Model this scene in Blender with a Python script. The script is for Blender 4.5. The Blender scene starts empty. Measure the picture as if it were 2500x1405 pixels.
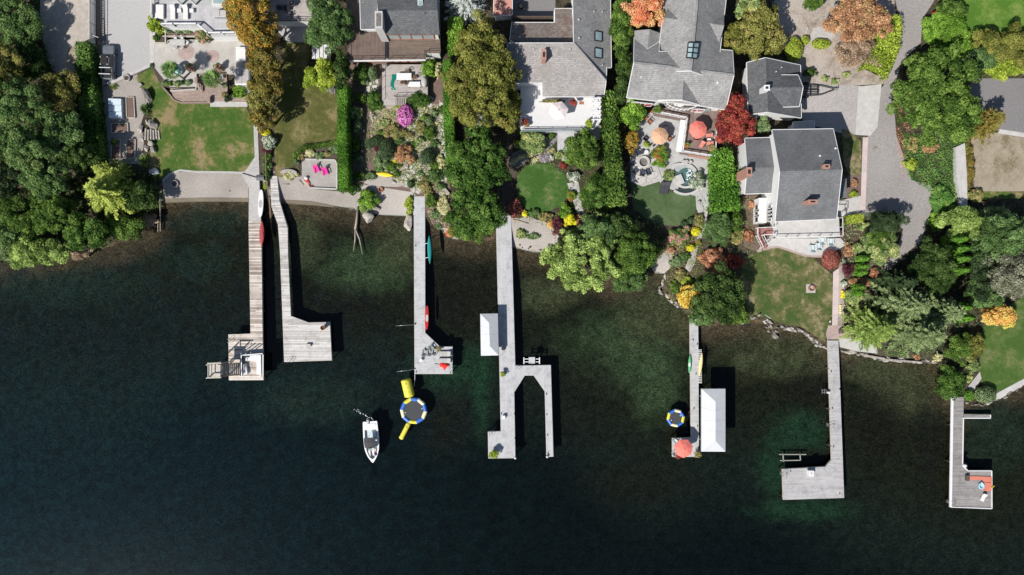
import bpy, bmesh, math, random
import numpy as np
from mathutils import Vector, Matrix
sc = bpy.context.scene
COL = sc.collection
R = math.radians
# ---------------------------------------------------------------- camera, sky, sun, exposure
H = 112.0                                   # drone height above the lake, metres
cam = bpy.data.cameras.new('camera'); camo = bpy.data.objects.new('camera', cam); COL.objects.link(camo)
camo.location = (0, 0, H); camo.rotation_euler = (0, 0, 0)
cam.angle = 2*math.atan(1250/15/H); cam.clip_end = 2000; cam.clip_start = 0.5
sc.camera = camo
w = bpy.data.worlds.new("World"); sc.world = w; w.use_nodes = True
nt = w.node_tree; nt.nodes.clear()
sky = nt.nodes.new('ShaderNodeTexSky'); sky.sky_type = 'NISHITA'; sky.sun_disc = False
sky.sun_elevation = R(46); sky.sun_rotation = R(225); sky.air_density = 1.0; sky.dust_density = 0.6
bg = nt.nodes.new('ShaderNodeBackground'); bg.inputs[1].default_value = 0.075
wo = nt.nodes.new('ShaderNodeOutputWorld')
nt.links.new(sky.outputs[0], bg.inputs[0]); nt.links.new(bg.outputs[0], wo.inputs[0])
sl = bpy.data.lights.new('sun', 'SUN'); sl.energy = 5.0; sl.angle = R(0.5); sl.color = (1, .955, .89)
so = bpy.data.objects.new('sun', sl); COL.objects.link(so); so.rotation_euler = (R(44), 0, R(-45)); so.location = (-60, -60, 90)
sc.view_settings.view_transform = 'Standard'; sc.view_settings.look = 'None'
sc.view_settings.exposure = 0.22; sc.view_settings.gamma = 1.0
sc.render.engine = 'CYCLES'
sc.cycles.max_bounces = 6; sc.cycles.diffuse_bounces = 2; sc.cycles.glossy_bounces = 2
sc.cycles.transparent_max_bounces = 12; sc.cycles.transmission_bounces = 4; sc.cycles.caustics_reflective = False
sc.cycles.caustics_refractive = False

# ---------------------------------------------------------------- where things stand
def W(px, py, z):                            # a point of the photo (2500 px wide) at a known height
    s = (H-z)/H/15
    return Vector(((px-1250)*s, (702.5-py)*s, z))
SHORE = [(-900,760),(-300,640),(0,640),(60,648),(150,640),(210,622),(300,590),(365,560),(385,500),(400,492),(500,489),(605,490),(690,493),
 (760,498),(860,506),(900,522),(985,524),(1010,532),(1060,550),(1105,580),(1160,592),(1210,582),(1250,600),(1300,612),(1350,615),
 (1400,640),(1500,692),(1560,690),(1600,662),(1612,664),(1622,690),(1612,715),(1640,738),(1680,765),(1690,790),(1740,795),(1800,790),
 (1830,782),(1868,792),(1890,822),(1915,806),(1960,812),(1995,838),(2022,856),(2060,852),(2100,864),(2150,876),(2230,882),(2290,892),
 (2300,930),(2310,972),(2350,990),(2400,992),(2440,976),(2490,942),(2530,918),(2900,860),(3400,900)]
SH = np.array([[(x-1250)/15, (702.5-y)/15] for x, y in SHORE])
def plane_h(x, y): return 0.66 + 0.025*(y-(14.2-0.205*(x+56.7)))
BEX = [(x-1250)/15 for x in (0,392,400,1005,1015,1215,1225,1350,1380,1590,1600,1625,1635,2500)]
BEW = [.9,.9,4.6,4.6,.9,.9,3.2,3.2,.9,.9,2.5,2.5,.9,.9]
def shore_d(x, y):                           # signed distance to the waterline, land positive
    x = np.atleast_1d(np.asarray(x, float)); y = np.atleast_1d(np.asarray(y, float))
    a, b = SH[:-1], SH[1:]
    d2 = np.full(x.shape, 1e18)
    for (ax, ay), (bx, by) in zip(a, b):
        ux, uy = bx-ax, by-ay
        t = np.clip(((x-ax)*ux+(y-ay)*uy)/(ux*ux+uy*uy), 0, 1)
        d2 = np.minimum(d2, (x-ax-t*ux)**2+(y-ay-t*uy)**2)
    poly = np.vstack([SH, [[400,400]], [[-400,400]]])
    ins = np.zeros(x.shape, bool); n = len(poly)
    for i in range(n):
        x1, y1 = poly[i]; x2, y2 = poly[(i+1) % n]
        if y1 == y2: continue
        c = ((y1 > y) != (y2 > y)) & (x < (x2-x1)*(y-y1)/(y2-y1)+x1)
        ins ^= c
    d = np.sqrt(d2)
    return np.where(ins, d, -d)
def terrain(x, y):
    d = shore_d(x, y); wd = np.interp(x, BEX, BEW)
    t = np.clip(d/wd, 0, 1)
    land = plane_h(np.asarray(x, float), np.asarray(y, float))*(1-(1-t)**1.6)
    m = np.minimum(-d, 60)
    bed = -(0.05+0.13*np.minimum(m, 7)+0.016*np.clip(m-7, 0, 60))
    return np.where(d > 0, land, bed)
def gz(x, y): return float(terrain([x], [y])[0])
def G(px, py, h=0.0):                        # the photo point on the ground (plus h)
    z = 1.2
    for _ in range(4):
        p = W(px, py, z+h); z = plane_h(p.x, p.y)
    if shore_d([p.x], [p.y])[0] < 5:
        for _ in range(5):
            p = W(px, py, z+h); z = gz(p.x, p.y)
    return W(px, py, z+h)
def on_plane(px, py, a, b, c):               # photo point on the plane through three points
    n = (b-a).cross(c-a); o = Vector((0, 0, H)); d = W(px, py, 0)-o
    return o + d*((a-o).dot(n)/d.dot(n))

# ---------------------------------------------------------------- objects
ORI = {}
def link(o, parent=None):
    COL.objects.link(o)
    if parent is not None: o.parent = parent
    return o
def tag(o, label, cat, group=None):
    o['label'] = label; o['category'] = cat
    if group: o['group'] = group
    return o
def thing(name, label, cat, loc=(0,0,0), rz=0, group=None):
    o = bpy.data.objects.new(name, None); COL.objects.link(o); o.empty_display_size = .3
    o.location = loc; o.rotation_euler = (0, 0, rz)
    ORI[o.name] = Vector(loc) if rz == 0 else Vector((0,0,0))
    return tag(o, label, cat, group)
def kind(o, k): o['kind'] = k; return o
def dup(root, loc, rz=0, label=None, group=None, sca=None):
    r = root.copy(); COL.objects.link(r); r.location = loc; r.rotation_euler = (0, 0, rz)
    if sca: r.scale = sca
    if label: r['label'] = label
    if group: r['group'] = group
    for ch in list(root.children):
        c = ch.copy(); COL.objects.link(c); c.parent = r
        for g in ch.children:
            d = g.copy(); COL.objects.link(d); d.parent = c
    return r
class MB:
    def __init__(s): s.v = []; s.f = []
    def add(s, vs, fs):
        o = len(s.v); s.v += [tuple(v) for v in vs]; s.f += [[i+o for i in f] for f in fs]; return s
    def prism(s, pts, z0, z1):               # pts: (x, y), z0 and z1: number, or a list per point
        n = len(pts)
        a = sum(pts[i][0]*pts[(i+1) % n][1]-pts[(i+1) % n][0]*pts[i][1] for i in range(n))
        idx = list(range(n)) if a > 0 else list(range(n))[::-1]
        g = lambda z, i: z[i] if isinstance(z, (list, tuple)) else z
        vs = [(pts[i][0], pts[i][1], g(z0, i)) for i in idx]+[(pts[i][0], pts[i][1], g(z1, i)) for i in idx]
        fs = [list(range(n))[::-1], list(range(n, 2*n))]+[[i, (i+1) % n, n+(i+1) % n, n+i] for i in range(n)]
        return s.add(vs, fs)
    def box(s, c, size, rz=0, z0=None):      # c: centre (x, y, z); z0: use bottom
        sx, sy, sz = size; cx, cy = c[0], c[1]; zb = z0 if z0 is not None else c[2]-sz/2
        ca, sa = math.cos(rz), math.sin(rz)
        p = [(cx+ca*x-sa*y, cy+sa*x+ca*y) for x, y in ((-sx/2,-sy/2),(sx/2,-sy/2),(sx/2,sy/2),(-sx/2,sy/2))]
        return s.prism(p, zb, zb+sz)
    def beam(s, p, q, wd, ht):               # bar from p to q, wd across, ht along the up side
        p, q = Vector(p), Vector(q); d = (q-p)
        if d.length < 1e-6: return s
        d = d.normalized(); up = Vector((0,0,1)) if abs(d.z) < .95 else Vector((0,1,0))
        x = d.cross(up).normalized()*wd/2; u = x.cross(d).normalized()*ht/2
        vs = [p-x-u, p+x-u, p+x+u, p-x+u, q-x-u, q+x-u, q+x+u, q-x+u]
        return s.add(vs, [[0,1,2,3],[7,6,5,4],[0,4,5,1],[1,5,6,2],[2,6,7,3],[3,7,4,0]])
    def tube(s, path, r, n=8, cap=True):
        path = [Vector(p) for p in path]; m = len(path); o = len(s.v)
        rs = r if isinstance(r, (list, tuple)) else [r]*m
        x = None
        for i, p in enumerate(path):
            d = (path[min(i+1, m-1)]-path[max(i-1, 0)]).normalized()
            if x is None: x = d.orthogonal().normalized()
            else: x = (x-d*x.dot(d)).normalized()
            y = d.cross(x)
            for k in range(n):
                a = 2*math.pi*k/n; s.v.append(tuple(p+(x*math.cos(a)+y*math.sin(a))*rs[i]))
        for i in range(m-1):
            for k in range(n):
                s.f.append([o+i*n+k, o+i*n+(k+1) % n, o+(i+1)*n+(k+1) % n, o+(i+1)*n+k])
        if cap: s.f.append([o+k for k in range(n)][::-1]); s.f.append([o+(m-1)*n+k for k in range(n)])
        return s
    def lathe(s, c, prof, n=20, sx=1, sy=1, rz=0):
        o = len(s.v); m = len(prof); ca, sa = math.cos(rz), math.sin(rz)
        for r, z in prof:
            for k in range(n):
                a = 2*math.pi*k/n; x, y = r*math.cos(a)*sx, r*math.sin(a)*sy
                s.v.append((c[0]+ca*x-sa*y, c[1]+sa*x+ca*y, c[2]+z))
        for i in range(m-1):
            for k in range(n): s.f.append([o+i*n+k, o+i*n+(k+1) % n, o+(i+1)*n+(k+1) % n, o+(i+1)*n+k])
        s.f.append([o+k for k in range(n)][::-1]); s.f.append([o+(m-1)*n+k for k in range(n)])
        return s
    def loft(s, rings, closed=True, caps=True):
        o = len(s.v); n = len(rings[0]); m = len(rings)
        for r in rings: s.v += [tuple(p) for p in r]
        for i in range(m-1):
            for k in range(n if closed else n-1):
                s.f.append([o+i*n+k, o+i*n+(k+1) % n, o+(i+1)*n+(k+1) % n, o+(i+1)*n+k])
        if caps: s.f.append([o+k for k in range(n)][::-1]); s.f.append([o+(m-1)*n+k for k in range(n)])
        return s
    def build(s, name, mat, parent=None, smooth=False, bevel=0, seg=2, label=None):
        me = bpy.data.meshes.new(name)
        org = ORI.get(parent.name, Vector((0,0,0))) if parent is not None else Vector((0,0,0))
        if parent is None and s.v:           # a thing of one mesh: origin at its foot
            a = np.array(s.v); org = Vector((a[:,0].mean(), a[:,1].mean(), a[:,2].min()))
        me.from_pydata([(x-org.x, y-org.y, z-org.z) for x, y, z in s.v], [], s.f)
        me.materials.append(mat)
        if smooth: me.polygons.foreach_set('use_smooth', [True]*len(me.polygons))
        me.update()
        o = bpy.data.objects.new(name, me); link(o, parent); ORI[o.name] = org
        if parent is None: o.location = org
        if bevel:
            b = o.modifiers.new('bevel', 'BEVEL'); b.width = bevel; b.segments = seg; b.limit_method = 'ANGLE'
        if label: o['label'] = label
        return o

# ---------------------------------------------------------------- materials
MATS = {}
def N(t, ty, **kw):
    n = t.nodes.new('ShaderNode'+ty)
    for k, v in kw.items():
        if k.startswith('i_'): n.inputs[k[2:].replace('_', ' ')].default_value = v
        elif k[0] == 'n' and k[1:].isdigit(): n.inputs[int(k[1:])].default_value = v
        else: setattr(n, k, v)
    return n
def new_mat(name):
    m = bpy.data.materials.new(name); m.use_nodes = True; t = m.node_tree; t.nodes.clear()
    out = N(t, 'OutputMaterial'); p = N(t, 'BsdfPrincipled'); t.links.new(p.outputs[0], out.inputs[0])
    MATS[name] = m
    return m, t, p
def c4(c, k=1): return (min(c[0]*k, 1), min(c[1]*k, 1), min(c[2]*k, 1), 1)
def ramp(t, stops, interp='LINEAR'):
    r = N(t, 'ValToRGB'); cr = r.color_ramp; cr.interpolation = interp
    while len(cr.elements) > 1: cr.elements.remove(cr.elements[0])
    cr.elements[0].position = stops[0][0]; cr.elements[0].color = c4(stops[0][1])
    for p, c in stops[1:]:
        e = cr.elements.new(p); e.color = c4(c)
    return r
def mixc(t, fac, a, b, mode='MIX'):
    m = N(t, 'Mix', data_type='RGBA', blend_type=mode)
    for s, k in ((fac, 0), (a, 6), (b, 7)):
        if hasattr(s, 'links') or hasattr(s, 'is_linked'): t.links.new(s, m.inputs[k])
        else: m.inputs[k].default_value = s if k == 0 else c4(s)
    return m.outputs[2]
def pos(t): return N(t, 'TexCoord').outputs['Object']
def noise(t, vec, scale, detail=3, rough=.6, dist=0):
    n = N(t, 'TexNoise', i_Scale=scale, i_Detail=detail, i_Roughness=rough, i_Distortion=dist)
    t.links.new(vec, n.inputs['Vector']); return n.outputs['Fac']
def bumpn(t, p, h, strength=.3, dist=.02):
    b = N(t, 'Bump', i_Strength=strength, i_Distance=dist); t.links.new(h, b.inputs['Height']); t.links.new(b.outputs[0], p.inputs['Normal'])
def mat(name, c, var=.18, scale=4, rough=.75, c2=None, bump=.15, metal=0, spec=.35, big=.25, coat=0):
    """painted, stone, plastic or cloth surface: two scales of mottling"""
    if name in MATS: return MATS[name]
    m, t, p = new_mat(name); v = pos(t)
    f1 = noise(t, v, scale, 4, .65); f2 = noise(t, v, big, 3, .5)
    lo, hi = (tuple(x*(1-var) for x in c), tuple(min(1, x*(1+var)) for x in c)) if c2 is None else (c, c2)
    r = ramp(t, [(.3, lo), (.7, hi)]); t.links.new(f1, r.inputs[0])
    r2 = ramp(t, [(.3, (1-var*.6,)*3), (.7, (1,)*3)]); t.links.new(f2, r2.inputs[0])
    col = mixc(t, 1.0, r.outputs[0], r2.outputs[0], 'MULTIPLY')
    t.links.new(col, p.inputs['Base Color'])
    p.inputs['Roughness'].default_value = rough; p.inputs['Metallic'].default_value = metal
    p.inputs['Specular IOR Level'].default_value = spec; p.inputs['Coat Weight'].default_value = coat
    if bump: bumpn(t, p, f1, bump)
    return m
def planks(name, a, b, width=.16, ang=0, gap=.06, gapc=(.06,.055,.05), patch=.35, rough=.75, length=4.5):
    """boards laid across the direction ang; every board has its own tone"""
    m, t, p = new_mat(name); v = pos(t)
    mp = N(t, 'Mapping'); mp.inputs['Rotation'].default_value = (0, 0, ang); t.links.new(v, mp.inputs[0])
    sx = N(t, 'SeparateXYZ'); t.links.new(mp.outputs[0], sx.inputs[0])
    d = N(t, 'Math', operation='DIVIDE', n1=width); t.links.new(sx.outputs[1], d.inputs[0])
    fl = N(t, 'Math', operation='FLOOR'); t.links.new(d.outputs[0], fl.inputs[0])
    fr = N(t, 'Math', operation='FRACT'); t.links.new(d.outputs[0], fr.inputs[0])
    # staggered board ends
    wn0 = N(t, 'TexWhiteNoise', noise_dimensions='1D'); t.links.new(fl.outputs[0], wn0.inputs['W'])
    xo = N(t, 'Math', operation='MULTIPLY_ADD', n1=1/length); t.links.new(sx.outputs[0], xo.inputs[0]); t.links.new(wn0.outputs[0], xo.inputs[2])
    xf = N(t, 'Math', operation='FLOOR'); t.links.new(xo.outputs[0], xf.inputs[0])
    cb = N(t, 'CombineXYZ'); t.links.new(fl.outputs[0], cb.inputs[0]); t.links.new(xf.outputs[0], cb.inputs[1])
    wn = N(t, 'TexWhiteNoise', noise_dimensions='3D'); t.links.new(cb.outputs[0], wn.inputs['Vector'])
    f = noise(t, v, .5, 4, .6)
    mp2 = N(t, 'Mapping'); mp2.inputs['Scale'].default_value = (1.2, 14, 1); t.links.new(mp.outputs[0], mp2.inputs[0])
    g = noise(t, mp2.outputs[0], 1.5, 4, .7)
    ma = N(t, 'Math', operation='MULTIPLY_ADD', n1=1-patch); t.links.new(wn.outputs[0], ma.inputs[0])
    mb = N(t, 'Math', operation='MULTIPLY', n1=patch); t.links.new(f, mb.inputs[0]); t.links.new(mb.outputs[0], ma.inputs[2])
    col = mixc(t, ma.outputs[0], a, b)
    r = ramp(t, [(.3, (.72,)*3), (.65, (1,)*3)]); t.links.new(g, r.inputs[0])
    col = mixc(t, .8, col, r.outputs[0], 'MULTIPLY')
    s_ = ramp(t, [(.34, (.74,)*3), (.52, (1,)*3)]); t.links.new(noise(t, v, .9, 5, .7, .6), s_.inputs[0]); col = mixc(t, 1.0, col, s_.outputs[0], 'MULTIPLY')
    gp = N(t, 'Math', operation='LESS_THAN', n1=gap); t.links.new(fr.outputs[0], gp.inputs[0])
    col = mixc(t, gp.outputs[0], col, gapc)
    t.links.new(col, p.inputs['Base Color']); p.inputs['Roughness'].default_value = rough; p.inputs['Specular IOR Level'].default_value = .25
    return m
def pavers(name, a, b, w_=.5, h_=.3, mortar=.02, mc=(.2,.19,.18), ang=0, offset=.5, var=.4):
    m, t, p = new_mat(name); v = pos(t)
    mp = N(t, 'Mapping'); mp.inputs['Rotation'].default_value = (0, 0, ang); t.links.new(v, mp.inputs[0])
    br = N(t, 'TexBrick', offset=offset, i_Scale=1.0, i_Mortar_Size=mortar, i_Brick_Width=w_, i_Row_Height=h_, i_Color1=c4(a), i_Color2=c4(b), i_Mortar=c4(mc))
    t.links.new(mp.outputs[0], br.inputs['Vector'])
    f = noise(t, v, .6, 4, .65); r = ramp(t, [(.3, (1-var*.6,)*3), (.7, (1,)*3)]); t.links.new(f, r.inputs[0])
    t.links.new(mixc(t, 1.0, br.outputs[0], r.outputs[0], 'MULTIPLY'), p.inputs['Base Color'])
    p.inputs['Roughness'].default_value = .85; p.inputs['Specular IOR Level'].default_value = .2
    return m
def flags(name, a, b, grout, scale=1.1, edge=.06):
    m, t, p = new_mat(name); v = pos(t)
    n0 = N(t, 'TexNoise', i_Scale=1.2); t.links.new(v, n0.inputs['Vector'])
    vv = mixc(t, .12, v, n0.outputs['Color'])
    vo = N(t, 'TexVoronoi', feature='DISTANCE_TO_EDGE', i_Scale=scale); t.links.new(vv, vo.inputs['Vector'])
    vc = N(t, 'TexVoronoi', feature='F1', i_Scale=scale); t.links.new(vv, vc.inputs['Vector'])
    s = N(t, 'SeparateColor'); t.links.new(vc.outputs['Color'], s.inputs[0])
    col = mixc(t, s.outputs[0], a, b)
    f = noise(t, v, 5, 4, .7); r = ramp(t, [(.3, (.75,)*3), (.7, (1,)*3)]); t.links.new(f, r.inputs[0])
    col = mixc(t, 1.0, col, r.outputs[0], 'MULTIPLY')
    lt = N(t, 'Math', operation='LESS_THAN', n1=edge); t.links.new(vo.outputs[0], lt.inputs[0])
    t.links.new(mixc(t, lt.outputs[0], col, grout), p.inputs['Base Color'])
    p.inputs['Roughness'].default_value = .85; p.inputs['Specular IOR Level'].default_value = .2
    return m
def lawnm(name, green, green2, dry, amount=.5, scale=.35):
    m, t, p = new_mat(name); v = pos(t)
    a = noise(t, v, scale, 5, .62, .3); b = noise(t, v, 1.6, 4, .7, .4); c = noise(t, v, 9, 3, .7)
    r = ramp(t, [(amount-.07, green), (amount+.015, green2), (amount+.11, dry)])
    ad = N(t, 'Math', operation='MULTIPLY_ADD', n1=.35); t.links.new(b, ad.inputs[0])
    m2 = N(t, 'Math', operation='MULTIPLY', n1=.65); t.links.new(a, m2.inputs[0]); t.links.new(m2.outputs[0], ad.inputs[2])
    t.links.new(ad.outputs[0], r.inputs[0])
    r2 = ramp(t, [(.3, (.5,)*3), (.7, (1.15,)*3)]); t.links.new(c, r2.inputs[0])
    t.links.new(mixc(t, 1.0, r.outputs[0], r2.outputs[0], 'MULTIPLY'), p.inputs['Base Color'])
    p.inputs['Roughness'].default_value = 1; p.inputs['Specular IOR Level'].default_value = .05
    bumpn(t, p, c, .6, .06)
    return m
def shingle(name, a, b, moss=None, course=.9, ang=0):
    m, t, p = new_mat(name); v = pos(t)
    mp = N(t, 'Mapping'); mp.inputs['Rotation'].default_value = (0, 0, ang); t.links.new(v, mp.inputs[0])
    br = N(t, 'TexBrick', offset=.5, i_Scale=1.0, i_Mortar_Size=.012, i_Brick_Width=.34, i_Row_Height=.26, i_Color1=c4(a), i_Color2=c4(b), i_Mortar=c4(a, .5), i_Bias=0.0)
    t.links.new(mp.outputs[0], br.inputs['Vector'])
    f = noise(t, v, 3.5, 5, .75); r = ramp(t, [(.3, (.62,)*3), (.68, (1.12,)*3)]); t.links.new(f, r.inputs[0])
    col = mixc(t, course, br.outputs[0], r.outputs[0], 'MULTIPLY')
    g = noise(t, v, .33, 4, .6)
    r2 = ramp(t, [(.35, (.78,)*3), (.65, (1,)*3)]); t.links.new(g, r2.inputs[0]); col = mixc(t, 1.0, col, r2.outputs[0], 'MULTIPLY')
    if moss:
        g2 = noise(t, v, .5, 5, .7, .5); r3 = ramp(t, [(.5, (0,)*3), (.68, (1,)*3)]); t.links.new(g2, r3.inputs[0])
        col = mixc(t, r3.outputs[0], col, moss)
    t.links.new(col, p.inputs['Base Color']); p.inputs['Roughness'].default_value = .9; p.inputs['Specular IOR Level'].default_value = .2
    bumpn(t, p, f, .4, .03)
    return m
def leafm(key, lo, mid, hi, acc=None, frac=0):
    """leaves: tone of every leaf from its own attribute; light passes through them"""
    m = bpy.data.materials.new('leaf_'+key); m.use_nodes = True; t = m.node_tree; t.nodes.clear(); MATS['leaf_'+key] = m
    g = lambda c, k: tuple(min(.9, x*k) for x in c)
    lo, mid, hi, acc = g(lo, .85), g(mid, 1.4), g(hi, 1.9), acc and g(acc, 1.15)
    out = N(t, 'OutputMaterial'); at = N(t, 'Attribute', attribute_name='tone')
    st = [(0, lo), (.45, mid), (.92, hi)] if not acc else [(0, lo), (.45*(1-frac), mid), ((1-frac)*.98, hi), (1-frac, acc)]
    r = ramp(t, st); t.links.new(at.outputs['Fac'], r.inputs[0])
    d = N(t, 'BsdfPrincipled'); d.inputs['Roughness'].default_value = .6; d.inputs['Specular IOR Level'].default_value = .1
    tr = N(t, 'BsdfTranslucent'); mx = N(t, 'MixShader', n0=.3)
    t.links.new(r.outputs[0], d.inputs['Base Color']); t.links.new(r.outputs[0], tr.inputs[0])
    t.links.new(d.outputs[0], mx.inputs[1]); t.links.new(tr.outputs[0], mx.inputs[2]); t.links.new(mx.outputs[0], out.inputs[0])
    return m
# ---------------------------------------------------------------- palette
mat('white_paint', (.68,.68,.675), .06, 3, .55, bump=.05)
mat('terrace_white', (.62,.615,.62), .06, 3, .7, bump=.05)
mat('white_wall', (.66,.66,.65), .06, 2, .7, bump=.05)
mat('glass_dark', (.02,.03,.035), .2, 1, .08, bump=0, spec=.6)
mat('glass_pale', (.30,.40,.42), .25, .8, .1, bump=0, spec=.6)
mat('black_metal', (.018,.018,.02), .2, 5, .45, bump=0)
mat('grey_metal', (.42,.43,.44), .12, 5, .35, metal=.6, bump=0)
mat('concrete', (.42,.405,.39), .16, 2.2, .9)
mat('concrete_pale', (.47,.455,.44), .12, 1.5, .9)
mat('wet_gravel', (.15,.12,.085), .4, 9, .7)
mat('asphalt', (.30,.28,.27), .25, 5, .92, big=.12)
mat('drive_paving', (.375,.35,.338), .2, 4, .92, big=.3)
mat('asphalt_dark', (.20,.19,.19), .18, 5, .92, big=.15)
mat('court', (.40,.39,.385), .13, 6, .92, big=.1)
mat('dirt', (.34,.295,.255), .3, 1.6, .95, c2=(.46,.42,.375), bump=.3, big=.12)
mat('soil', (.085,.062,.05), .35, 4, .95, bump=.5)
mat('bark_mulch', (.17,.115,.095), .35, 5, .95, bump=.5)
mat('gravel', (.335,.305,.275), .38, 11, .95, bump=.6)
mat('gravel_pale', (.40,.365,.335), .33, 11, .95, bump=.6)
mat('rock', (.27,.25,.225), .45, 2.5, .9, bump=.6)
mat('rock_pale', (.40,.365,.33), .4, 2.5, .9, bump=.6)
mat('rock_blue', (.26,.31,.34), .3, 2.5, .9, bump=.6)
mat('rock_dark', (.17,.155,.14), .4, 2.5, .9, bump=.6)
mat('driftwood', (.30,.25,.20), .4, 4, .9, c2=(.42,.37,.31), bump=.5)
mat('timber', (.30,.215,.15), .25, 4, .8)
mat('timber_dark', (.10,.075,.06), .3, 4, .8)
mat('timber_pale', (.50,.46,.40), .2, 4, .8)
mat('bark', (.10,.08,.065), .4, 5, .95, bump=.6)
mat('bark_pale', (.42,.39,.36), .3, 4, .95, bump=.5)
mat('brick_red', (.40,.215,.165), .2, 6, .9)
mat('terracotta', (.34,.15,.085), .2, 4, .8)
mat('red_tile', (.48,.23,.185), .15, 3, .85)
mat('mahogany', (.30,.135,.115), .2, 3, .7)
mat('orange_trim', (.42,.13,.055), .15, 3, .6)
mat('cushion_white', (.68,.66,.64), .06, 5, .85)
mat('cushion_coral', (.60,.24,.20), .12, 5, .85)
mat('cushion_dark', (.055,.055,.065), .2, 5, .8)
mat('wicker', (.15,.085,.055), .3, 9, .8)
mat('grey_plastic', (.27,.285,.28), .1, 4, .5, bump=0)
mat('navy', (.045,.055,.075), .2, 4, .6)
mat('pink_plastic', (.85,.055,.38), .06, 4, .45, bump=0)
mat('coral_cloth', (.78,.20,.155), .1, 3, .85)
mat('tan_cloth', (.62,.37,.235), .1, 3, .85)
mat('blush_cloth', (.76,.65,.63), .06, 3, .85)
mat('red_cloth', (.75,.03,.022), .15, 3, .8)
mat('teal_plastic', (.02,.24,.24), .12, 3, .35, bump=0)
mat('red_plastic', (.62,.045,.05), .12, 3, .35, bump=0)
mat('dusky_red', (.36,.06,.065), .15, 3, .5, bump=0)
mat('yellow_plastic', (.85,.60,.03), .1, 3, .35, bump=0)
mat('cream_plastic', (.80,.66,.32), .1, 3, .4, bump=0)
mat('green_plastic', (.10,.38,.16), .2, 3, .35, bump=0)
mat('yellow_vinyl', (.70,.62,.07), .1, 3, .35, bump=0)
mat('pale_vinyl', (.80,.74,.45), .08, 3, .4, bump=0)
mat('blue_vinyl', (.05,.16,.55), .12, 3, .35, bump=0)
mat('trampoline_mat', (.055,.057,.062), .15, 6, .8)
mat('putting_green', (0.0,.16,.11), .08, 6, .9)
mat('pale_blue_cloth', (.60,.70,.76), .08, 2, .8)
mat('blue_seat', (.33,.52,.62), .12, 2, .6)
mat('canopy_vinyl', (.53,.545,.565), .05, 1.2, .55, bump=.03)
mat('truck_paint', (.14,.155,.17), .1, 2, .3, bump=0, coat=.5)
mat('rubber', (.02,.02,.02), .2, 6, .8)
mat('boat_gel', (.80,.80,.79), .05, 2, .25, bump=0, coat=.4)
mat('boat_floor', (.50,.58,.60), .1, 3, .6, bump=0)
mat('wake_foam', (.8,.82,.82), .1, 3, .6, bump=0)
mat('orange_mat', (.58,.19,.13), .08, 3, .7)
mat('red_flower', (.6,.03,.03), .2, 5, .8)
mat('plum_cloth', (.10,.05,.11), .3, 5, .8)
mat('brown_strip', (.26,.195,.155), .2, 3, .9)
planks('dock_wood', (.22,.165,.125), (.82,.75,.68), .24, 0, .06, (.10,.085,.075), .22, length=9)
planks('dock_grey_wood', (.37,.345,.32), (.72,.70,.675), .2, 0, .06, (.17,.16,.15), .2, length=9)
planks('dock_silver', (.37,.36,.36), (.52,.51,.51), .16, 0, .06, (.30,.29,.29), .35)
planks('dock_weathered', (.22,.205,.20), (.37,.35,.34), .16, 0, .07, (.10,.095,.09), .35)
planks('dock_white', (.45,.45,.46), (.535,.535,.545), .15, 0, .06, (.46,.46,.47), .3, rough=.6)
planks('dock_white_long', (.45,.45,.46), (.535,.535,.545), .15, R(90), .06, (.47,.47,.48), .3, rough=.6)
planks('dock_white_b', (.44,.44,.445), (.55,.545,.54), .34, 0, .05, (.42,.42,.42), .2, rough=.6)
planks('deck_brown', (.125,.09,.072), (.21,.155,.13), .15, R(90), .08, (.09,.07,.06), .4)
planks('deck_brown_b', (.13,.095,.075), (.225,.175,.14), .15, 0, .08, (.10,.08,.07), .4)
planks('deck_taupe', (.38,.335,.31), (.48,.44,.41), .15, 0, .05, (.24,.21,.20), .4)
planks('deck_umber', (.20,.145,.125), (.27,.205,.18), .15, R(90), .05, (.12,.09,.08), .4)
planks('slat_white', (.66,.66,.68), (.74,.74,.75), .3, 0, .04, (.4,.4,.42), .3)
pavers('tile_grey', (.47,.465,.475), (.53,.525,.535), .6, .6, .012, (.33,.33,.34), offset=0)
pavers('paver_beige', (.45,.425,.39), (.50,.475,.44), 1.0, .8, .012, (.43,.40,.37))
pavers('paver_brown', (.33,.245,.205), (.42,.325,.28), .45, .24, .02, (.20,.155,.13))
pavers('paver_grey', (.37,.345,.32), (.43,.405,.38), .35, .2, .014, (.27,.25,.235))
pavers('paver_pink', (.56,.465,.445), (.60,.50,.48), 1.4, 2.2, .012, (.42,.35,.33), offset=0)
pavers('slab_grey', (.41,.41,.405), (.48,.475,.465), 1.0, .8, .018, (.35,.35,.34), R(40))
pavers('brick_path', (.43,.32,.285), (.50,.385,.35), .3, .15, .02, (.30,.24,.22))
flags('flagstone', (.46,.435,.40), (.60,.575,.545), (.10,.12,.055), 1.25, .075)
flags('flagstone_tight', (.46,.44,.41), (.60,.58,.555), (.28,.27,.25), 1.0, .03)
lawnm('lawn_green', (.066,.138,.026), (.120,.168,.042), (.324,.252,.132), .49)
lawnm('lawn_olive', (.102,.114,.034), (.156,.150,.054), (.282,.234,.114), .5)
lawnm('lawn_deep', (.058,.135,.028), (.09,.17,.045), (.21,.23,.10), .53)
lawnm('lawn_patchy', (.072,.120,.034), (.150,.156,.060), (.348,.282,.174), .5)
lawnm('lawn_mown', (.075,.14,.032), (.115,.175,.05), (.22,.22,.10), .52)
lawnm('turf', (.082,.135,.055), (.105,.16,.07), (.135,.19,.09), .5)
lawnm('grass_rank', (.096,.204,.030), (.156,.264,.048), (.264,.312,.096), .55)
lawnm('grass_straw', (.24,.20,.125), (.36,.305,.22), (.43,.37,.285), .44)
lawnm('bare_yard', (.288,.240,.192), (.432,.372,.318), (.528,.468,.414), .45)
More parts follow.
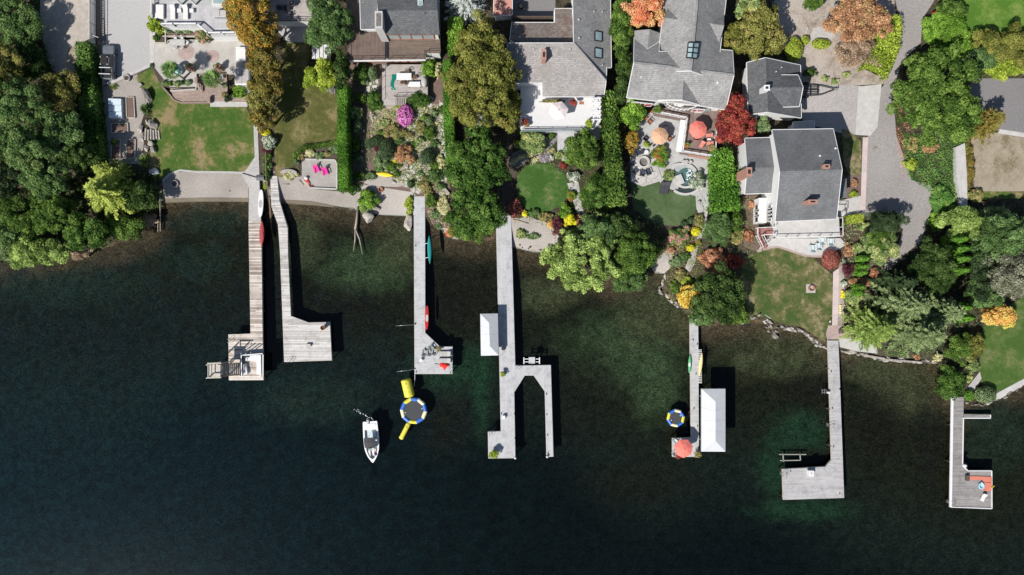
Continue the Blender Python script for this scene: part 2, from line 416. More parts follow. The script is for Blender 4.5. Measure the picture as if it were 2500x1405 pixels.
shingle('shake_pale', (.36,.335,.325), (.475,.45,.44), (.26,.24,.22))
shingle('shake_grey', (.31,.305,.30), (.40,.395,.39), None)
shingle('shake_brown', (.20,.165,.145), (.30,.26,.235), (.14,.085,.075))
shingle('asphalt_shingle', (.125,.13,.138), (.175,.18,.188), None)
shingle('slate_shingle', (.185,.19,.198), (.225,.23,.238), None)
L = leafm
L('green', (.022,.05,.010), (.062,.118,.02), (.135,.205,.042))
L('mixed', (.028,.058,.018), (.07,.128,.036), (.15,.22,.075), (.14,.12,.045), .06)
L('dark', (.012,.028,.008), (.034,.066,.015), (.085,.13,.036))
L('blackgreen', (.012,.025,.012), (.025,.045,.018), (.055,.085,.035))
L('laurel', (.015,.045,.008), (.045,.10,.016), (.12,.195,.045))
L('bright', (.04,.10,.012), (.10,.20,.022), (.20,.32,.05))
L('hedge', (.03,.10,.012), (.07,.17,.02), (.13,.25,.035))
L('lime', (.10,.16,.018), (.21,.29,.03), (.36,.42,.07), (.42,.33,.04), .08)
L('cedar', (.08,.12,.022), (.22,.28,.05), (.42,.46,.12))
L('willow', (.075,.125,.028), (.18,.26,.062), (.33,.41,.13))
L('dullgreen', (.03,.065,.018), (.075,.135,.04), (.14,.215,.075))
L('fir', (.04,.065,.026), (.115,.16,.065), (.22,.27,.125))
L('firlime', (.045,.08,.018), (.13,.20,.042), (.26,.33,.095))
L('silver', (.15,.18,.15), (.33,.37,.33), (.50,.52,.47))
L('olive', (.048,.055,.012), (.125,.138,.028), (.22,.225,.055), (.24,.15,.05), .08)
L('olivebrown', (.055,.058,.015), (.14,.145,.036), (.24,.235,.065), (.23,.15,.07), .15)
L('autumn', (.10,.07,.014), (.23,.15,.024), (.36,.215,.045), (.12,.16,.03), .3)
L('umber', (.055,.05,.011), (.125,.112,.023), (.20,.17,.045), (.21,.11,.03), .2)
L('rusty', (.14,.075,.035), (.31,.165,.085), (.44,.27,.15), (.16,.18,.05), .16)
L('tanbush', (.15,.10,.06), (.30,.215,.145), (.42,.33,.24))
L('coral', (.45,.12,.05), (.72,.22,.11), (.86,.36,.20), (.50,.30,.04), .10)
L('maple', (.07,.012,.014), (.20,.03,.03), (.38,.09,.06), (.12,.06,.03), .2)
L('redbush', (.10,.025,.022), (.24,.075,.06), (.36,.135,.10))
L('plum', (.03,.012,.016), (.085,.025,.035), (.15,.05,.06))
L('bronze', (.17,.075,.04), (.36,.17,.095), (.48,.26,.16))
L('gold', (.40,.22,.03), (.68,.42,.06), (.80,.56,.15), (.25,.24,.03), .1)
L('yellow', (.42,.36,.01), (.72,.60,.02), (.82,.70,.06))
L('orange', (.55,.22,.05), (.80,.38,.10), (.85,.50,.17), (.55,.42,.04), .15)
L('magenta', (.10,.03,.05), (.62,.10,.38), (.80,.25,.58))
L('pinkfl', (.035,.075,.02), (.09,.15,.035), (.15,.22,.06), (.75,.34,.36), .28)
L('redfl', (.04,.09,.015), (.10,.20,.03), (.15,.26,.04), (.65,.03,.05), .24)
L('whitefl', (.06,.10,.05), (.18,.22,.14), (.30,.34,.25), (.78,.78,.72), .35)
L('mixfl', (.07,.08,.03), (.17,.18,.06), (.28,.26,.10), (.50,.30,.17), .2)
L('lilac', (.10,.10,.07), (.22,.20,.18), (.33,.30,.33), (.55,.5,.6), .25)
L('variegated', (.05,.09,.03), (.13,.20,.06), (.26,.31,.13), (.62,.58,.24), .22)
L('sage', (.05,.085,.035), (.13,.19,.08), (.22,.29,.14))
L('palm', (.03,.075,.018), (.085,.17,.04), (.20,.29,.09))
L('straw', (.30,.29,.12), (.48,.46,.22), (.62,.58,.34))
L('topiary', (.018,.038,.018), (.04,.07,.03), (.075,.115,.055))
L('topiary_pale', (.05,.085,.035), (.11,.16,.07), (.18,.24,.115))
L('ivy', (.03,.085,.018), (.075,.18,.035), (.17,.29,.075), (.30,.32,.06), .08)
L('weed', (.012,.02,.008), (.03,.042,.016), (.075,.09,.035))
L('drygrey', (.075,.078,.05), (.17,.175,.115), (.26,.265,.19))
LM = lambda k: MATS['leaf_'+k]

# ---------------------------------------------------------------- leaves
RNG = np.random.default_rng(7)
def leaf_mesh(name, C, Nn, S, tone, m, rng, asp=.6, core=None, T=None):
    n = len(C)
    Nn = Nn/np.maximum(np.linalg.norm(Nn, axis=1, keepdims=True), 1e-6)
    t = np.cross(Nn, rng.normal(size=(n, 3))) if T is None else T-Nn*(T*Nn).sum(1, keepdims=True)
    t /= np.maximum(np.linalg.norm(t, axis=1, keepdims=True), 1e-6); b = np.cross(Nn, t)
    S = S[:, None]
    V = np.stack([C+t*S, C+b*S*asp-Nn*S*.18, C-t*S, C-b*S*asp-Nn*S*.18], 1).reshape(-1, 3)
    F = np.arange(n*4).reshape(-1, 4); lt = np.full(n, 4)
    li = F.ravel(); tn = tone
    if core is not None:
        cv, cf = core; o = len(V); V = np.vstack([V, np.array(cv)])
        ci = np.array([i+o for f in cf for i in f]); cl = np.array([len(f) for f in cf])
        li = np.concatenate([li, ci]); lt = np.concatenate([lt, cl]); tn = np.concatenate([tone, np.full(len(cf), .02)])
    me = bpy.data.meshes.new(name)
    me.vertices.add(len(V)); me.vertices.foreach_set('co', V.astype(np.float32).ravel())
    me.loops.add(len(li)); me.loops.foreach_set('vertex_index', li.astype(np.int32))
    me.polygons.add(len(lt)); me.polygons.foreach_set('loop_start', (np.cumsum(lt)-lt).astype(np.int32))
    me.materials.append(m)
    a = me.attributes.new('tone', 'FLOAT', 'FACE'); a.data.foreach_set('value', np.clip(tn, 0, 1).astype(np.float32))
    me.update(calc_edges=True); me.validate()
    return bpy.data.objects.new(name, me)
def unit(rng, n, zmin=-1):
    z = rng.uniform(zmin, 1, n); a = rng.uniform(0, 2*np.pi, n); r = np.sqrt(1-z*z)
    return np.stack([r*np.cos(a), r*np.sin(a), z], 1)
def broad(rx, ry, h, hb, rng, leaf=.2, lai=1.0, lobe=None, rag=.3):
    """crown of many lobes, each a shell of leaves"""
    leaf *= .66
    rm = math.sqrt(rx*ry); rl = (lobe or 1)*float(np.clip(.24*rm, .22, .72))
    nl = int(np.clip(3.4*(rx*ry)/(rl*rl), 8, 340))
    d = unit(rng, nl, -.35); k = rng.uniform(.45, 1, nl)**.6
    h2 = nl//2; ra = np.sqrt(rng.random(h2)); aa = rng.uniform(0, 6.283, h2)
    d[:h2] = rng.uniform(.72, 1, (h2, 1))**.5*np.stack([ra*np.cos(aa), ra*np.sin(aa), np.sqrt(np.clip(1-ra*ra, 0, 1))*rng.uniform(.55, 1, h2)], 1); k[:h2] = 1
    k *= np.where(rng.random(nl) < .12, 1.13, 1)
    ang = np.arctan2(d[:,1], d[:,0]); ph = rng.uniform(0, 6.28, 4)
    wob = 1+rag*(.5*np.sin(3*ang+ph[0])+.35*np.sin(5*ang+ph[1])+.3*np.sin(8*ang+ph[2]))
    rz = (h-hb)/2; R_ = np.array([max(rx-rl*.6, rx*.5), max(ry-rl*.6, ry*.5), max(rz-rl*.5, rz*.5)])
    P = d*k[:,None]*R_; P[:, :2] *= wob[:, None]; P[:, 2] += hb+rz
    rr = rl*rng.uniform(.45, 1.3, nl); lt = rng.uniform(0, .62, nl)**1.2
    C = []; Nn = []; S = []; T = []
    for i in range(nl):
        m = int(max(14, 4*math.pi*rr[i]**2*.8*lai/(leaf*leaf*1.2)))
        u = unit(rng, m, -.45); r = rr[i]*(1-.45*rng.random(m)**2+.07*rng.normal(size=m))
        c = P[i]+u*r[:,None]*np.array([1, 1, .8])
        C.append(c); Nn.append(u*.75+rng.normal(size=(m, 3))*.5+[0, 0, .35]); S.append(leaf*rng.uniform(.45, 1.55, m))
        T.append(lt[i]+rng.uniform(0, .5, m))
    return np.vstack(C), np.vstack(Nn), np.concatenate(S), np.concatenate(T)
def plume(rx, ry, h, rng, leaf=.13, whorls=None, per=7, up=.12, dens=1.0, top=.12):
    """conifer: whorls of feathered branches"""
    rm = max(rx, ry); whorls = whorls or int(np.clip(h*1.5, 6, 18))
    C = []; Nn = []; S = []; T = []; TD = []
    for wv in range(whorls):
        f = (wv+.3)/whorls; z0 = h*(.12+.86*f); rad = (1-f)**.75*(1-top)+top*.6
        for k in range(per):
            a = 2*math.pi*(k+rng.uniform(-.35, .35))/per+wv*1.3; Ln = rad*rng.uniform(.75, 1.12)
            dx = np.array([math.cos(a)*rx, math.sin(a)*ry])*Ln; ln = np.linalg.norm(dx)
            if ln < .2: continue
            n = int(max(8, ln/.055*dens)); s = rng.uniform(.08, 1, n)
            side = rng.uniform(-1, 1, n)*(1-s)**.8*ln*.30+rng.normal(size=n)*.04
            dirv = dx/ln; nrm = np.array([-dirv[1], dirv[0]])
            x = dirv[0]*(s*ln)[:]+nrm[0]*side; y = dirv[1]*(s*ln)+nrm[1]*side
            z = z0-.22*ln*s+up*ln*s*s-np.abs(side)*.25+rng.normal(size=n)*.05
            C.append(np.stack([x, y, z], 1)); Nn.append(np.tile([0, 0, 1.], (n, 1))+rng.normal(size=(n, 3))*.35)
            td = np.stack([np.full(n, dirv[0])+nrm[0]*np.sign(side)*.8, np.full(n, dirv[1])+nrm[1]*np.sign(side)*.8, np.zeros(n)], 1)
            TD.append(td); S.append(leaf*rng.uniform(.8, 1.7, n)); T.append(rng.uniform(0, .35)+s*.35+rng.uniform(0, .3, n))
    return np.vstack(C), np.vstack(Nn), np.concatenate(S), np.concatenate(T), np.vstack(TD)
def dome(rx, ry, h, rng, leaf=.075, dens=1.0, sq=2.0, fuzz=.05):
    """clipped shrub: a dense skin of small leaves over a dark core"""
    area = 2*math.pi*((rx*ry+rx*h+ry*h)/3)
    n = int(np.clip(area/(leaf*leaf*1.1)*dens, 60, 9000))
    u = unit(rng, n, -.15); rz = h*.56
    lump = 1+.06*np.sin(u[:,0]*5+rng.uniform(0, 6))*np.sin(u[:,1]*6+rng.uniform(0, 6))
    C = u*np.array([rx, ry, rz])*(lump*(1+rng.uniform(-fuzz*2, fuzz, n)))[:,None]+[0, 0, h-rz]
    Nn = u/np.array([rx, ry, rz])*min(rx, ry)+rng.normal(size=(n, 3))*.45
    m = MB(); m.lathe((0,0,0), [(.03, h*.93), (rx*.5, h*.82), (rx*.8, h*.58), (rx*.84, h*.3), (rx*.6, 0)][::-1], 12, 1, ry/rx)
    return C, Nn, leaf*rng.uniform(.7, 1.3, n), rng.uniform(.1, 1, n), (m.v, m.f)
def put(o, name, label, cat, loc, group=None):
    COL.objects.link(o); o.location = loc; ORI[o.name] = Vector(loc); return tag(o, label, cat, group)
def plant(kd, x, y, rx, ry, h, key, label, group=None, leaf=None, **kw):
    """one plant at photo pixel (x, y): crown radii in pixels, height in metres"""
    rng = np.random.default_rng(abs(int(x*7919+y*104729+h*31)))
    fh = {'bl': .62, 'co': .35, 'cl': .45, 'sh': .5, 'cc': .5, 'sp': .3, 'pm': .95}[kd]
    p = G(x, y, h*fh); s = (H-p.z)/H/15; a, b = rx*s, ry*s
    zo = 0 if kd == 'bl' or not 377 < x < 606 else (.95 if 76 < y < 90 and x > 405 else .62 if 76 < y < 200 else .6 if 200 <= y < 246 else 0)
    base = Vector((p.x, p.y, p.z-h*fh-.03+zo))
    cat = {'bl': 'tree', 'co': 'tree', 'cl': 'shrub', 'sh': 'shrub', 'cc': 'evergreen', 'sp': 'grass', 'pm': 'palm'}[kd]
    nm = {'bl': 'broadleaf_tree', 'co': 'conifer_tree', 'cl': 'clipped_shrub', 'sh': 'garden_shrub', 'cc': 'columnar_evergreen', 'sp': 'ornamental_grass', 'pm': 'palm_tree'}[kd]
    m = LM(key)
    if kd in ('bl', 'co', 'cc', 'pm'):
        t = thing(nm, label, cat, base, 0, group)
        tr = MB(); rt = .05+.028*h; off = Vector((rng.uniform(-.3, .3), rng.uniform(-.3, .3), 0)) if kd == 'bl' else Vector((0,0,0))
        top = base+off+Vector((0, 0, h*(.66 if kd == 'bl' else .93)))
        if kd == 'pm': top = base+Vector((0, 0, h*.9))
        tr.tube([base-Vector((0,0,.2)), base+Vector((0,0,h*.12)), base.lerp(top, .6), top], [rt*1.5, rt, rt*.7, rt*.25], 8)
        if kd == 'bl':
            for k in range(5):
                an = k*1.26+rng.uniform(0, .8); q = base.lerp(top, .45+.1*k)
                e = q+Vector((math.cos(an)*a*.62, math.sin(an)*b*.62, h*.22))
                tr.tube([q, q.lerp(e, .5)+Vector((0,0,.15)), e], [rt*.5, rt*.3, rt*.1], 6)
        tr.build('trunk', MATS[kw.get('bark', 'bark')], t, smooth=True)
    if kd == 'bl':
        C, Nn, S, T = broad(a, b, h, h*kw.get('hb', .22), rng, leaf or .2, kw.get('lai', .8), kw.get('lobe'), kw.get('rag', .3))
        o = leaf_mesh('crown', C, Nn, S, T, m, rng, kw.get('asp', .6)); link(o, t)
    elif kd == 'co':
        C, Nn, S, T, TD = plume(a, b, h, rng, leaf or .13, per=kw.get('per', 8), dens=kw.get('dens', 1), up=kw.get('up', .12), whorls=kw.get('whorls'))
        o = leaf_mesh('crown', C, Nn, S, T, m, rng, .32, None, TD); link(o, t)
    elif kd == 'cc':
        n = int(2*math.pi*a*h/(.10*.10)*.8); z = rng.uniform(0.03, 1, n); an = rng.uniform(0, 6.283, n)
        rr = np.sin(np.clip(z*.93+.09, 0, 1)*np.pi)**.55*np.clip(1.05-z*.35, 0, 1)*(1+.16*np.sin(an*5+z*7))*rng.uniform(.72, 1.05, n)
        C = np.stack([np.cos(an)*rr*a, np.sin(an)*rr*b, z*h], 1)
        Nn = np.stack([np.cos(an), np.sin(an), np.full(n, .35)], 1)+rng.normal(size=(n, 3))*.35
        TD = np.stack([np.cos(an)*.3, np.sin(an)*.3, np.ones(n)], 1)
        cm = MB().lathe((0,0,0), [(a*.55, .05), (a*.72, h*.35), (a*.5, h*.7), (.05, h*.92)], 10)
        o = leaf_mesh('crown', C, Nn, .13*rng.uniform(.7, 1.5, n), rng.uniform(.05, 1, n), m, rng, .4, (cm.v, cm.f), TD); link(o, t)
    elif kd == 'pm':
        C = []; Nn = []; S = []; T = []; TD = []
        for k in range(46):
            an = k*2.4+rng.uniform(-.2, .2); el = rng.uniform(-.3, 1.25); ln = a*rng.uniform(.22, .6)
            d = np.array([math.cos(an)*math.cos(el), math.sin(an)*math.cos(el), math.sin(el)]); hub = np.array([0, 0, h*.9])+d*ln
            sd = np.array([-math.sin(an), math.cos(an), 0]); tn = rng.uniform(0, .5)
            for q in range(13):
                fa = (q-6)*.19; v = d*math.cos(fa)+sd*math.sin(fa); bl = a*.62*(1-abs(fa)*.25)
                v2 = v+np.array([0, 0, -.25])
                C.append(hub+v2*bl*.5); S.append(bl*.5); TD.append(v2); Nn.append(np.array([0, 0, 1.])-d*.5+rng.normal(size=3)*.15); T.append(tn+rng.uniform(0, .5))
            C.append(np.array([0, 0, h*.9])+d*ln*.5); S.append(ln*.5); TD.append(d); Nn.append(np.array([0, 0, 1.])-d*.4); T.append(.3)
        C.append(np.array([0,0,h*.9])); S.append(.12); TD.append(np.array([1.,0,0])); Nn.append(np.array([0,0,1.])); T.append(.1)
        o = leaf_mesh('crown', np.array(C), np.array(Nn), np.array(S), np.array(T), m, rng, .085, None, np.array(TD)); link(o, t)
    elif kd == 'cl':
        C, Nn, S, T, core = dome(a, b, h, rng, leaf or .085, kw.get('dens', 1))
        o = leaf_mesh(nm, C, Nn, S, T, m, rng, .6, core); put(o, nm, label, cat, base, group)
        if kw.get('rz'): o.rotation_euler = (0, 0, kw['rz'])
    elif kd == 'sh':
        C, Nn, S, T = broad(a, b, h, -.15*h, rng, leaf or .14, kw.get('lai', .85), kw.get('lobe'), kw.get('rag', .25))
        k = C[:, 2] > .02; C, Nn, S, T = C[k], Nn[k], S[k], T[k]
        o = leaf_mesh(nm, C, Nn, S, T, m, rng, kw.get('asp', .6)); put(o, nm, label, cat, base, group)
        if kw.get('rz'): o.rotation_euler = (0, 0, kw['rz'])
    elif kd == 'sp':
        n = int(kw.get('n', 150)); C = []; Nn = []; S = []; TD = []
        an = rng.uniform(0, 6.283, n); el = rng.uniform(.25, 1.45, n); ln = rng.uniform(.7, 1, n)
        for seg in (.25, .7):
            r = np.cos(el)*seg*ln; z = np.sin(el)*seg*ln*h-seg*seg*.22*h
            C.append(np.stack([np.cos(an)*r*a, np.sin(an)*r*b, z+.05], 1))
            TD.append(np.stack([np.cos(an)*np.cos(el)*a, np.sin(an)*np.cos(el)*b, np.sin(el)*h-seg*.5*h], 1)); S.append(ln*.3*math.sqrt(a*b)+.08)
            Nn.append(np.stack([-np.cos(an)*np.sin(el), -np.sin(an)*np.sin(el), np.cos(el)+.3], 1)+rng.normal(size=(n, 3))*.2)
        o = leaf_mesh(nm, np.vstack(C), np.vstack(Nn), np.concatenate(S), rng.uniform(0, 1, 2*n), m, rng, kw.get('asp', .1), None, np.vstack(TD))
        put(o, nm, label, cat, base, group)
    return o
def hedge(pts, wpx, h, key, label, group=None, leaf=.10, rough=.06, name='hedge', tone=.35):
    """clipped hedge along photo points measured on its top"""
    rng = np.random.default_rng(abs(int(pts[0][0]*31+pts[0][1])))
    P = [G(x, y, h) for x, y in pts]; ws = wpx if isinstance(wpx, (list, tuple)) else [wpx]*len(pts)
    C = []; Nn = []; S = []; T = []; core = MB()
    for i in range(len(P)-1):
        a, b = P[i], P[i+1]; d = b-a; ln = math.hypot(d.x, d.y); ux, uy = d.x/ln, d.y/ln
        w0, w1 = ws[i]*(H-a.z)/H/15/2, ws[i+1]*(H-b.z)/H/15/2
        n = int((ln+.6)*(w0+w1+2.2*h)/(leaf*leaf)*1.05); t = rng.uniform(-.3/ln, 1+.3/ln, n); u = rng.uniform(-(w0+h), w0+h, n)
        wd = w0+(w1-w0)*t; topm = np.abs(u)/(w0+h) < w0/(w0+h*.9)
        sd = np.where(topm, rng.uniform(-1, 1, n), np.sign(u)); zz = np.where(topm, h, rng.uniform(.05, 1, n)*h)
        lum = .12*np.sin(t*ln*1.3+i)+.1*np.sin(t*ln*3.1)
        off = sd*wd+rng.normal(size=n)*rough*1.5; zz = zz+rng.normal(size=n)*rough+lum*.35-np.where(topm, np.abs(sd)**5*.22, 0)
        gx = a.x+d.x*t-uy*off; gy = a.y+d.y*t+ux*off; gzv = (a.z-h)+(b.z-a.z)*t
        C.append(np.stack([gx, gy, gzv+np.clip(zz, .05, 9)], 1))
        Nn.append(np.stack([np.where(topm, 0, -uy*sd), np.where(topm, 0, ux*sd), np.where(topm, 1, .25)], 1)+rng.normal(size=(n, 3))*.45)
        S.append(leaf*rng.uniform(.7, 1.4, n)); T.append(tone*(.5+.5*np.sin(t*ln*.9+i*2))+rng.uniform(0, .62, n))
        k0, k1 = w0*.78, w1*.78
        a, b = a+d*min(.35,.6/ln), b-d*min(.35,.6/ln); core.prism([(a.x-uy*k0, a.y+ux*k0), (b.x-uy*k1, b.y+ux*k1), (b.x+uy*k1, b.y-ux*k1), (a.x+uy*k0, a.y-ux*k0)], [a.z-h, b.z-h, b.z-h, a.z-h], [a.z-.3, b.z-.3, b.z-.3, a.z-.3])
    base = P[0]-Vector((0, 0, h)); bb = np.array(base)
    cv = [tuple(np.array(v)-bb) for v in core.v]
    o = leaf_mesh(name, np.vstack(C)-bb, np.vstack(Nn), np.concatenate(S), np.concatenate(T), LM(key), rng, .62, (cv, core.f))
    return put(o, name, label, 'hedge', base, group)
def inpoly(x, y, poly):
    ins = np.zeros(len(x), bool); n = len(poly)
    for i in range(n):
        x1, y1 = poly[i]; x2, y2 = poly[(i+1) % n]
        if y1 == y2: continue
        ins ^= ((y1 > y) != (y2 > y)) & (x < (x2-x1)*(y-y1)/(y2-y1)+x1)
    return ins
def cover(pts, key, label, h=.5, dens=9, leaf=.16, name='undergrowth', clump=.55, seed=3):
    """ground cover nobody could count: one sheet of leaves on the ground"""
    rng = np.random.default_rng(seed+abs(int(pts[0][0])))
    q = [W(x, y, 1.5)[:2] for x, y in pts]; xs = [a[0] for a in q]; ys = [a[1] for a in q]
    n = int((max(xs)-min(xs))*(max(ys)-min(ys))*dens); x = rng.uniform(min(xs), max(xs), n); y = rng.uniform(min(ys), max(ys), n)
    k = inpoly(x, y, q); x, y = x[k], y[k]
    g = np.sin(x*1.1+1.7*np.sin(y*.7))*np.sin(y*1.3+1.3*np.sin(x*.9))+.5*np.sin(x*2.9+y*1.7)
    k = g > (-1.5+clump*1.6)*np.ones_like(g)-rng.uniform(0, .5, len(g)); x, y, g = x[k], y[k], g[k]; n = len(x)
    z = terrain(x, y)+rng.uniform(0.02, 1, n)*h*np.clip(.65+.4*g, .15, 1.2)
    o = leaf_mesh(name, np.stack([x, y, z], 1), rng.normal(size=(n, 3))*.5+[0, 0, 1], leaf*rng.uniform(.6, 1.3, n), .25+.2*g+rng.uniform(0, .5, n), LM(key), rng)
    COL.objects.link(o); o['label'] = label; o['category'] = 'ground cover'; return kind(o, 'stuff')
def sheet(name, pts, m, off=.02, drape=False, k='structure', label=None, cat=None):
    """a flat surface lying on the ground; pts in photo pixels"""
    bm = bmesh.new(); Q = [G(x, y) if drape else None for x, y in pts]
    if not drape:
        Q = []
        for x, y in pts:
            z = 1.2
            for _ in range(4): p = W(x, y, z); z = plane_h(p.x, p.y)
            Q.append(W(x, y, z))
    vs = [bm.verts.new((p.x, p.y, 0 if drape else p.z)) for p in Q]; bm.faces.new(vs)
    bmesh.ops.triangulate(bm, faces=bm.faces[:])
    if drape:
        x0, x1 = min(p.x for p in Q), max(p.x for p in Q); y0, y1 = min(p.y for p in Q), max(p.y for p in Q)
        for ax, a, b in ((0, x0, x1), (1, y0, y1)):
            c = math.ceil(a*2)/2
            while c < b:
                co = Vector((c, 0, 0)) if ax == 0 else Vector((0, c, 0)); no = Vector((1, 0, 0)) if ax == 0 else Vector((0, 1, 0))
                bmesh.ops.bisect_plane(bm, geom=bm.verts[:]+bm.edges[:]+bm.faces[:], plane_co=co, plane_no=no); c += .5
        zz = terrain([v.co.x for v in bm.verts], [v.co.y for v in bm.verts])
        for v, z in zip(bm.verts, zz): v.co.z = z
    for v in bm.verts: v.co.z += off
    for f in bm.faces:
        f.normal_update()
        if f.normal.z < 0: f.normal_flip()
    me = bpy.data.meshes.new(name); bm.to_mesh(me); bm.free(); me.materials.append(m)
    o = bpy.data.objects.new(name, me); COL.objects.link(o); ORI[o.name] = Vector((0,0,0))
    if k: kind(o, k)
    return o
# ---------------------------------------------------------------- land, lake bed and water
xs = np.concatenate([[-420,-260,-170], np.arange(-112, 112.1, .5), [170,260,420]])
ys = np.concatenate([[-320,-200,-120], np.arange(-62, 62.1, .5), [100,180,320]])
XX, YY = np.meshgrid(xs, ys); fx, fy = XX.ravel(), YY.ravel(); SD = shore_d(fx, fy); ZZ = terrain(fx, fy)
nx, ny = len(xs), len(ys); ii = (np.arange(ny-1)[:,None]*nx+np.arange(nx-1)[None]).ravel()
Q4 = np.stack([ii, ii+1, ii+nx+1, ii+nx], 1); land = SD[Q4].mean(1) > -.4
def grid_obj(name, mask, m, attr=None):
    q = Q4[mask]; u, inv = np.unique(q, return_inverse=True); inv = inv.reshape(q.shape)
    me = bpy.data.meshes.new(name); V = np.stack([fx[u], fy[u], ZZ[u]], 1)
    me.vertices.add(len(V)); me.vertices.foreach_set('co', V.astype(np.float32).ravel())
    me.loops.add(inv.size); me.loops.foreach_set('vertex_index', inv.ravel().astype(np.int32))
    me.polygons.add(len(inv)); me.polygons.foreach_set('loop_start', (np.arange(len(inv))*4).astype(np.int32))
    me.polygons.foreach_set('use_smooth', [True]*len(inv))
    if attr is not None:
        a = me.attributes.new('cover', 'FLOAT_COLOR', 'POINT'); a.data.foreach_set('color', attr[u].astype(np.float32).ravel())
    me.materials.append(m); me.update(calc_edges=True)
    o = bpy.data.objects.new(name, me); COL.objects.link(o); return kind(o, 'structure')
# the lake bed: brown stones at the edge, then weed, painted darker further out for light lost in deep water; paler clearings where no weed grows
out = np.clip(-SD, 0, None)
def blob(px, py, rx, ry, soft=.5):
    p = W(px, py, -1.5); d = np.sqrt(((fx-p.x)/(rx/15))**2+((fy-p.y)/(ry/15))**2)
    d = d+.22*np.sin(fx*.9+np.sin(fy*.7)*2)*np.sin(fy*1.1+np.sin(fx*.5))
    return np.clip((1-d)/soft+.5, 0, 1)[:, None]
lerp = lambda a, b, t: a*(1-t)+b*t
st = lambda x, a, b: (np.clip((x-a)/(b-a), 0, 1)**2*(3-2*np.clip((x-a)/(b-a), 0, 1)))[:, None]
edge, weed, deep_dim = np.array([.062,.044,.028]), np.array([.0105,.0115,.0065]), np.array([.003,.005,.0052])
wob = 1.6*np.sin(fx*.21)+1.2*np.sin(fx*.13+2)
cl = lerp(edge, weed, st(out, .3, 5)); cl = lerp(cl, np.array([.0085,.012,.0095]), st(out+wob, 12, 26)); cl = lerp(cl, deep_dim, st(out+wob, 22, 38))
for bx in [(890,660,105,62,'g'),(1490,860,110,85,'g'),(1330,720,80,40,'o'),(1600,770,90,75,'o'),(1600,930,60,90,'g'),(1950,1060,66,62,'G'),(1890,1150,42,60,'G'),(1960,1245,110,26,'G'),
           (1885,870,120,50,'o'),(2210,950,80,60,'o'),(2430,1070,80,80,'d'),(1175,960,22,110,'G'),(760,980,140,55,'d'),(480,640,80,40,'d'),
           (180,700,180,45,'d'),(520,540,90,30,'d'),(980,600,50,60,'o'),(740,590,50,60,'o'),(1100,900,80,60,'G'),(2120,900,60,40,'o'),(2400,1010,60,30,'d')]:
    c = {'g': (.036,.054,.026), 'o': (.044,.047,.024), 'G': (.012,.031,.0165), 'd': (.0135,.021,.014)}[bx[4]]
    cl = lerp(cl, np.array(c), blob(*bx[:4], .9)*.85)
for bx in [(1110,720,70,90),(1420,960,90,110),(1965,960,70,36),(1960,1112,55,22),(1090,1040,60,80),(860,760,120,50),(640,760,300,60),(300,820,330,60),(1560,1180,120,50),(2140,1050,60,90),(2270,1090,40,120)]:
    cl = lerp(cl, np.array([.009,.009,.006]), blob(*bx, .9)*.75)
cl = lerp(cl, np.array([.0045,.016,.022]), blob(-80,1450,760,560,1.8)*.9)  # teal sky reflection of the water surface, painted into the bed colour
soil_c = np.array([.055,.048,.032]); cl = lerp(cl, soil_c, st(SD, -.25, .9))
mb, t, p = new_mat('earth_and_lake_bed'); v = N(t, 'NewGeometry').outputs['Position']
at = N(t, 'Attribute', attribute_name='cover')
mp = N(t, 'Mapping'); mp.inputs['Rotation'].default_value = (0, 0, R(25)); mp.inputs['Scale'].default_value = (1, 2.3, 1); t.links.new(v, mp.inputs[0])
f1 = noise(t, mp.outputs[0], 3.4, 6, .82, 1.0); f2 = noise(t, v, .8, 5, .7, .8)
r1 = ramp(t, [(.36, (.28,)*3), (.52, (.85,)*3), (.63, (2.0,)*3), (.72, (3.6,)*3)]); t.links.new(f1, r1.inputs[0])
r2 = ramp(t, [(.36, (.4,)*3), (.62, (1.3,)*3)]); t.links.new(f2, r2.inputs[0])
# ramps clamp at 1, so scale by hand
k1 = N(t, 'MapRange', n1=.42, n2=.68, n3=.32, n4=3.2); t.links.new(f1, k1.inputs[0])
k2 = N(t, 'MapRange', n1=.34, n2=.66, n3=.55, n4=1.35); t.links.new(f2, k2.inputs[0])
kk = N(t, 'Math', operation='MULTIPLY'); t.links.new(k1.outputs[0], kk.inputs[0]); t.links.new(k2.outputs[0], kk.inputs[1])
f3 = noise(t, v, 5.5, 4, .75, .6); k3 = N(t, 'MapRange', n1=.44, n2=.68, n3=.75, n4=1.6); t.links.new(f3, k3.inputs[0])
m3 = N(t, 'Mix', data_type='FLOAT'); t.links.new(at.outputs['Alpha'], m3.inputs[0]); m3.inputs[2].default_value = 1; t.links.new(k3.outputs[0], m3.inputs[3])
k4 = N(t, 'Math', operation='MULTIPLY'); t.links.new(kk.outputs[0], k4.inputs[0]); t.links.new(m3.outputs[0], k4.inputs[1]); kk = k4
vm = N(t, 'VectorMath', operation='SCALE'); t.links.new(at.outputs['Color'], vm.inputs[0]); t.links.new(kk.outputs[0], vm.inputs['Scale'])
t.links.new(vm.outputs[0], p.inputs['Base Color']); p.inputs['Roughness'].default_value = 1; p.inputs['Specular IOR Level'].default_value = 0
for nm_, mk_ in (('ground', land), ('lake_bed', ~land)): grid_obj(nm_, mk_, mb, np.hstack([cl, 1-.85*st(out+wob, 14, 34)]))
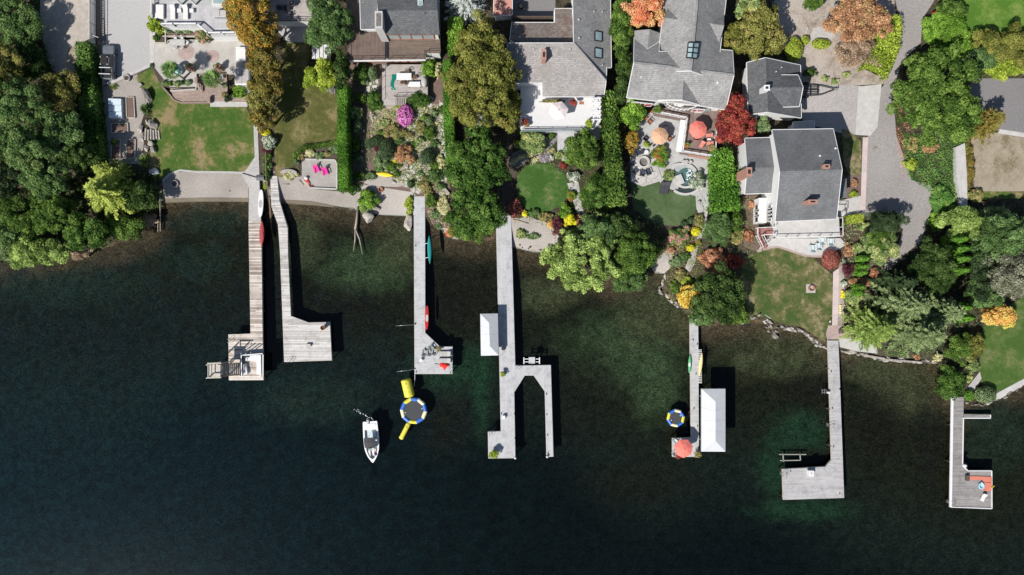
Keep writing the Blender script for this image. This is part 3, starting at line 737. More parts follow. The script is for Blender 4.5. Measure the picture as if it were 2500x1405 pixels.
# the water: clear, faintly tinted, reflecting the sky
mw = bpy.data.materials.new('water'); mw.use_nodes = True; t = mw.node_tree; t.nodes.clear()
o_ = N(t, 'OutputMaterial'); tb = N(t, 'BsdfTransparent'); tb.inputs[0].default_value = (.84,.90,.88,1)
gl = N(t, 'BsdfGlossy'); gl.inputs['Roughness'].default_value = .1; gl.inputs[0].default_value = (1,1,1,1)
fr = N(t, 'Fresnel', i_IOR=1.27); mx = N(t, 'MixShader'); v = N(t, 'NewGeometry').outputs['Position']
mp = N(t, 'Mapping'); mp.inputs['Rotation'].default_value = (0, 0, R(-35)); mp.inputs['Scale'].default_value = (.45, 1.4, 1); t.links.new(v, mp.inputs[0])
h1 = noise(t, mp.outputs[0], 1.1, 5, .62, .4)
b_ = N(t, 'Bump', i_Strength=.22, i_Distance=.05); t.links.new(h1, b_.inputs['Height'])
t.links.new(b_.outputs[0], fr.inputs['Normal']); t.links.new(b_.outputs[0], gl.inputs['Normal'])
t.links.new(fr.outputs[0], mx.inputs[0]); t.links.new(tb.outputs[0], mx.inputs[1]); t.links.new(gl.outputs[0], mx.inputs[2]); t.links.new(mx.outputs[0], o_.inputs[0])
me = bpy.data.meshes.new('water'); me.from_pydata([(-420,-320,0),(420,-320,0),(420,60,0),(-420,60,0)], [], [[0,1,2,3]]); me.materials.append(mw)
wat = bpy.data.objects.new('water', me); COL.objects.link(wat); kind(wat, 'structure')

# ---------------------------------------------------------------- surfaces on the land
S = lambda n, pts, m, off=.02, **k: sheet(n, pts, MATS[m], off, **k)
# beaches
S('beach', [(396,440),(420,422),(480,418),(540,422),(600,420),(612,440),(612,494),(500,492),(402,495),(388,488)], 'gravel', .03, drape=True)
S('beach', [(640,430),(700,408),(735,430),(760,462),(830,468),(900,470),(905,525),(860,511),(760,502),(690,497),(655,496)], 'gravel', .03, drape=True)
S('beach', [(880,445),(925,418),(975,440),(1008,460),(1012,530),(985,528),(900,524),(872,505)], 'gravel_pale', .034, drape=True)
S('beach', [(1215,590),(1236,560),(1249,532),(1268,534),(1290,528),(1312,538),(1330,541),(1348,556),(1362,572),(1368,590),(1376,602),(1350,618),(1300,616),(1250,604)], 'gravel_pale', .03, drape=True)
S('beach', [(1052,540),(1092,552),(1120,586),(1105,584),(1060,554)], 'gravel', .03, drape=True)
S('beach', [(1585,650),(1640,600),(1650,640),(1622,668),(1600,668)], 'gravel_pale', .03, drape=True)
S('wet_shore', [(400,486),(500,483),(608,484),(608,494),(500,493),(402,497)], 'wet_gravel', .075, drape=True)
S('wet_shore', [(690,488),(760,492),(905,520),(900,526),(860,511),(760,502),(692,497)], 'wet_gravel', .075, drape=True)
# the drive and the court by the hedge
S('dirt_road', [(98,-40),(226,-40),(226,0),(219,95),(192,108),(185,170),(168,196),(140,190),(112,140),(98,60)], 'dirt')
S('grass', [(168,120),(186,108),(188,190),(165,172),(160,150)], 'grass_straw', .028)
S('path', [(234,-40),(243,-40),(248,215),(238,215)], 'brown_strip', .024)
S('path', [(243,-40),(253,-40),(256,100),(262,205),(250,212)], 'concrete', .026)
S('parking_court', [(253,-40),(366,-40),(366,158),(270,204),(262,204)], 'court', .022)
S('path', [(366,-40),(377,-40),(377,165),(366,165)], 'concrete_pale', .03)
S('garden_path', [(250,214),(272,205),(335,182),(350,225),(358,262),(345,300),(352,345),(345,400),(262,405)], 'gravel', .024)
S('lawn', [(332,190),(352,175),(370,166),(395,212),(425,246),(510,253),(600,261),(612,285),(622,310),(622,388),(598,420),(560,419),(480,418),(440,414),(412,424),(392,440),(362,420),(366,380),(368,330),(372,262),(350,225)], 'lawn_green', .03)
S('path', [(619,308),(629,306),(634,438),(612,430),(592,424),(602,414),(622,384)], 'concrete', .04)
S('kerb', [(396,440),(412,424),(440,414),(480,418),(560,419),(598,420),(592,426),(560,424),(480,423),(440,419),(415,428),(400,444)], 'concrete', .06)
# second garden
S('patio', [(652,46),(772,46),(772,108),(705,108)], 'concrete', .025)
S('lawn', [(690,104),(770,104),(745,170),(775,215),(836,225),(836,345),(790,352),(742,356),(716,374),(714,410),(735,432),(672,434),(668,300),(690,200)], 'lawn_olive', .03)
S('garden_soil', [(714,372),(742,352),(838,340),(838,395),(816,388),(745,388),(714,405)], 'soil', .034)
S('patio', [(737,397),(748,389),(816,390),(822,398),(822,462),(757,459),(737,436)], 'paver_grey', .05)
S('garden_soil', [(632,310),(668,308),(672,432),(636,440)], 'soil', .028)
# third garden
S('garden_soil', [(852,150),(1080,150),(1105,560),(1060,552),(1008,470),(880,450),(862,480),(852,470)], 'bark_mulch', .02)
S('garden_path', [(894,188),(922,185),(926,225),(905,240),(888,225)], 'flagstone', .03)
S('garden_path', [(1032,225),(1060,240),(1052,262),(1020,300),(1010,330),(1018,365),(1030,400),(1048,425),(1030,470),(1012,480),(1005,458),(965,455),(962,440),(990,425),(1003,405),(1004,370),(992,335),(1000,300),(1018,262)], 'flagstone', .03)
S('garden_path', [(1072,245),(1088,260),(1092,430),(1085,480),(1072,490),(1080,420),(1076,330)], 'flagstone', .03)
S('grass', [(905,280),(960,262),(972,300),(935,330),(905,325)], 'grass_straw', .028)
S('garden_soil', [(915,260),(1075,255),(1085,440),(1040,440),(940,420),(910,340)], 'bare_yard', .024)
# fourth garden
S('path', [(1245,405),(1250,375),(1290,360),(1330,345),(1345,318),(1362,318),(1360,345),(1330,372),(1295,385),(1278,402),(1262,412)], 'asphalt_dark', .03)
S('lawn', [(1262,430),(1290,400),(1340,400),(1378,425),(1388,460),(1375,500),(1330,522),(1290,515),(1262,490)], 'lawn_deep', .034)
S('path', [(1384,448),(1412,444),(1420,500),(1432,545),(1420,560),(1402,500)], 'concrete', .03)
S('path', [(1238,330),(1258,400),(1262,420),(1240,520),(1222,520)], 'soil', .026)  # path coloured dark as soil to stand for the tree shade over it
# fifth garden
S('patio', [(1560,290),(1600,268),(1680,285),(1665,372),(1745,386),(1745,470),(1735,510),(1705,510),(1700,480),(1620,458),(1600,430),(1580,440),(1545,440),(1540,400),(1545,330)], 'slab_grey', .05)
S('patio', [(1538,380),(1600,372),(1612,402),(1602,420),(1612,443),(1570,456),(1540,445)], 'flagstone_tight', .056)
S('lawn', [(1540,448),(1575,455),(1615,443),(1640,470),(1700,480),(1702,505),(1690,530),(1655,552),(1600,548),(1545,510)], 'turf', .04)
S('path', [(1698,480),(1718,476),(1728,520),(1722,560),(1704,600),(1696,645),(1684,665),(1672,655),(1690,610),(1706,570),(1712,535),(1700,510)], 'concrete', .044)
S('garden_soil', [(1600,545),(1700,530),(1760,540),(1820,480),(1860,480),(1862,620),(1700,700),(1640,730),(1652,700),(1655,640),(1642,592)], 'soil', .02)
# sixth garden
S('bark_bed', [(1815,478),(1885,478),(1872,600),(1840,615),(1815,600)], 'bark_mulch', .03)
S('patio', [(1850,612),(1870,584),(2052,582),(2066,598),(2025,622),(2010,627),(1985,626),(1965,624),(1930,612),(1900,603),(1880,604)], 'concrete_pale', .05)
S('kerb', [(1846,614),(1850,610),(1880,602),(1900,601),(1930,610),(1965,622),(1985,624),(2010,625),(2022,622),(2022,626),(2010,630),(1985,629),(1963,627),(1928,615),(1900,606),(1882,607),(1852,617)], 'brick_path', .056)
S('lawn', [(1810,630),(1850,617),(1882,607),(1900,606),(1928,615),(1963,627),(1985,630),(2005,650),(2033,672),(2033,780),(2020,800),(2014,836),(1990,820),(1960,800),(1920,792),(1890,784),(1868,776),(1830,768),(1810,740)], 'lawn_patchy', .03)
S('path', [(2034,665),(2048,655),(2045,795),(2031,795)], 'paver_pink', .044)
S('garden_soil', [(2048,640),(2062,640),(2060,800),(2045,795)], 'bare_yard', .03)
S('patio', [(2022,795),(2060,795),(2080,812),(2075,835),(2020,836),(2016,815)], 'brick_path', .05)
S('slab', [(2048,826),(2100,830),(2140,845),(2142,864),(2090,858),(2050,848)], 'concrete_pale', .054)
S('garden_soil', [(2048,540),(2110,535),(2190,620),(2180,720),(2300,880),(2150,870),(2080,820),(2060,700)], 'soil', .022)
# roads on the right
S('road', [(2175,-40),(2300,-40),(2276,10),(2252,45),(2248,105),(2200,150),(2180,225),(2188,330),(2225,440),(2275,455),(2278,500),(2248,590),(2205,625),(2165,665),(2150,660),(2190,610),(2205,560),(2150,515),(2110,530),(2118,330),(2130,240),(2165,200),(2185,150),(2200,60)], 'asphalt', .03)
S('driveway', [(1955,205),(2100,210),(2090,330),(2050,325),(1960,300)], 'drive_paving', .034)
S('driveway', [(2096,212),(2152,206),(2142,310),(2125,332),(2088,330)], 'concrete_pale', .04)
S('sidewalk', [(2106,336),(2119,336),(2112,520),(2100,520)], 'paver_pink', .046)
S('lawn', [(2055,316),(2070,318),(2102,345),(2104,425),(2080,440),(2060,400)], 'lawn_patchy', .036)
S('path', [(2046,492),(2104,478),(2112,525),(2046,530)], 'concrete_pale', .042)
S('bark_bed', [(2068,430),(2104,426),(2100,490),(2066,490)], 'bark_mulch', .038)
S('yard', [(1880,-40),(2180,-40),(2190,80),(2170,205),(1960,215),(1930,130),(1890,60)], 'bare_yard', .024)
S('path', [(1985,70),(2030,60),(2040,90),(2010,108),(1975,100)], 'concrete', .03)
S('grass', [(2330,-40),(2560,-40),(2560,150),(2430,150),(2370,110),(2345,50)], 'grass_rank', .03)
S('parking_lot', [(2370,192),(2560,192),(2560,340),(2500,330),(2440,318),(2390,320),(2370,260)], 'asphalt_dark', .032)
S('kerb', [(2440,316),(2560,334),(2560,345),(2436,326)], 'concrete_pale', .05)
S('yard', [(2370,330),(2436,324),(2560,345),(2560,460),(2500,468),(2378,468)], 'grass_straw', .028)
S('grass', [(2378,466),(2500,470),(2490,485),(2400,488)], 'lawn_green', .034)
S('lawn', [(2400,800),(2440,760),(2560,690),(2560,905),(2500,930),(2440,955),(2400,962),(2390,905)], 'lawn_mown', .03)
S('path', [(2363,945),(2392,908),(2396,925),(2370,965)], 'concrete', .036)
S('path', [(2425,965),(2500,925),(2560,890),(2560,905),(2500,940),(2435,978)], 'concrete_pale', .038)
# ---------------------------------------------------------------- trees and plants: kind, x, y, rx, ry (photo px), height m, leaves, label
FW = 'trees of the wooded left shore'
for a in [
 ('bl', 40,60,66,70,5.5,'mixed','wide grey-green tree in the top left corner beside the dirt road'),
 ('bl', 5,165,55,60,8,'olivebrown','olive brown tree at the left edge below the top corner tree'),
 ('bl', 72,150,40,52,4.5,'dark','dark tree at the bend of the dirt road, shading it'),
 ('bl', 45,255,80,66,10,'mixed','broad grey-green tree at the left edge level with the garden beds'),
 ('bl', 150,225,46,54,6,'olivebrown','dark olive tree against the clipped laurel hedge'),
 ('bl', 150,330,54,58,7.5,'dullgreen','low olive tree under the laurel hedge, by the shaded path'),
 ('bl', 60,360,70,58,10,'mixed','grey-green tree between the left edge and the olive tree'),
 ('bl', 15,440,50,55,6,'blackgreen','very dark tree at the left edge in a shaded gap'),
 ('bl', 120,440,62,52,8.5,'mixed','grey-green tree touching the yellow-green cypress on its left'),
 ('bl', 200,385,40,34,7,'dark','dark tree between the laurel hedge and the yellow-green cypress'),
 ('bl', 60,520,58,52,7,'green','olive green tree inland of the pale willow on the left shore'),
 ('bl', 140,530,56,50,8,'green','mid green tree below and left of the yellow-green cypress'),
 ('bl', 215,570,58,40,5.5,'laurel','glossy dark green tree leaning over the water below the cypress'),
 ('bl', 20,560,48,50,6,'mixed','grey-green tree at the left edge above the pale willow'),
 ('bl', 95,612,82,40,5.5,'willow','pale yellowish willow hanging over the lake on the left shore'),
 ('bl', 20,610,48,34,4.5,'fir','dull green tree at the left edge by the water'),
 ('bl', 345,480,42,42,4.5,'dark','dark tree beside the pebble beach, right of the yellow-green cypress'),
 ('bl', 300,555,52,30,3.2,'green','low green tree over the water between cypress and beach'),
]: plant(*a, group=FW, leaf=.185)
plant('co', 268,472,76,84,9,'cedar','bright yellow-green cypress on the wooded shore', leaf=.17, per=9, dens=1.5)
plant('co', 268,420,60,36,6,'cedar','smaller yellow-green cypress behind the bright one', leaf=.15, per=8)
plant('sh', 195,612,30,24,1.8,'tanbush','brown dry bush at the water under the glossy tree', leaf=.12)
plant('sh', 365,538,22,16,1.3,'tanbush','greyish dry bush at the end of the wooded shore', leaf=.11)
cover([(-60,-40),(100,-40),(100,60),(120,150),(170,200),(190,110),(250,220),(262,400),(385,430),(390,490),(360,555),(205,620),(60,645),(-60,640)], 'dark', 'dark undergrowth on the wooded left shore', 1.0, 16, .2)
hedge([(200,106),(212,260),(228,392)], [34,36,34], 2.5, 'laurel', 'tall clipped laurel hedge between dirt road and parking court', leaf=.17)
# first garden
plant('bl', 384,64,22,24,4.2,'lime','lime green tree at the corner of the white tiled deck', leaf=.17)
for x, r, k in ((420,9,'third from the pink flowers'),(442,8,'second from the pink flowers'),(463,11,'nearest the pink flowers')): plant('cl', x,81,r,7,.8,'sage','round grey-green lavender ball under the white deck, '+k, 'lavender balls under the deck')
plant('sh', 500,91,22,19,1.5,'pinkfl','bush with pink flowers below the tiled deck', leaf=.13)
plant('sh', 386,95,9,8,.7,'green','small green plant in the square timber planter, lower one', leaf=.11); plant('sh', 396,84,9,8,.8,'green','small green plant in the square timber planter, upper one', leaf=.11)
plant('pm', 421,175,25,24,4.6,'palm','fan palm beside the blue pod chair', bark='bark_pale'); plant('pm', 521,194,26,24,4.6,'palm','fan palm beside the brick steps', bark='bark_pale')
plant('cl', 375,162,9,8,.8,'topiary','small round shrub where the curb meets the beige patio')
for x, y, r, k, l in ((405,205,7,'sage','small shrub in the curved bed left of the brick terrace'),(418,208,7,'green','green plant in the curved bed beneath the fan palm'),(435,208,8,'variegated','spotted plant in the curved bed beside the terrace'),(450,206,7,'topiary','dark round plant in the curved bed near the steps'),(463,205,9,'sage','grey round plant at the top of the brick steps'),(553,235,9,'mixfl','mixed planter plant by the white hot tub steps'),(575,236,8,'green','green plant above the white step'),(557,243,8,'topiary','small dark shrub on the brick terrace near the white step'),(551,212,7,'sage','grey shrub between palm and hot tub'),(588,228,16,'bright','bright green bush under the amber trees beside the terrace')):
    plant('sh', x, y, r, r, .75, k, l, leaf=.10)
plant('sp', 276,213,15,10,.9,'variegated','spiky pale plant at the end of the diagonal curb')
plant('sp', 355,266,17,20,1.5,'dullgreen','large spiky agave among the boulders', asp=.16); plant('sp', 351,393,19,20,1.3,'willow','round fountain grass below the boulders', n=320, asp=.06)
plant('sh', 276,346,8,9,.5,'bright','green crop in the shaded raised bed', leaf=.1)
AM = 'amber trees between the gardens'
for a in [
 ('bl', 605,35,58,52,9,'autumn','amber tree at the top, overlapping the white tiled deck'),
 ('bl', 632,92,46,42,8.5,'autumn','amber tree next below the topmost of its row'),
 ('bl', 648,150,44,40,8,'umber','brownish tree beside the white daybed'),
 ('bl', 655,205,44,40,8,'umber','brown-green tree beside the hot tub'),
 ('bl', 640,240,38,34,7,'olivebrown','olive brown tree over the edge of the brick terrace'),
 ('bl', 648,290,38,32,6.5,'umber','last brown-orange tree of the row, at the head of the narrow path')]: plant(*a, group=AM, leaf=.19)
# second garden
plant('bl', 805,62,62,70,7.5,'dullgreen','dull green tree over the pale deck at the top', leaf=.17)
plant('sh', 772,84,20,24,3.5,'rusty','sparse orange-leaved tree above the white slatted bench', leaf=.17, lai=.45)
plant('bl', 784,186,42,36,3.8,'lime','yellow-green round tree on the olive lawn', leaf=.15)
plant('sh', 815,210,18,22,1.2,'lilac','pinkish bush beside the yellow-green tree', leaf=.11)
plant('bl', 835,175,20,60,5,'dark','dark tree between the pale bench and the next house', leaf=.17)
hedge([(835,205),(834,330),(838,462)], [20,22,23], 3.7, 'hedge', 'long thin clipped hedge right of the olive lawn', leaf=.09)
plant('sh', 650,326,11,8,.8,'yellow','yellow flowering plant at the head of the narrow bed', leaf=.1); plant('sh', 657,347,18,19,1.7,'whitefl','white-flowered silver bush in the narrow bed', leaf=.12)
for y, r, k, l in ((366,14,'plum','dark red plant below the white-flowered bush'),(385,13,'green','green shrub in the narrow bed above the little grey roof'),(408,13,'dullgreen','dull shrub in the narrow bed'),(428,10,'laurel','dark shrub at the lower end of the narrow bed')): plant('sh', 651+(y%7), y, r, 13, .9, k, l, leaf=.11)
hedge([(720,398),(718,378),(742,360),(790,354),(836,344)], 9, .6, 'green', 'low box edging curving round the flower bed', leaf=.07)
for x, y, r, k, l in ((730,384,11,'mixfl','yellowish flowers left in the bed above the pink chairs'),(722,396,8,'whitefl','pale silver plant at the bed corner by the grey pavers'),(757,374,13,'straw','straw coloured tuft in the bed above the pink chairs'),(780,380,12,'sage','blue-green plant in the middle of the flower bed'),(800,376,10,'mixfl','orange mixed flowers in the bed by the hedge'),(818,366,14,'sage','pale green bush in the bed corner by the hedge'),(706,428,16,'straw','straw coloured weeds along the pebble beach')):
    plant('sh', x, y, r, r*.8, .6, k, l, leaf=.09)
plant('sh', 650,452,6,12,.7,'lime','yellow-green weeds beside the grey ramp', leaf=.09)
# third garden
hedge([(1091,150),(1095,300),(1104,438)], [18,22,20], 2.4, 'hedge', 'thin clipped hedge under the huge olive tree', leaf=.09)
hedge([(1112,45),(1108,130)], [34,26], 3.2, 'bright', 'leafy hedge between dark roof and olive tree', leaf=.15)
plant('bl', 1175,190,92,140,11,'olive','huge olive and rust coloured tree between two houses', leaf=.21, lobe=1.1, rag=.12)
plant('bl', 1240,270,34,50,7,'olive','olive tree overhanging the white roof terrace', leaf=.19)
plant('bl', 1165,395,76,84,7.5,'laurel','big glossy dark green tree below the huge olive tree', leaf=.21)
plant('bl', 1160,510,70,70,6,'laurel','glossy green tree at the shore left of the widest white pier', leaf=.2)
plant('bl', 1150,560,58,34,3.2,'green','low green tree hanging over the water by the widest white pier', leaf=.17)
plant('sh', 1101,567,14,15,1.1,'coral','small coral-red shrub at the water', leaf=.1)
plant('co', 1135,5,62,56,9,'silver','silvery blue conifer at the top edge', leaf=.15, per=9, dens=1.3)
plant('co', 1180,292,34,24,4,'silver','small silvery conifer at the foot of the huge olive tree', leaf=.12)
plant('cl', 990,283,20,26,1.7,'magenta','round magenta flowering bush', leaf=.12)
for a in [
 ('cl', 913,347,24,12,1.5,'topiary','long dark clipped shrub, tilted, beside the big clipped egg'),
 ('cl', 944,366,19,26,1.9,'topiary','biggest egg-shaped clipped shrub in the rock garden'),
 ('cl', 1043,383,19,19,1.9,'topiary','round clipped shrub right of the flagstone path'),
 ('cl', 1048,296,10,11,1.2,'topiary_pale','pale clipped ball near the hedge'),
 ('cl', 1036,287,7,8,1.0,'hedge','small bright clipped ball near the hedge'),
 ('cl', 873,309,11,17,1.7,'topiary_pale','upright clipped shrub alone in the shade'),
 ('cl', 911,180,12,17,1.8,'topiary_pale','tall pale clipped shrub beside the grey deck'),
 ('cl', 1003,450,8,10,.9,'topiary','small dark shrub amid the flagstones'),
 ('cl', 1080,268,9,10,.9,'dark','dark ball at the foot of the thin hedge')]: plant(*a, **({'rz': .5} if a[1] == 913 else {}))
for a in [
 ('sh', 986,378,23,25,1.7,'rusty','orange and green maple-like bush in the rock garden'),
 ('sh', 962,322,26,20,1.2,'mixfl','mixed rust and green planting above the clipped egg'),
 ('sh', 1048,324,17,17,1.3,'green','green bush at the right of the rock garden'),
 ('sh', 1026,312,14,16,1.0,'mixfl','mixed orange planting right of the magenta bush'),
 ('sh', 928,390,18,24,.9,'sage','grey-green planting left below the clipped egg'),
 ('sh', 955,408,20,12,.7,'green','green planting above the yellow kayak'),
 ('sh', 920,361,8,10,.8,'plum','dark red bush between the two clipped shrubs'),
 ('sh', 882,180,20,24,1.9,'laurel','dark bush against the house wall by the flagstones'),
 ('sh', 917,250,22,28,2.0,'laurel','dark bush left of the deck stairs'),
 ('sh', 1022,243,32,20,2.0,'laurel','dark wide bush below the grey deck'),
 ('sh', 1046,168,20,24,2.6,'bright','yellow-green tree at the corner of the grey deck'),
 ('sh', 1069,170,9,19,1.8,'straw','pale straw coloured bush beside the thin hedge'),
 ('sh', 868,275,20,18,1.6,'variegated','pale feathery shrub in the shaded strip'),
 ('sh', 870,355,10,22,1.1,'green','green planting in the shaded strip'),
 ('sh', 898,488,28,26,2.2,'bright','bright green bush on the second beach'),
 ('sh', 862,462,14,14,1.0,'dullgreen','dull shrub at the lower end of the long hedge'),
 ('sh', 903,430,18,9,.8,'sage','low shrub left of the yellow kayak'),
 ('sh', 998,500,11,24,1.2,'lime','yellow-green shrub beside the head of the slim white pier'),
 ('sh', 1052,492,14,20,1.3,'green','green shrub right of the head of the slim white pier'),
 ('sh', 1062,430,20,16,1.4,'dullgreen','dark leafless-looking shrub near the flagstones'),
 ('sh', 1036,450,17,17,1.2,'mixfl','mixed brown planting by the flagstone fan'),
 ('sh', 1062,525,13,14,.9,'sage','grey shrub by the shore right of the slim white pier'),
 ('sh', 1084,500,16,30,.9,'straw','pale meadow plants under the glossy tree'),
 ('sh', 968,258,16,8,.6,'lime','yellow flowers above the magenta bush'),
 ('sh', 1075,395,10,18,.8,'straw','pale plants between flagstones and thin hedge'),
 ('sh', 964,393,5,5,.5,'yellow','tiny yellow bush below the clipped egg')]: plant(*a, leaf=.12)
cover([(905,265),(1075,262),(1088,430),(1040,470),(935,425),(905,340)], 'mixfl', 'mixed low planting of the rock garden', .4, 20, .11, 'low_planting', .5)
cover([(852,160),(885,160),(905,300),(905,440),(860,470),(852,440)], 'dark', 'dark ground ivy in the shaded strip beside the long hedge', .4, 10, .13, 'ivy', .6)
# fourth garden
plant('sh', 1296,347,42,32,2.6,'variegated','speckled green bush below the white terrace', leaf=.16)
plant('sh', 1262,352,9,9,.8,'yellow','yellow bush at the bend of the dark path', leaf=.1)
plant('bl', 1420,372,48,52,5.5,'green','green tree beside the white walkway and lawn', leaf=.17)
plant('sh', 1347,330,8,12,1.2,'green','slim green shrub at the head of the white walkway', leaf=.12)
hedge([(1250,397),(1270,384),(1295,378),(1318,362)], 7, .4, 'straw', 'straw yellow grass edging of the curved path, upper side', name='grass_edging', leaf=.09); hedge([(1296,396),(1320,384),(1350,366)], 9, .4, 'straw', 'straw yellow grass edging of the curved path, lower side', name='grass_edging', leaf=.09)
for a in [
 ('sh', 1330,384,18,14,.8,'lilac','lilac flowers beside the oval lawn'),
 ('sh', 1346,386,7,7,.7,'whitefl','small white flowers at the end of the lilac'),
 ('sh', 1365,378,12,12,1.0,'variegated','yellow-leaved plant at the foot of the white walkway'),
 ('sh', 1375,404,9,9,.7,'maple','small dark red plant by the oval lawn'),
 ('sh', 1400,432,20,14,1.2,'whitefl','white hydrangea at the lawn edge'),
 ('sh', 1394,478,13,14,.9,'redfl','red flowers right of the oval lawn'),
 ('sh', 1256,508,18,22,1.8,'redbush','rusty red shrub at the head of the widest white pier'),
 ('sh', 1281,522,7,8,.8,'yellow','yellow shrub by the pebble cove'),
 ('sh', 1305,520,15,12,1.0,'dullgreen','dull green plant under the oval lawn'),
 ('sh', 1333,530,20,11,.8,'mixfl','orange and green edging under the oval lawn'),
 ('sh', 1362,553,17,21,1.9,'plum','plum-red shrub by the pebble cove'),
 ('sh', 1381,518,17,20,1.6,'bright','blue-green shrub above the yellow one'),
 ('sh', 1392,536,17,17,1.6,'yellow','bright yellow shrub next to the plum one'),
 ('sh', 1412,540,10,20,1.5,'bronze','bronze shrub right of the bright yellow one'),
 ('sh', 1344,550,8,10,.8,'orange','orange plant left of the plum shrub'),
 ('sh', 1272,572,14,13,.8,'variegated','sage and yellow plants on the pebble cove'),
 ('sh', 1303,578,16,9,.6,'sage','low grey plants on the pebble cove'),
 ('sh', 1475,430,8,16,1.4,'whitefl','white-flowered shrub between green tree and tall hedge'),
 ('sh', 1460,515,14,14,1.2,'variegated','pale shrub under the dense laurel block')]: plant(*a, leaf=.12)
plant('bl', 1455,475,42,50,3.6,'laurel','dense clipped laurel block right of the oval lawn', leaf=.14, rag=.08, hb=.02)
plant('bl', 1418,635,94,78,8,'willow','pale willow hanging over the lake', leaf=.18)
plant('bl', 1450,572,60,44,7,'dullgreen','dull tree behind the pale willow', leaf=.17)
plant('bl', 1550,620,52,56,6.5,'green','green tree right of the pale willow', leaf=.18)
plant('bl', 1535,685,46,32,4.5,'dullgreen','dull green tree over the water right of the pale willow', leaf=.17)
plant('bl', 1505,560,52,44,6,'dark','dark tree in the shade between the two gardens', leaf=.18)
plant('sh', 1556,550,16,12,1.2,'pinkfl','pink-flowered shrub in the deep shade', leaf=.12)
plant('sh', 1540,562,10,9,.9,'lime','yellow-green shrub in the deep shade', leaf=.12)
hedge([(1488,225),(1494,330),(1502,430),(1508,500)], [26,30,34,40], 3.6, 'green', 'tall leafy laurel hedge between the fourth and fifth gardens', leaf=.18, rough=.16)
plant('bl', 1545,282,34,40,3.6,'bright','bright green tree at the patio corner by the red-trimmed house', leaf=.17)
plant('sh', 1540,345,20,28,2.2,'autumn','orange-green maple beside the tan umbrella', leaf=.14)
plant('bl', 1518,60,26,110,6,'green','green trees in the gap left of the grey shingled house', leaf=.18)
plant('bl', 1522,180,22,70,5,'dark','dark tree in the narrow gap left of the grey shingled house', leaf=.17)
plant('bl', 1578,28,52,48,7,'coral','coral autumn tree beside the grey shingled house', leaf=.17)
plant('sh', 1622,10,18,20,5,'autumn','yellow-orange branch tree at the top beside the coral tree', leaf=.16)
# fifth garden
plant('sh', 1612,382,22,24,1.5,'redfl','planting of red roses on the slab patio', leaf=.12)
plant('sh', 1606,401,17,7,.6,'bright','bright green edging below the red roses', leaf=.09)
plant('sh', 1702,445,22,22,1.7,'whitefl','white-flowered shrub beside the spa pool', leaf=.13)
plant('sh', 1632,428,17,14,.9,'variegated','yellow and green plants left of the spa pool', leaf=.1)
plant('sh', 1578,352,8,8,.7,'lime','lime plant beside the row of small pots', leaf=.1)
hedge([(1762,366),(1770,430),(1776,512)], [44,54,60], 2.8, 'hedge', 'thick leafy hedge between slab patio and white house', leaf=.17, rough=.14)
plant('bl', 1792,305,50,50,6.5,'maple','dark red maple between the two grey roofs', leaf=.15)
plant('bl', 1790,250,26,24,6,'maple','smaller red maple crown touching the grey shingled roof', leaf=.15)
plant('sh', 1765,278,12,12,2.4,'coral','orange-red bush by the outdoor grill', leaf=.12)
plant('bl', 1860,305,21,24,3.2,'sage','pale green small tree beside the red maple', leaf=.14)
plant('bl', 1755,560,36,46,3.2,'dullgreen','grey-green shrub mass beside the concrete path', leaf=.14)
plant('sh', 1795,540,22,30,2.2,'green','green shrub below the thick hedge', leaf=.14)
plant('sh', 1752,512,14,16,1.2,'sage','sage shrub at the bottom of the thick hedge', leaf=.11)
plant('sh', 1660,578,30,24,1.6,'pinkfl','large pink-flowered shrub beside the path', leaf=.13)
plant('sh', 1630,590,14,12,1.0,'pinkfl','small pink-flowered shrub left of the large one', leaf=.12)
plant('cl', 1699,566,12,11,1.1,'yellow','yellow clipped ball, upper of two by the path'); plant('cl', 1686,606,11,9,1.1,'yellow','yellow clipped ball, lower of two by the path')
plant('cl', 1686,539,9,9,.8,'topiary','dark clipped ball by the artificial turf'); plant('cl', 1671,547,10,8,.8,'topiary','second dark clipped ball, lower left by the artificial turf')
plant('sh', 1707,540,14,18,1.0,'mixfl','yellow and rust plants by the path bend', leaf=.1)
plant('sh', 1704,594,8,8,.6,'redfl','red flowers beside the lower yellow ball', leaf=.1)
plant('sh', 1742,637,35,32,2.4,'bronze','bronze copper shrub above the dark shore tree', leaf=.13, rag=.1)
plant('sh', 1795,640,22,18,1.5,'maple','reddish shrub right of the bronze shrub', leaf=.12)
plant('bl', 1750,720,74,66,7,'dark','dark green round tree at the shore', leaf=.19)
plant('bl', 1710,775,38,22,3,'dullgreen','low grey-green tree over the head of the narrow pier', leaf=.15)
plant('bl', 1790,770,42,24,3,'green','bright green low tree at the shore next to the rocks', leaf=.15)
plant('sh', 1682,723,29,31,3.2,'gold','golden yellow small tree at the shore', leaf=.16)
for a in [('sh',1650,640,16,14,.8,'sage','grey shrubs on the point beside the stone edge'),('sh',1660,670,15,18,.8,'mixfl','mixed flowers on the point above the golden tree'),('sh',1648,700,12,18,.8,'green','green shrubs behind the shore rocks'),('sh',1672,630,12,14,.8,'dullgreen','dull shrub beside the fork of the path'),('sh',1676,685,14,10,.7,'lime','yellow-green shrub at the end of the path'),('sh',1640,610,9,8,.7,'bronze','pinkish shrub at the head of the gravel ramp')]: plant(*a, leaf=.11)
cover([(1600,590),(1700,560),(1720,600),(1700,690),(1690,760),(1640,735),(1625,690),(1640,640)], 'mixfl', 'mixed low flowers on the point', .4, 42, .1, 'low_planting', .15)
cover([(1510,500),(1600,545),(1640,555),(1610,640),(1560,690),(1440,600),(1430,530)], 'dark', 'dark undergrowth between willow and turf', .8, 12, .17)
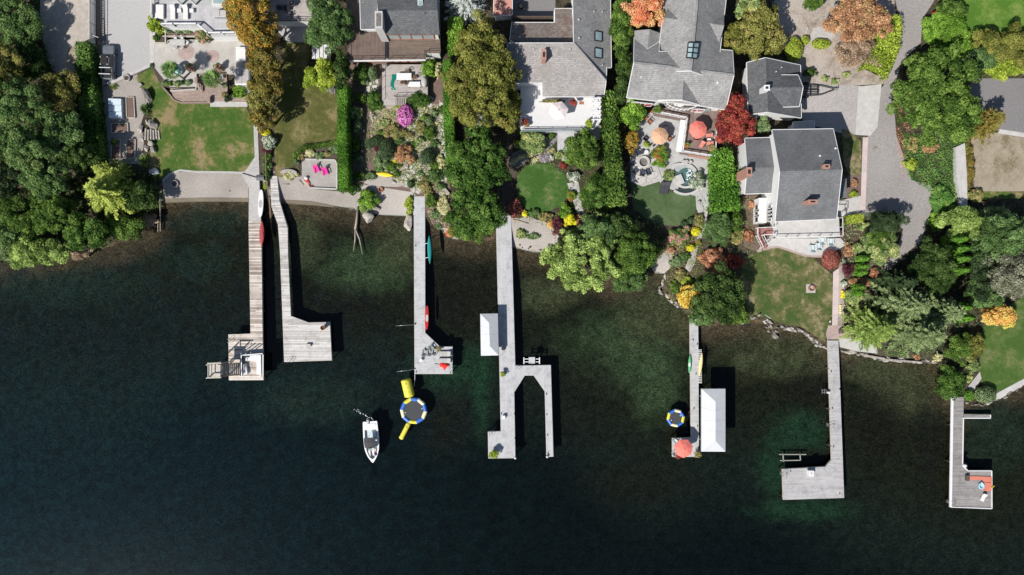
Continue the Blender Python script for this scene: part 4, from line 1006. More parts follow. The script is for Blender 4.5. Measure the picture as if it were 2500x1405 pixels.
# sixth garden
for a in [('sh',1862,528,18,20,1.5,'sage','green shrub under the white house windows'),('sh',1838,500,14,10,.7,'bronze','dry orange grass in the bark bed'),('sh',1825,575,18,15,.8,'bronze','orange-brown plants left of the red stairs'),('sh',1800,580,22,20,1.3,'mixfl','mixed plants in the bed left of the red stairs'),
 ('sh',2086,448,9,10,.9,'rusty','small reddish shrub beside the pink sidewalk'),('sh',2083,474,10,9,.8,'lime','small lime shrub beside the pink sidewalk'),('sh',2052,547,8,7,.7,'green','small green plant by the corner of the white deck')]: plant(*a, leaf=.12)
plant('cl', 2028,634,22,24,1.7,'redbush','round rusty red shrub at the patio corner')
hedge([(2070,537),(2104,531)], 17, 1.1, 'lime', 'short clipped lime hedge beside the white deck', leaf=.09)
for a in [('sh',2107,553,18,12,1.2,'variegated','lime and orange shrub under the short hedge'),('bl',2158,542,44,30,5,'blackgreen','dark tree shading the end of the road'),('bl',2150,598,48,38,4.0,'variegated','yellow-speckled tree below the dark one'),('bl',2140,585,30,34,4,'green','green tree beside the short lime hedge'),
 ('sh',2072,612,12,18,1.3,'rusty','orange and green shrub at the patio end'),('sh',2098,607,24,14,1.4,'variegated','speckled shrub above the columnar evergreens'),('sh',2070,660,16,15,1.3,'plum','dark purple shrub beside the pink path'),('sh',2060,640,6,8,.7,'whitefl','white flowers beside the round rusty shrub'),('sh',2060,692,9,8,.7,'whitefl','white flowers by the pink path'),
 ('sh',2100,690,26,13,1.4,'rusty','red-berried shrub among the columnar evergreens'),('sh',2085,725,24,22,1.5,'variegated','speckled shrub below the columnar evergreens'),('sh',2060,722,5,8,.5,'yellow','yellow flowers by the pink path'),('sh',2135,668,12,16,1,'bronze','rust coloured shrub at the end of the drive')]: plant(*a, leaf=.13)
CE = 'columnar evergreens beside the pink path'
for i, (x, y) in enumerate([(2108,632),(2106,652),(2102,666),(2098,702),(2094,716)]):
    plant('cc', x, y, 11, 10, 4.2, 'hedge', ['columnar evergreen nearest the white house','second columnar evergreen from the white house','third columnar evergreen, above the red-berried shrub','columnar evergreen just below the red-berried shrub','last columnar evergreen toward the lake'][i], CE)
FR = 'conifers of the right shore'
for a in [('co',2130,800,82,66,9,'firlime','yellow-green feathery conifer over the shore wall, nearest the pink path'),('co',2200,745,80,72,11,'fir','blue-green conifer behind the feathery one'),('co',2235,812,84,66,11,'fir','grey-green conifer with bare pale top over the shore wall'),
 ('co',2290,760,56,62,10,'fir','grey conifer right of the bare-topped one'),('co',2190,690,60,40,8,'blackgreen','dark conifer in the shade below the drive')]: plant(*a, group=FR, leaf=.17, per=8, dens=1.6)
plant('bl', 2262,640,46,52,7,'dark','dark broad tree at the lower end of the road', leaf=.18)
plant('bl', 2290,660,36,60,9,'dark','dark narrow tree behind the hanging conifers', leaf=.17)
CR = 'tall dark green columns on the right'
for i, (x, y) in enumerate([(2335,585),(2338,608),(2340,632),(2338,660),(2350,775),(2345,750)]):
    plant('cc', x, y, 22, 14, 6, 'hedge', ['topmost tall green column by the ivy slope','second tall green column by the ivy slope','third tall green column by the ivy slope','fourth tall green column by the ivy slope','lowest tall green column, near the orange tree','tall green column above the lowest'][i], CR)
for a in [('bl',2350,545,58,42,4.5,'willow','spreading grey-green juniper below the white wall strip'),('bl',2450,585,76,60,8,'dullgreen','grey-green tree at the right edge'),('bl',2470,665,70,62,9,'drygrey','half bare grey tree with pale limbs at the right edge'),
 ('bl',2400,720,46,40,5,'dullgreen','dull green tree above the bright orange tree'),('sh',2437,772,48,30,3.2,'orange','bright orange autumn tree by the right lawn'),('bl',2390,655,30,70,6,'blackgreen','dark tree between columns and half bare tree'),
 ('sh',2285,690,14,14,1.2,'lime','lime shrub in the deep shade'),('sh',2240,872,8,8,.6,'rusty','rusty weeds at the end of the shore wall')]: plant(*a, leaf=.17, **({'bark': 'bark_pale', 'lai': .4} if a[1] in (2470,) else {}))
plant('bl', 2340,850,34,36,3.2,'green','green tree at the corner of the shore wall', leaf=.15); plant('bl', 2320,935,34,42,3.4,'laurel','glossy tree at the head of the weathered pier', leaf=.15); plant('bl', 2372,845,30,34,3,'olive','olive shrub beside the right lawn', leaf=.14)
plant('sh', 2288,872,14,12,1,'straw','pale yellow shrub on the shore wall', leaf=.12); plant('sh', 2374,892,16,22,1.2,'variegated','yellow and pink flowering shrub beside the right lawn', leaf=.12); plant('sh', 2366,925,10,10,.8,'variegated','small yellow plant at the bend of the path to the weathered pier', leaf=.1)
plant('cl', 2405,964,26,20,1.9,'topiary_pale','round clipped green shrub on the shore of the right lawn', leaf=.1); plant('cl', 2366,966,11,14,1.2,'hedge','small lime clipped shrub at the head of the weathered pier')
# top right
plant('bl', 1850,78,64,70,7,'olivebrown','olive and tan tree behind the garage', leaf=.19); plant('bl', 1795,95,34,40,5,'olive','dark olive tree between roof and garage', leaf=.18); plant('bl', 1828,18,36,34,6,'variegated','green and orange tree at the top above the garage', leaf=.18)
plant('bl', 1985,4,26,22,2.4,'green','round green tree at the top of the bare yard', leaf=.14, rag=.05)
plant('bl', 2095,45,76,66,6.5,'rusty','wide orange-brown tree beside the lime hedge', leaf=.2); plant('bl', 2090,130,60,44,3.2,'tanbush','thin tan bare tree over the bare yard', leaf=.13, lai=.35); plant('sh', 2125,122,34,26,2,'dullgreen','dull green shrub against the lime hedge', leaf=.13)
hedge([(2180,40),(2172,110),(2140,175)], [44,52,58], 2.2, 'lime', 'wide lime green clipped hedge along the road', leaf=.13, rough=.1)
plant('cl', 1938,122,21,30,1.8,'lime','tall lime shrub beside the garage'); plant('cl', 1966,99,10,11,1.1,'lime','small round lime shrub in the bare yard'); plant('cl', 2004,108,23,13,1.1,'lime','oblong lime shrub in the bare yard')
for x, y, l in ((2014,193,'small green tuft nearest the boat trailer'),(2036,200,'small green tuft below the boat trailer tip'),(2067,183,'small green tuft furthest from the trailer')): plant('sh', x, y, 10, 8, .7, 'variegated', l, leaf=.11)
plant('sh', 1978,178,18,10,1.2,'dark','dark shrub in the shade of the garage', leaf=.13)
plant('bl', 2288,240,106,116,9,'green','largest dark green tree, right of the road', leaf=.22, lobe=1.15); plant('bl', 2255,165,52,36,5,'green','green tree at the top of the largest dark one', leaf=.2); plant('bl', 2350,280,44,36,5.5,'laurel','green tree between the largest tree and the rusty conifer', leaf=.18)
plant('bl', 2308,72,60,46,3.4,'bright','smooth bright green shrub mass by the road bend', leaf=.14, rag=.08, hb=.02); plant('bl', 2318,22,42,22,3,'green','green shrub at the top of the road bend', leaf=.14); plant('bl', 2345,120,34,26,3,'bright','bright green shrub right of the smooth mass', leaf=.14)
plant('bl', 2440,105,64,44,4,'olive','sprawling grey-green juniper at the right', leaf=.15); plant('bl', 2395,145,44,30,3.5,'dullgreen','dull juniper between green tree and parking lot', leaf=.15); plant('bl', 2455,165,56,26,2.4,'lime','yellow-green bush above the parking lot', leaf=.14); plant('bl', 2495,130,30,40,4,'olive','olive shrub at the right edge above the parking lot', leaf=.15)
plant('co', 2405,300,42,54,7,'umber','rust brown conifer by the parking lot', leaf=.16, per=9, dens=1.6)
cover([(2200,325),(2290,330),(2360,355),(2330,420),(2345,520),(2290,560),(2270,470),(2215,430)], 'ivy', 'green ivy slope between road and white wall strip', .8, 70, .105, 'ivy', 0)
for a in [('sh',2223,400,16,15,1.2,'lime','yellow shrub on the road corner'),('sh',2270,360,22,14,1,'rusty','rust red ground shrub under the largest tree'),('sh',2230,352,14,22,1,'mixfl','mixed weeds along the road edge'),('sh',2366,400,12,60,1.1,'umber','brown shrubs right of the white wall strip'),('sh',2380,478,24,16,1.4,'mixfl','dark flowering shrubs below the dry lawn'),('sh',2430,520,40,18,1.6,'variegated','yellow-green shrub strip below the dry lawn'),('sh',2300,490,30,36,1.6,'ivy','bright leafy shrub at the lower ivy slope'),('sh',2290,540,24,26,1.6,'bright','bright shrub at the road end')]: plant(*a, leaf=.14)
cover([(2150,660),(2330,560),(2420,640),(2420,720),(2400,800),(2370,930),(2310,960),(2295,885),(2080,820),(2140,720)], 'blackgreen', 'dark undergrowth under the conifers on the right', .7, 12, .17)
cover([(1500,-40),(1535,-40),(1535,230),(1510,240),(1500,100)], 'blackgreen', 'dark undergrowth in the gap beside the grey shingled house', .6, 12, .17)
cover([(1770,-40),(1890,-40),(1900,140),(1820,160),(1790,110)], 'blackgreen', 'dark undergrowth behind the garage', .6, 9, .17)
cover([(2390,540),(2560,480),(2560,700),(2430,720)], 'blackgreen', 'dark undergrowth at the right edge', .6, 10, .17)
cover([(1905,62),(2160,40),(2160,200),(1960,210),(1935,170)], 'tanbush', 'dry brown leaf litter on the bare yard', .12, 5, .1, 'leaf_litter', .6)
cover([(1700,480),(1880,480),(1870,620),(1700,700),(1690,640),(1730,560)], 'green', 'low green planting between path and bark bed', .4, 16, .12, 'low_planting', .5)
cover([(2050,540),(2110,540),(2180,630),(2120,790),(2060,800),(2064,640)], 'variegated', 'low speckled planting beside the pink path', .35, 16, .12, 'low_planting', .45)
cover([(1050,470),(1090,440),(1110,560),(1060,548),(1042,520)], 'straw', 'pale meadow planting on the bank', .35, 18, .11, 'low_planting', .45)
cover([(2185,215),(2212,215),(2220,330),(2225,430),(2205,440),(2185,330)], 'coral', 'fallen orange leaves along the road edge', .25, 22, .085, 'fallen_leaves', .55)
cover([(2150,200),(2190,200),(2190,330),(2150,330)], 'coral', 'fallen orange leaves on the drive', .03, 2.5, .08, 'fallen_leaves', .7)
cover([(905,262),(1080,258),(1090,440),(1040,475),(935,428),(903,340)], 'variegated', 'fresh green low planting of the rock garden', .5, 26, .12, 'low_planting', .5, 9)
cover([(862,290),(905,280),(905,440),(865,465)], 'sage', 'grey-green low planting beside the shaded stones', .4, 18, .12, 'low_planting', .6, 4)
cover([(1250,530),(1300,526),(1350,545),(1378,585),(1360,600),(1340,560),(1300,540),(1255,545)], 'mixfl', 'straggling weeds round the pebble cove', .3, 22, .1, 'weeds', .45)
cover([(1250,590),(1330,600),(1370,605),(1360,618),(1300,614),(1250,603)], 'rusty', 'brown leaf wrack at the cove waterline', .05, 26, .08, 'leaf_litter', .4)
cover([(1240,380),(1500,300),(1500,545),(1390,560),(1380,430),(1300,395),(1255,430)], 'green', 'low green planting round the oval lawn', .4, 14, .12, 'low_planting', .55)
cover([(395,462),(605,450),(608,462),(395,476)], 'umber', 'brown leaf wrack on the first beach', .03, 16, .06, 'leaf_litter', .55)
cover([(700,455),(860,478),(900,490),(900,500),(700,470)], 'umber', 'brown leaf wrack on the second beach', .03, 14, .06, 'leaf_litter', .5)
plant('sh',1060,276,12,10,0.9,'sage','grey-green shrub below the dark wide bush',leaf=.12)
plant('sh',1010,268,10,8,0.7,'green','green shrub right of the magenta bush',leaf=.12)
plant('sh',1024,345,13,11,1.0,'variegated','speckled shrub left of the flagstone bend',leaf=.12)
plant('sh',1060,352,12,10,0.9,'dullgreen','dull shrub above the round clipped one',leaf=.12)
plant('sh',1012,352,9,7,0.7,'green','small green shrub at the flagstone bend',leaf=.12)
plant('sh',940,300,14,11,0.7,'variegated','speckled shrub in the pale grass',leaf=.12)
plant('sh',932,325,12,10,0.8,'green','green shrub at the lower end of the pale grass',leaf=.12)
plant('sh',973,345,12,10,1.0,'dullgreen','dull shrub above the orange maple-like bush',leaf=.12)
plant('sh',1000,330,10,8,0.8,'mixfl','mixed shrub under the magenta bush',leaf=.12)
plant('sh',1062,405,13,11,0.9,'green','green shrub right below the round clipped one',leaf=.12)
plant('sh',1025,425,10,8,0.7,'sage','grey shrub beside the flagstone fan',leaf=.12)
plant('sh',968,425,10,8,0.7,'green','green shrub right of the yellow kayak tip',leaf=.12)
plant('sh',925,412,12,10,0.8,'dullgreen','dull shrub left above the yellow kayak',leaf=.12)
plant('sh',880,240,16,13,1.2,'green','green shrub above the pale feathery one',leaf=.12)
plant('sh',872,385,12,10,1.0,'dullgreen','dull shrub half way down the shaded strip',leaf=.12)
plant('sh',878,430,14,11,1.1,'green','green shrub at the end of the shaded strip',leaf=.12)
plant('sh',1076,455,12,10,0.9,'dullgreen','dull shrub beside the dark urn',leaf=.12)
plant('sh',1046,472,12,10,0.8,'mixfl','mixed shrub between fan and slim white pier',leaf=.12)
plant('sh',1070,552,12,10,0.8,'sage','grey shrub on the bank by the coral-red one',leaf=.12)
plant('sh',1092,535,14,11,1.0,'green','green shrub on the bank above the coral-red one',leaf=.12)
cover([(2130,840),(2290,855),(2295,884),(2230,876),(2150,868)], 'ivy', 'green ivy on the bank above the log wall', .4, 30, .11, 'ivy', .35)
# ---------------------------------------------------------------- docks
DZ = .95
def D(px, py, h=0): return W(px, py, DZ+h)
def dock(label, pts, m, piles, z=DZ, group='docks reaching into the lake', trim='timber_pale'):
    q = [W(x, y, z) for x, y in pts]; c = sum(q, Vector())/len(q); c.z = 0
    t = thing('dock', label, 'dock', c, 0, group)
    MB().prism([(p.x, p.y) for p in q], z-.07, z).build('deck', MATS[m], t)
    b = MB()
    for i in range(len(q)):
        p, r = q[i], q[(i+1) % len(q)]
        b.beam((p.x, p.y, z-.21), (r.x, r.y, z-.21), .10, .26)
    b.build('edge_beam', MATS[trim], t)
    for x, y in piles:
        p = W(x, y, z); g = gz(p.x, p.y); m_ = MB()
        m_.tube([(p.x, p.y, g-.4), (p.x, p.y, z-.08)], .11, 10); m_.build('piling', MATS['timber_dark'], t, smooth=True)
    return t
d1 = dock('weathered brown plank dock with the stair tower at its end', [(607,541),(637.5,541),(641,815),(643,928),(559,928.5),(557.7,817.5),(611.8,815)], 'dock_wood',
     [(609,600),(637,600),(610,680),(639,680),(611,760),(640,760),(560,822),(562,924),(640,924),(600,924)])
q = [G(598,424,.05), G(634,434,.05)]
t = thing('boat_ramp', 'smooth grey ramp sloping from the narrow path onto the brown plank dock', 'ramp', (q[0].x, q[0].y, 0))
MB().prism([(p.x, p.y) for p in (W(590,424,1.05), W(608,458,1.0), W(607.5,540.5,.97), W(637,540.5,.97), W(635,470,1.0), W(633,437,1.1))], .75, [1.13,1.05,.97,.97,1.05,1.13]).build('ramp_slab', MATS['concrete'], t)
b = MB(); b.beam(W(608,541,.75), W(608,460,.75), .12, .3); b.beam(W(637,541,.75), W(636,470,.75), .12, .3); b.build('ramp_beam', MATS['timber_dark'], t)
dock('narrow grey plank dock bending to a wide empty platform', [(659.5,430),(676.5,430),(682,490.6),(702,556),(703,620),(710,772),(753,788),(805,787),(810,880),(694,883.6),(684,620),(679,549),(663,505)], 'dock_grey_wood',
     [(666,520),(683,510),(684,600),(702,600),(687,700),(706,700),(692,800),(803,790),(808,876),(697,880),(750,880)])
dock('slim white composite dock with loungers on its end platform', [(1010.5,480),(1037.5,480),(1038,813),(1074,847),(1104.6,847),(1104.6,913),(1012.6,913)], 'dock_white',
     [(1012,540),(1036,540),(1012,640),(1037,640),(1012,740),(1037,740),(1014,910),(1102,910),(1102,850)])
dock('widest white dock with a U shaped boat slip', [(1211,527),(1247.6,527),(1257.9,893.4),(1344.6,892),(1351,1115),(1335,1115.5),(1330.7,956.4),(1303.4,917),(1281,917),(1255.3,957.5),(1258,1118.7),(1192.8,1119.4),(1191.7,1054.7),(1223.3,1053.6),(1219,858)], 'dock_white_long',
     [(1214,600),(1248,600),(1216,700),(1250,700),(1222,900),(1256,1000),(1224,1000),(1194,1116),(1340,900),(1348,1000),(1348,1110),(1194,1058)])
dock('narrow pale dock beside the longest white boat canopy', [(1684.5,780),(1704.5,780),(1706.3,1085),(1706,1115.5),(1642,1115.5),(1642,1070.7),(1687.8,1069)], 'dock_white_b',
     [(1686,830),(1703,830),(1687,920),(1704,920),(1688,1010),(1705,1010),(1645,1112),(1703,1112),(1645,1074)])
dock('silver grey L shaped dock under the patchy lawn', [(2022,832),(2047,832),(2061,1215.7),(1913,1220.6),(1910.7,1146),(2016.4,1140),(2031,1122.4)], 'dock_silver',
     [(2024,900),(2048,900),(2027,1000),(2052,1000),(2030,1090),(2056,1090),(1915,1216),(2057,1212),(1913,1150),(1980,1218)])
d7 = dock('dark weathered dock with a white rail at the far right', [(2325,970),(2353,970),(2350,1136.5),(2363.6,1150),(2421,1150),(2421.5,1243.5),(2320.6,1239)], 'dock_weathered',
     [(2327,1040),(2350,1040),(2325,1130),(2324,1230),(2418,1240),(2418,1155)], trim='slat_white')
b = MB(); b.beam(D(2325,972,.25), D(2321,1238,.25), .38, .06); b.beam(D(2325,972,.1), D(2321,1238,.1), .1, .26); b.build('side_bench', MATS['white_paint'], d7)
b = MB()
for p, r in (((2352,1020),(2350,1136)),((2350,1136),(2363,1150)),((2363,1150),(2421,1150)),((2421,1150),(2421.5,1242)),((2421.5,1242),(2322,1238.5))): b.beam(D(*p, .05), D(*r, .05), .13, .12)
b.build('edge_rail', MATS['white_paint'], d7)
t = thing('finger_pier', 'short narrow side pier jutting from the weathered dock', 'pier', W(2386,1017,0)); q = [W(x, y, .8) for x, y in ((2353.5,1012),(2417,1013),(2417,1020),(2353.5,1020))]
MB().prism([(p.x, p.y) for p in q], .7, .8).build('deck', MATS['dock_weathered'], t); b = MB(); b.beam(q[3]+Vector((0,-.09,-.02)), q[2]+Vector((.1,-.09,-.02)), .16, .14); b.beam(q[1]+Vector((.07,0,-.02)), q[2]+Vector((.07,0,-.02)), .12, .14); b.build('edge_rail', MATS['white_paint'], t)
MB().tube([W(2415,1017,-1.6), W(2415,1017,.7)], .09, 8).build('piling', MATS['timber_dark'], t)

for dk_, cs in (('dock.003', ((1334,962),(1335,1012),(1337,1062),(1338,1106),(1256,1010),(1257,1070),(1224,1010))), ('dock.004', ((1692,830),(1702,840),(1699,913),(1694,997),(1703,1040))), ('dock.005', ((2029,907),(2032,997),(2035,1090),(2050,950),(1930,1150),(2050,1205))), ('dock.002', ((1015,600),(1015,790),(1016,908),(1100,910)))):
    for x, y in cs: p = D(x, y); b = MB(); b.box((p.x, p.y, DZ+.05), (.10,.32,.07)); b.build('cleat', MATS['black_metal'], bpy.data.objects[dk_])
# stair tower on the brown dock
z5 = 4.6
t = thing('diving_tower', 'tall timber stair tower with open steps at the end of the brown dock', 'tower', W(560,905,0))
pl = [W(x, y, z5) for x, y in ((511,890),(538,889),(538,922),(511,922))]
MB().prism([(p.x, p.y) for p in pl], z5-.12, z5).build('platform', MATS['timber_pale'], t)
for dx, dy in ((0,0),(1,0),(1,1),(0,1)):
    p = pl[0].lerp(pl[1], dx); p = p+(pl[3]-pl[0])*dy; b = MB(); b.beam((p.x, p.y, -1.8), (p.x, p.y, z5+(1.0 if True else 0)), .16, .16); b.build('post', MATS['timber_pale'], t)
b = MB()
for y in (888,923): b.beam(W(506,y,z5+1), W(540,y-1,z5+1), .2, .09)
b.beam(W(508,889,z5+1), W(508,922,z5+1), .12, .08); b.beam(W(508,889,z5+.5), W(508,922,z5+.5), .08, .06)
b.build('guard_rail', MATS['timber_pale'], t)
b = MB()
for y0, y1 in ((891,890),(920,917)):
    b.beam(W(538,y0,z5-.1), W(588,y1-3,DZ+.1), .1, .3); b.beam(W(538,y0,z5+.9), W(588,y1-3,DZ+1.0), .09, .07)
    for k in range(4): p = W(538,y0,z5-.1).lerp(W(588,y1-3,DZ+.1), (k+.5)/4); b.beam(p, p+Vector((0,0,1)), .07, .07)
b.build('stringer', MATS['timber'], t)
for k in range(11):
    f = (k+.6)/11; p = W(538,891,z5-.05).lerp(W(588,887,DZ+.15), f); r = W(538,920,z5-.05).lerp(W(588,914,DZ+.15), f)
    b = MB(); b.beam(p, r, .2, .05); b.build('step', MATS['timber_pale'], t)
b = MB(); b.beam(W(545,893,4), W(556,918,2.6), .08, .1); b.beam(W(545,918,4), W(556,893,2.6), .08, .1); b.build('cross_brace', MATS['timber'], t)
# bench house on the brown dock
t = thing('dock_shelter', 'white open bench enclosure with low walls on the brown dock', 'shelter', D(616,895))
b = MB()
for p, r in (((590,868),(641,864)),((589,868),(590,918)),((642,866),(642,920))): b.beam(D(*p, .5), D(*r, .5), .1, 1.0)
b.build('low_wall', MATS['navy'], t); b = MB()
for p, r in (((590,868),(641,864)),((589,868),(590,918)),((642,866),(642,920))): b.beam(D(*p, 1.03), D(*r, 1.03), .16, .05)
b.build('cap_rail', MATS['white_paint'], t)
for a, s in ((((594,890),(599,888),(604,914),(593,916)),.55),(((626,867),(637,867),(638,915),(626,915)),.55),(((594,869),(626,867),(626,880),(600,882)),.5)):
    q = [D(*p, s) for p in a]; b = MB(); b.prism([(p.x, p.y) for p in q], DZ, DZ+s); b.build('bench_box', MATS['white_paint'], t, bevel=.03)
b = MB()
for x, y in ((588,864),(600,864),(612,862)): b.beam(D(x, y), D(x, y, 2.2), .12, .12)
b.build('post', MATS['white_paint'], t)
# ladders, posts, poles
def ladder(p, rz, label):
    t = thing('swim_ladder', label, 'ladder', (0,0,0)); b = MB()
    for s in (-.25, .25): b.tube([(s, .45, 0), (s, .45, .55), (s, .2, .85), (s, -.1, .8), (s, -.15, 0), (s, -.15, -1.2)], .028, 6)
    b.build('side_rail', MATS['grey_metal'], t, smooth=True); b = MB()
    for z in (-.2, -.5, -.8): b.tube([(-.25, -.15, z), (.25, -.15, z)], .025, 6)
    b.build('rung', MATS['grey_metal'], t); t.location = p; t.rotation_euler = (0, 0, rz)
LADR = [((561,832),-1.57,'metal swim ladder on the brown dock platform'),((710,882),0,'metal swim ladder on the wide empty grey platform'),((1264,894),3.14,'metal swim ladder in the corner of the widest white dock'),((1199,1056),3.14,'metal swim ladder beside the big yellow planter'),
 ((1103,900),1.57,'metal swim ladder beside the closed red umbrella'),((2026,1039),-1.57,'metal swim ladder half way along the silver grey dock'),((1912,1159),-1.57,'metal swim ladder at the end platform of the silver grey dock'),((2322,1228),-1.57,'metal swim ladder at the end of the weathered dock')]
for (x, y), rz, l in LADR: ladder(D(x, y), rz, l)
for x, y, l in ((1258,1119,'white topped mooring post at the foot of the wide arm of the U shaped slip'),(1336,1116,'white topped mooring post at the tip of the slim arm of the U shaped slip')):
    t = thing('mooring_post', l, 'post', W(x, y, 0), 0, 'white capped mooring posts'); p = W(x, y, DZ+.4)
    MB().tube([(p.x, p.y, -3), (p.x, p.y, DZ+.3)], .14, 12).build('post', MATS['timber'], t); MB().lathe((p.x, p.y, DZ+.3), [(.19, 0), (.19, .1), (.03, .24)], 14).build('cap', MATS['white_paint'], t, smooth=True)
def whip(a, b, label):
    t = thing('mooring_pole', label, 'pole', D(*a)); p = D(*a); q = D(*b, .7)
    MB().lathe((p.x, p.y, DZ), [(.09, 0), (.09, .25)], 10).build('socket', MATS['grey_metal'], t); MB().tube([p+Vector((0,0,.2)), p.lerp(q, .5)+Vector((0,0,.35)), q], [.05,.04,.025], 6).build('pole', MATS['grey_metal'], t, smooth=True)
whip((1012,793), (966,796), 'thin mooring pole half way down the slim white dock'); whip((1012,902), (968,908), 'thin mooring pole at the end of the slim white dock')
# ---------------------------------------------------------------- boat canopies
def canopy(label, e, ridge, ze=3.0, zr=3.75):
    q = [W(x, y, ze) for x, y in e]; r0, r1 = [W(x, y, zr) for x, y in ridge]
    c = sum(q, Vector())/4; c.z = 0; t = thing('boat_canopy', label, 'boat lift', c, 0, 'white boat canopies')
    b = MB(); lo = [p-Vector((0,0,.28)) for p in q]
    b.add(q+[r0, r1]+lo, [[0,1,4],[1,2,5,4],[2,3,5],[3,0,4,5]]+[[i, i+6, (i+1) % 4+6, (i+1) % 4] for i in range(4)]); b.build('cover', MATS['canopy_vinyl'], t)
    b = MB()
    for i in range(4): b.beam(lo[i]+Vector((0,0,.03)), lo[(i+1) % 4]+Vector((0,0,.03)), .09, .09)
    b.beam(r0-Vector((0,0,.12)), r1-Vector((0,0,.12)), .08, .08); b.build('frame', MATS['grey_metal'], t); b = MB()
    for f in (.25, .5, .75):
        m_ = r0.lerp(r1, f)+Vector((0,0,.012)); b.beam(m_, q[0].lerp(q[3], f*.8+.1)+Vector((0,0,.012)), .05, .02); b.beam(m_, q[1].lerp(q[2], f*.8+.1)+Vector((0,0,.012)), .05, .02)
    b.build('seam', MATS['canopy_vinyl'], t)
    for f, g in ((.1,.15),(.9,.15),(.1,.85),(.9,.85)):
        p = q[0].lerp(q[1], f).lerp(q[3].lerp(q[2], f), g); b = MB(); b.beam((p.x, p.y, -2.4), (p.x, p.y, ze-.2), .12, .12); b.build('leg', MATS['grey_metal'], t)
    p = [q[0].lerp(q[1], f).lerp(q[3].lerp(q[2], f), g) for f, g in ((.1,.15),(.9,.15),(.9,.85),(.1,.85))]; b = MB()
    for i in range(4): b.beam((p[i].x, p[i].y, -.6), (p[(i+1) % 4].x, p[(i+1) % 4].y, -.6), .12, .16)
    b.build('cradle', MATS['grey_metal'], t)
canopy('short white boat canopy against the left side of the widest white dock', [(1172.7,766.7),(1215.4,766),(1217.4,868),(1174.4,869)], [(1194,788),(1196,845.8)])
canopy('longest white boat canopy standing in open water beside the narrow pale dock', [(1712.7,950),(1771,949.8),(1771,1103.3),(1712.7,1103)], [(1747,981),(1747,1077)], 3.4, 4.2)
t = thing('storage_bench', 'small grey dock box between the short canopy and the widest white dock', 'box', D(1227,850)); MB().box(D(1227,850)+Vector((0,0,.3)), (.28, 1.1, .6)).build('box', MATS['timber_pale'], t, bevel=.02); MB().box(D(1227,850)+Vector((0,0,.63)), (.34, 1.16, .06)).build('lid', MATS['timber_pale'], t, bevel=.02)
# lift frame with slatted seat
t = thing('jet_ski_lift', 'white lift frame with slatted bench beside the widest white dock', 'boat lift', W(1298,881,0)); b = MB()
for y in (877,884): b.beam(W(1279,y,.9), W(1317,y,.9), .12, .12)
b.build('rail', MATS['white_paint'], t); b = MB()
for x in (1279,1317): b.beam(W(x,873,.95), W(x,889,.95), .16, .14)
b.build('bunk', MATS['white_paint'], t); b = MB()
for k in range(6): b.beam(W(1292+k*2.6,872.5,1.15), W(1292+k*2.6,888,1.15), .13, .05)
b.build('slatted_bench', MATS['slat_white'], t); b = MB(); b.tube([W(1299,888,.95), W(1299,895,1.3)], .05, 6); b.beam(W(1299,880,-2), W(1299,880,.9), .14, .14); b.build('winch_post', MATS['grey_metal'], t)
MB().tube([W(1299,894,1.3)+Vector((-.03,0,0)), W(1299,894,1.3)+Vector((.03,0,0))], .2, 14).build('winch_wheel', MATS['teal_plastic'], t)
# ---------------------------------------------------------------- hulls
def hull(name, label, cat, loc, rz, ln, wd, m, parts=None, hi=.32, flip=False, group=None, tilt=0, seat=True):
    """kayak, canoe or board: lens outline lofted along local y"""
    t = thing(name, label, cat, (0,0,0)); rings = []
    for i in range(15):
        s = -1+2*i/14; w_ = wd/2*max(.03, (1-abs(s)**2.3)); r_ = hi*(.35+.65*(1-abs(s)**3)); rk = hi*.35*abs(s)**3
        rings.append([(w_*math.cos(a)*(1 if math.sin(a) < .2 else .92), s*ln/2, rk+r_*(.5+.5*math.sin(a)*(1 if math.sin(a) < 0 else .8))) for a in [k*math.pi/6 for k in range(12)]])
    MB().loft(rings).build('hull', MATS[m], t, smooth=True)
    if seat and not flip:
        MB().lathe((0, -.1, hi*.86), [(wd*.30, -.02), (wd*.33, .04), (wd*.26, .05)], 16, 1, 1.9).build('cockpit', MATS[parts or 'rubber'], t)
    t.location = loc; t.rotation_euler = (0, tilt, rz)
    if group: t['group'] = group
    return t
def board(name, label, cat, loc, rz, ln, wd, m, stripe, tilt=0):
    t = thing(name, label, cat, (0,0,0)); q = []
    for i in range(28):
        a = 2*math.pi*i/28; q.append((wd/2*abs(math.cos(a))**.75*(1 if math.cos(a) > 0 else -1), ln/2*math.sin(a)))
    MB().prism(q, 0, .13).build('board', MATS[m], t, bevel=.035)
    MB().prism([(x*.7, -ln*.02+y*.3) for x, y in q], .132, .142).build('deck_pad', MATS[stripe], t)
    t.location = loc; t.rotation_euler = (0, tilt, rz)
board('paddle_board', 'white paddleboard lying along the grey ramp', 'paddleboard', D(637,497,.25), R(-2), 4.4, .85, 'white_paint', 'concrete')
hull('kayak', 'dusky red kayak on the edge of the brown plank dock', 'kayak', D(640,571,.25), R(-1), 4.2, .82, 'dusky_red', 'dusky_red')
hull('canoe', 'teal canoe on arms beside the slim white dock', 'canoe', D(1049,610,1.2), R(1.5), 4.6, .68, 'teal_plastic', flip=True, hi=.42)
t = thing('canoe_rack', 'two white arms holding the teal canoe off the slim white dock', 'rack', D(1040,610), 0)
for y in (596,631):
    b = MB(); b.beam(D(1036,y,.9), D(1051,y-3,1.18), .07, .07); b.build('arm', MATS['white_paint'], t); b = MB(); b.beam(D(1036,y,-.3), D(1036,y,.95), .08, .08); b.build('post', MATS['white_paint'], t)
board('paddle_board', 'red and white paddleboard hung beside the slim white dock', 'paddleboard', D(1041.5,776,.15), R(-1), 3.9, .62, 'red_plastic', 'white_paint', R(25))
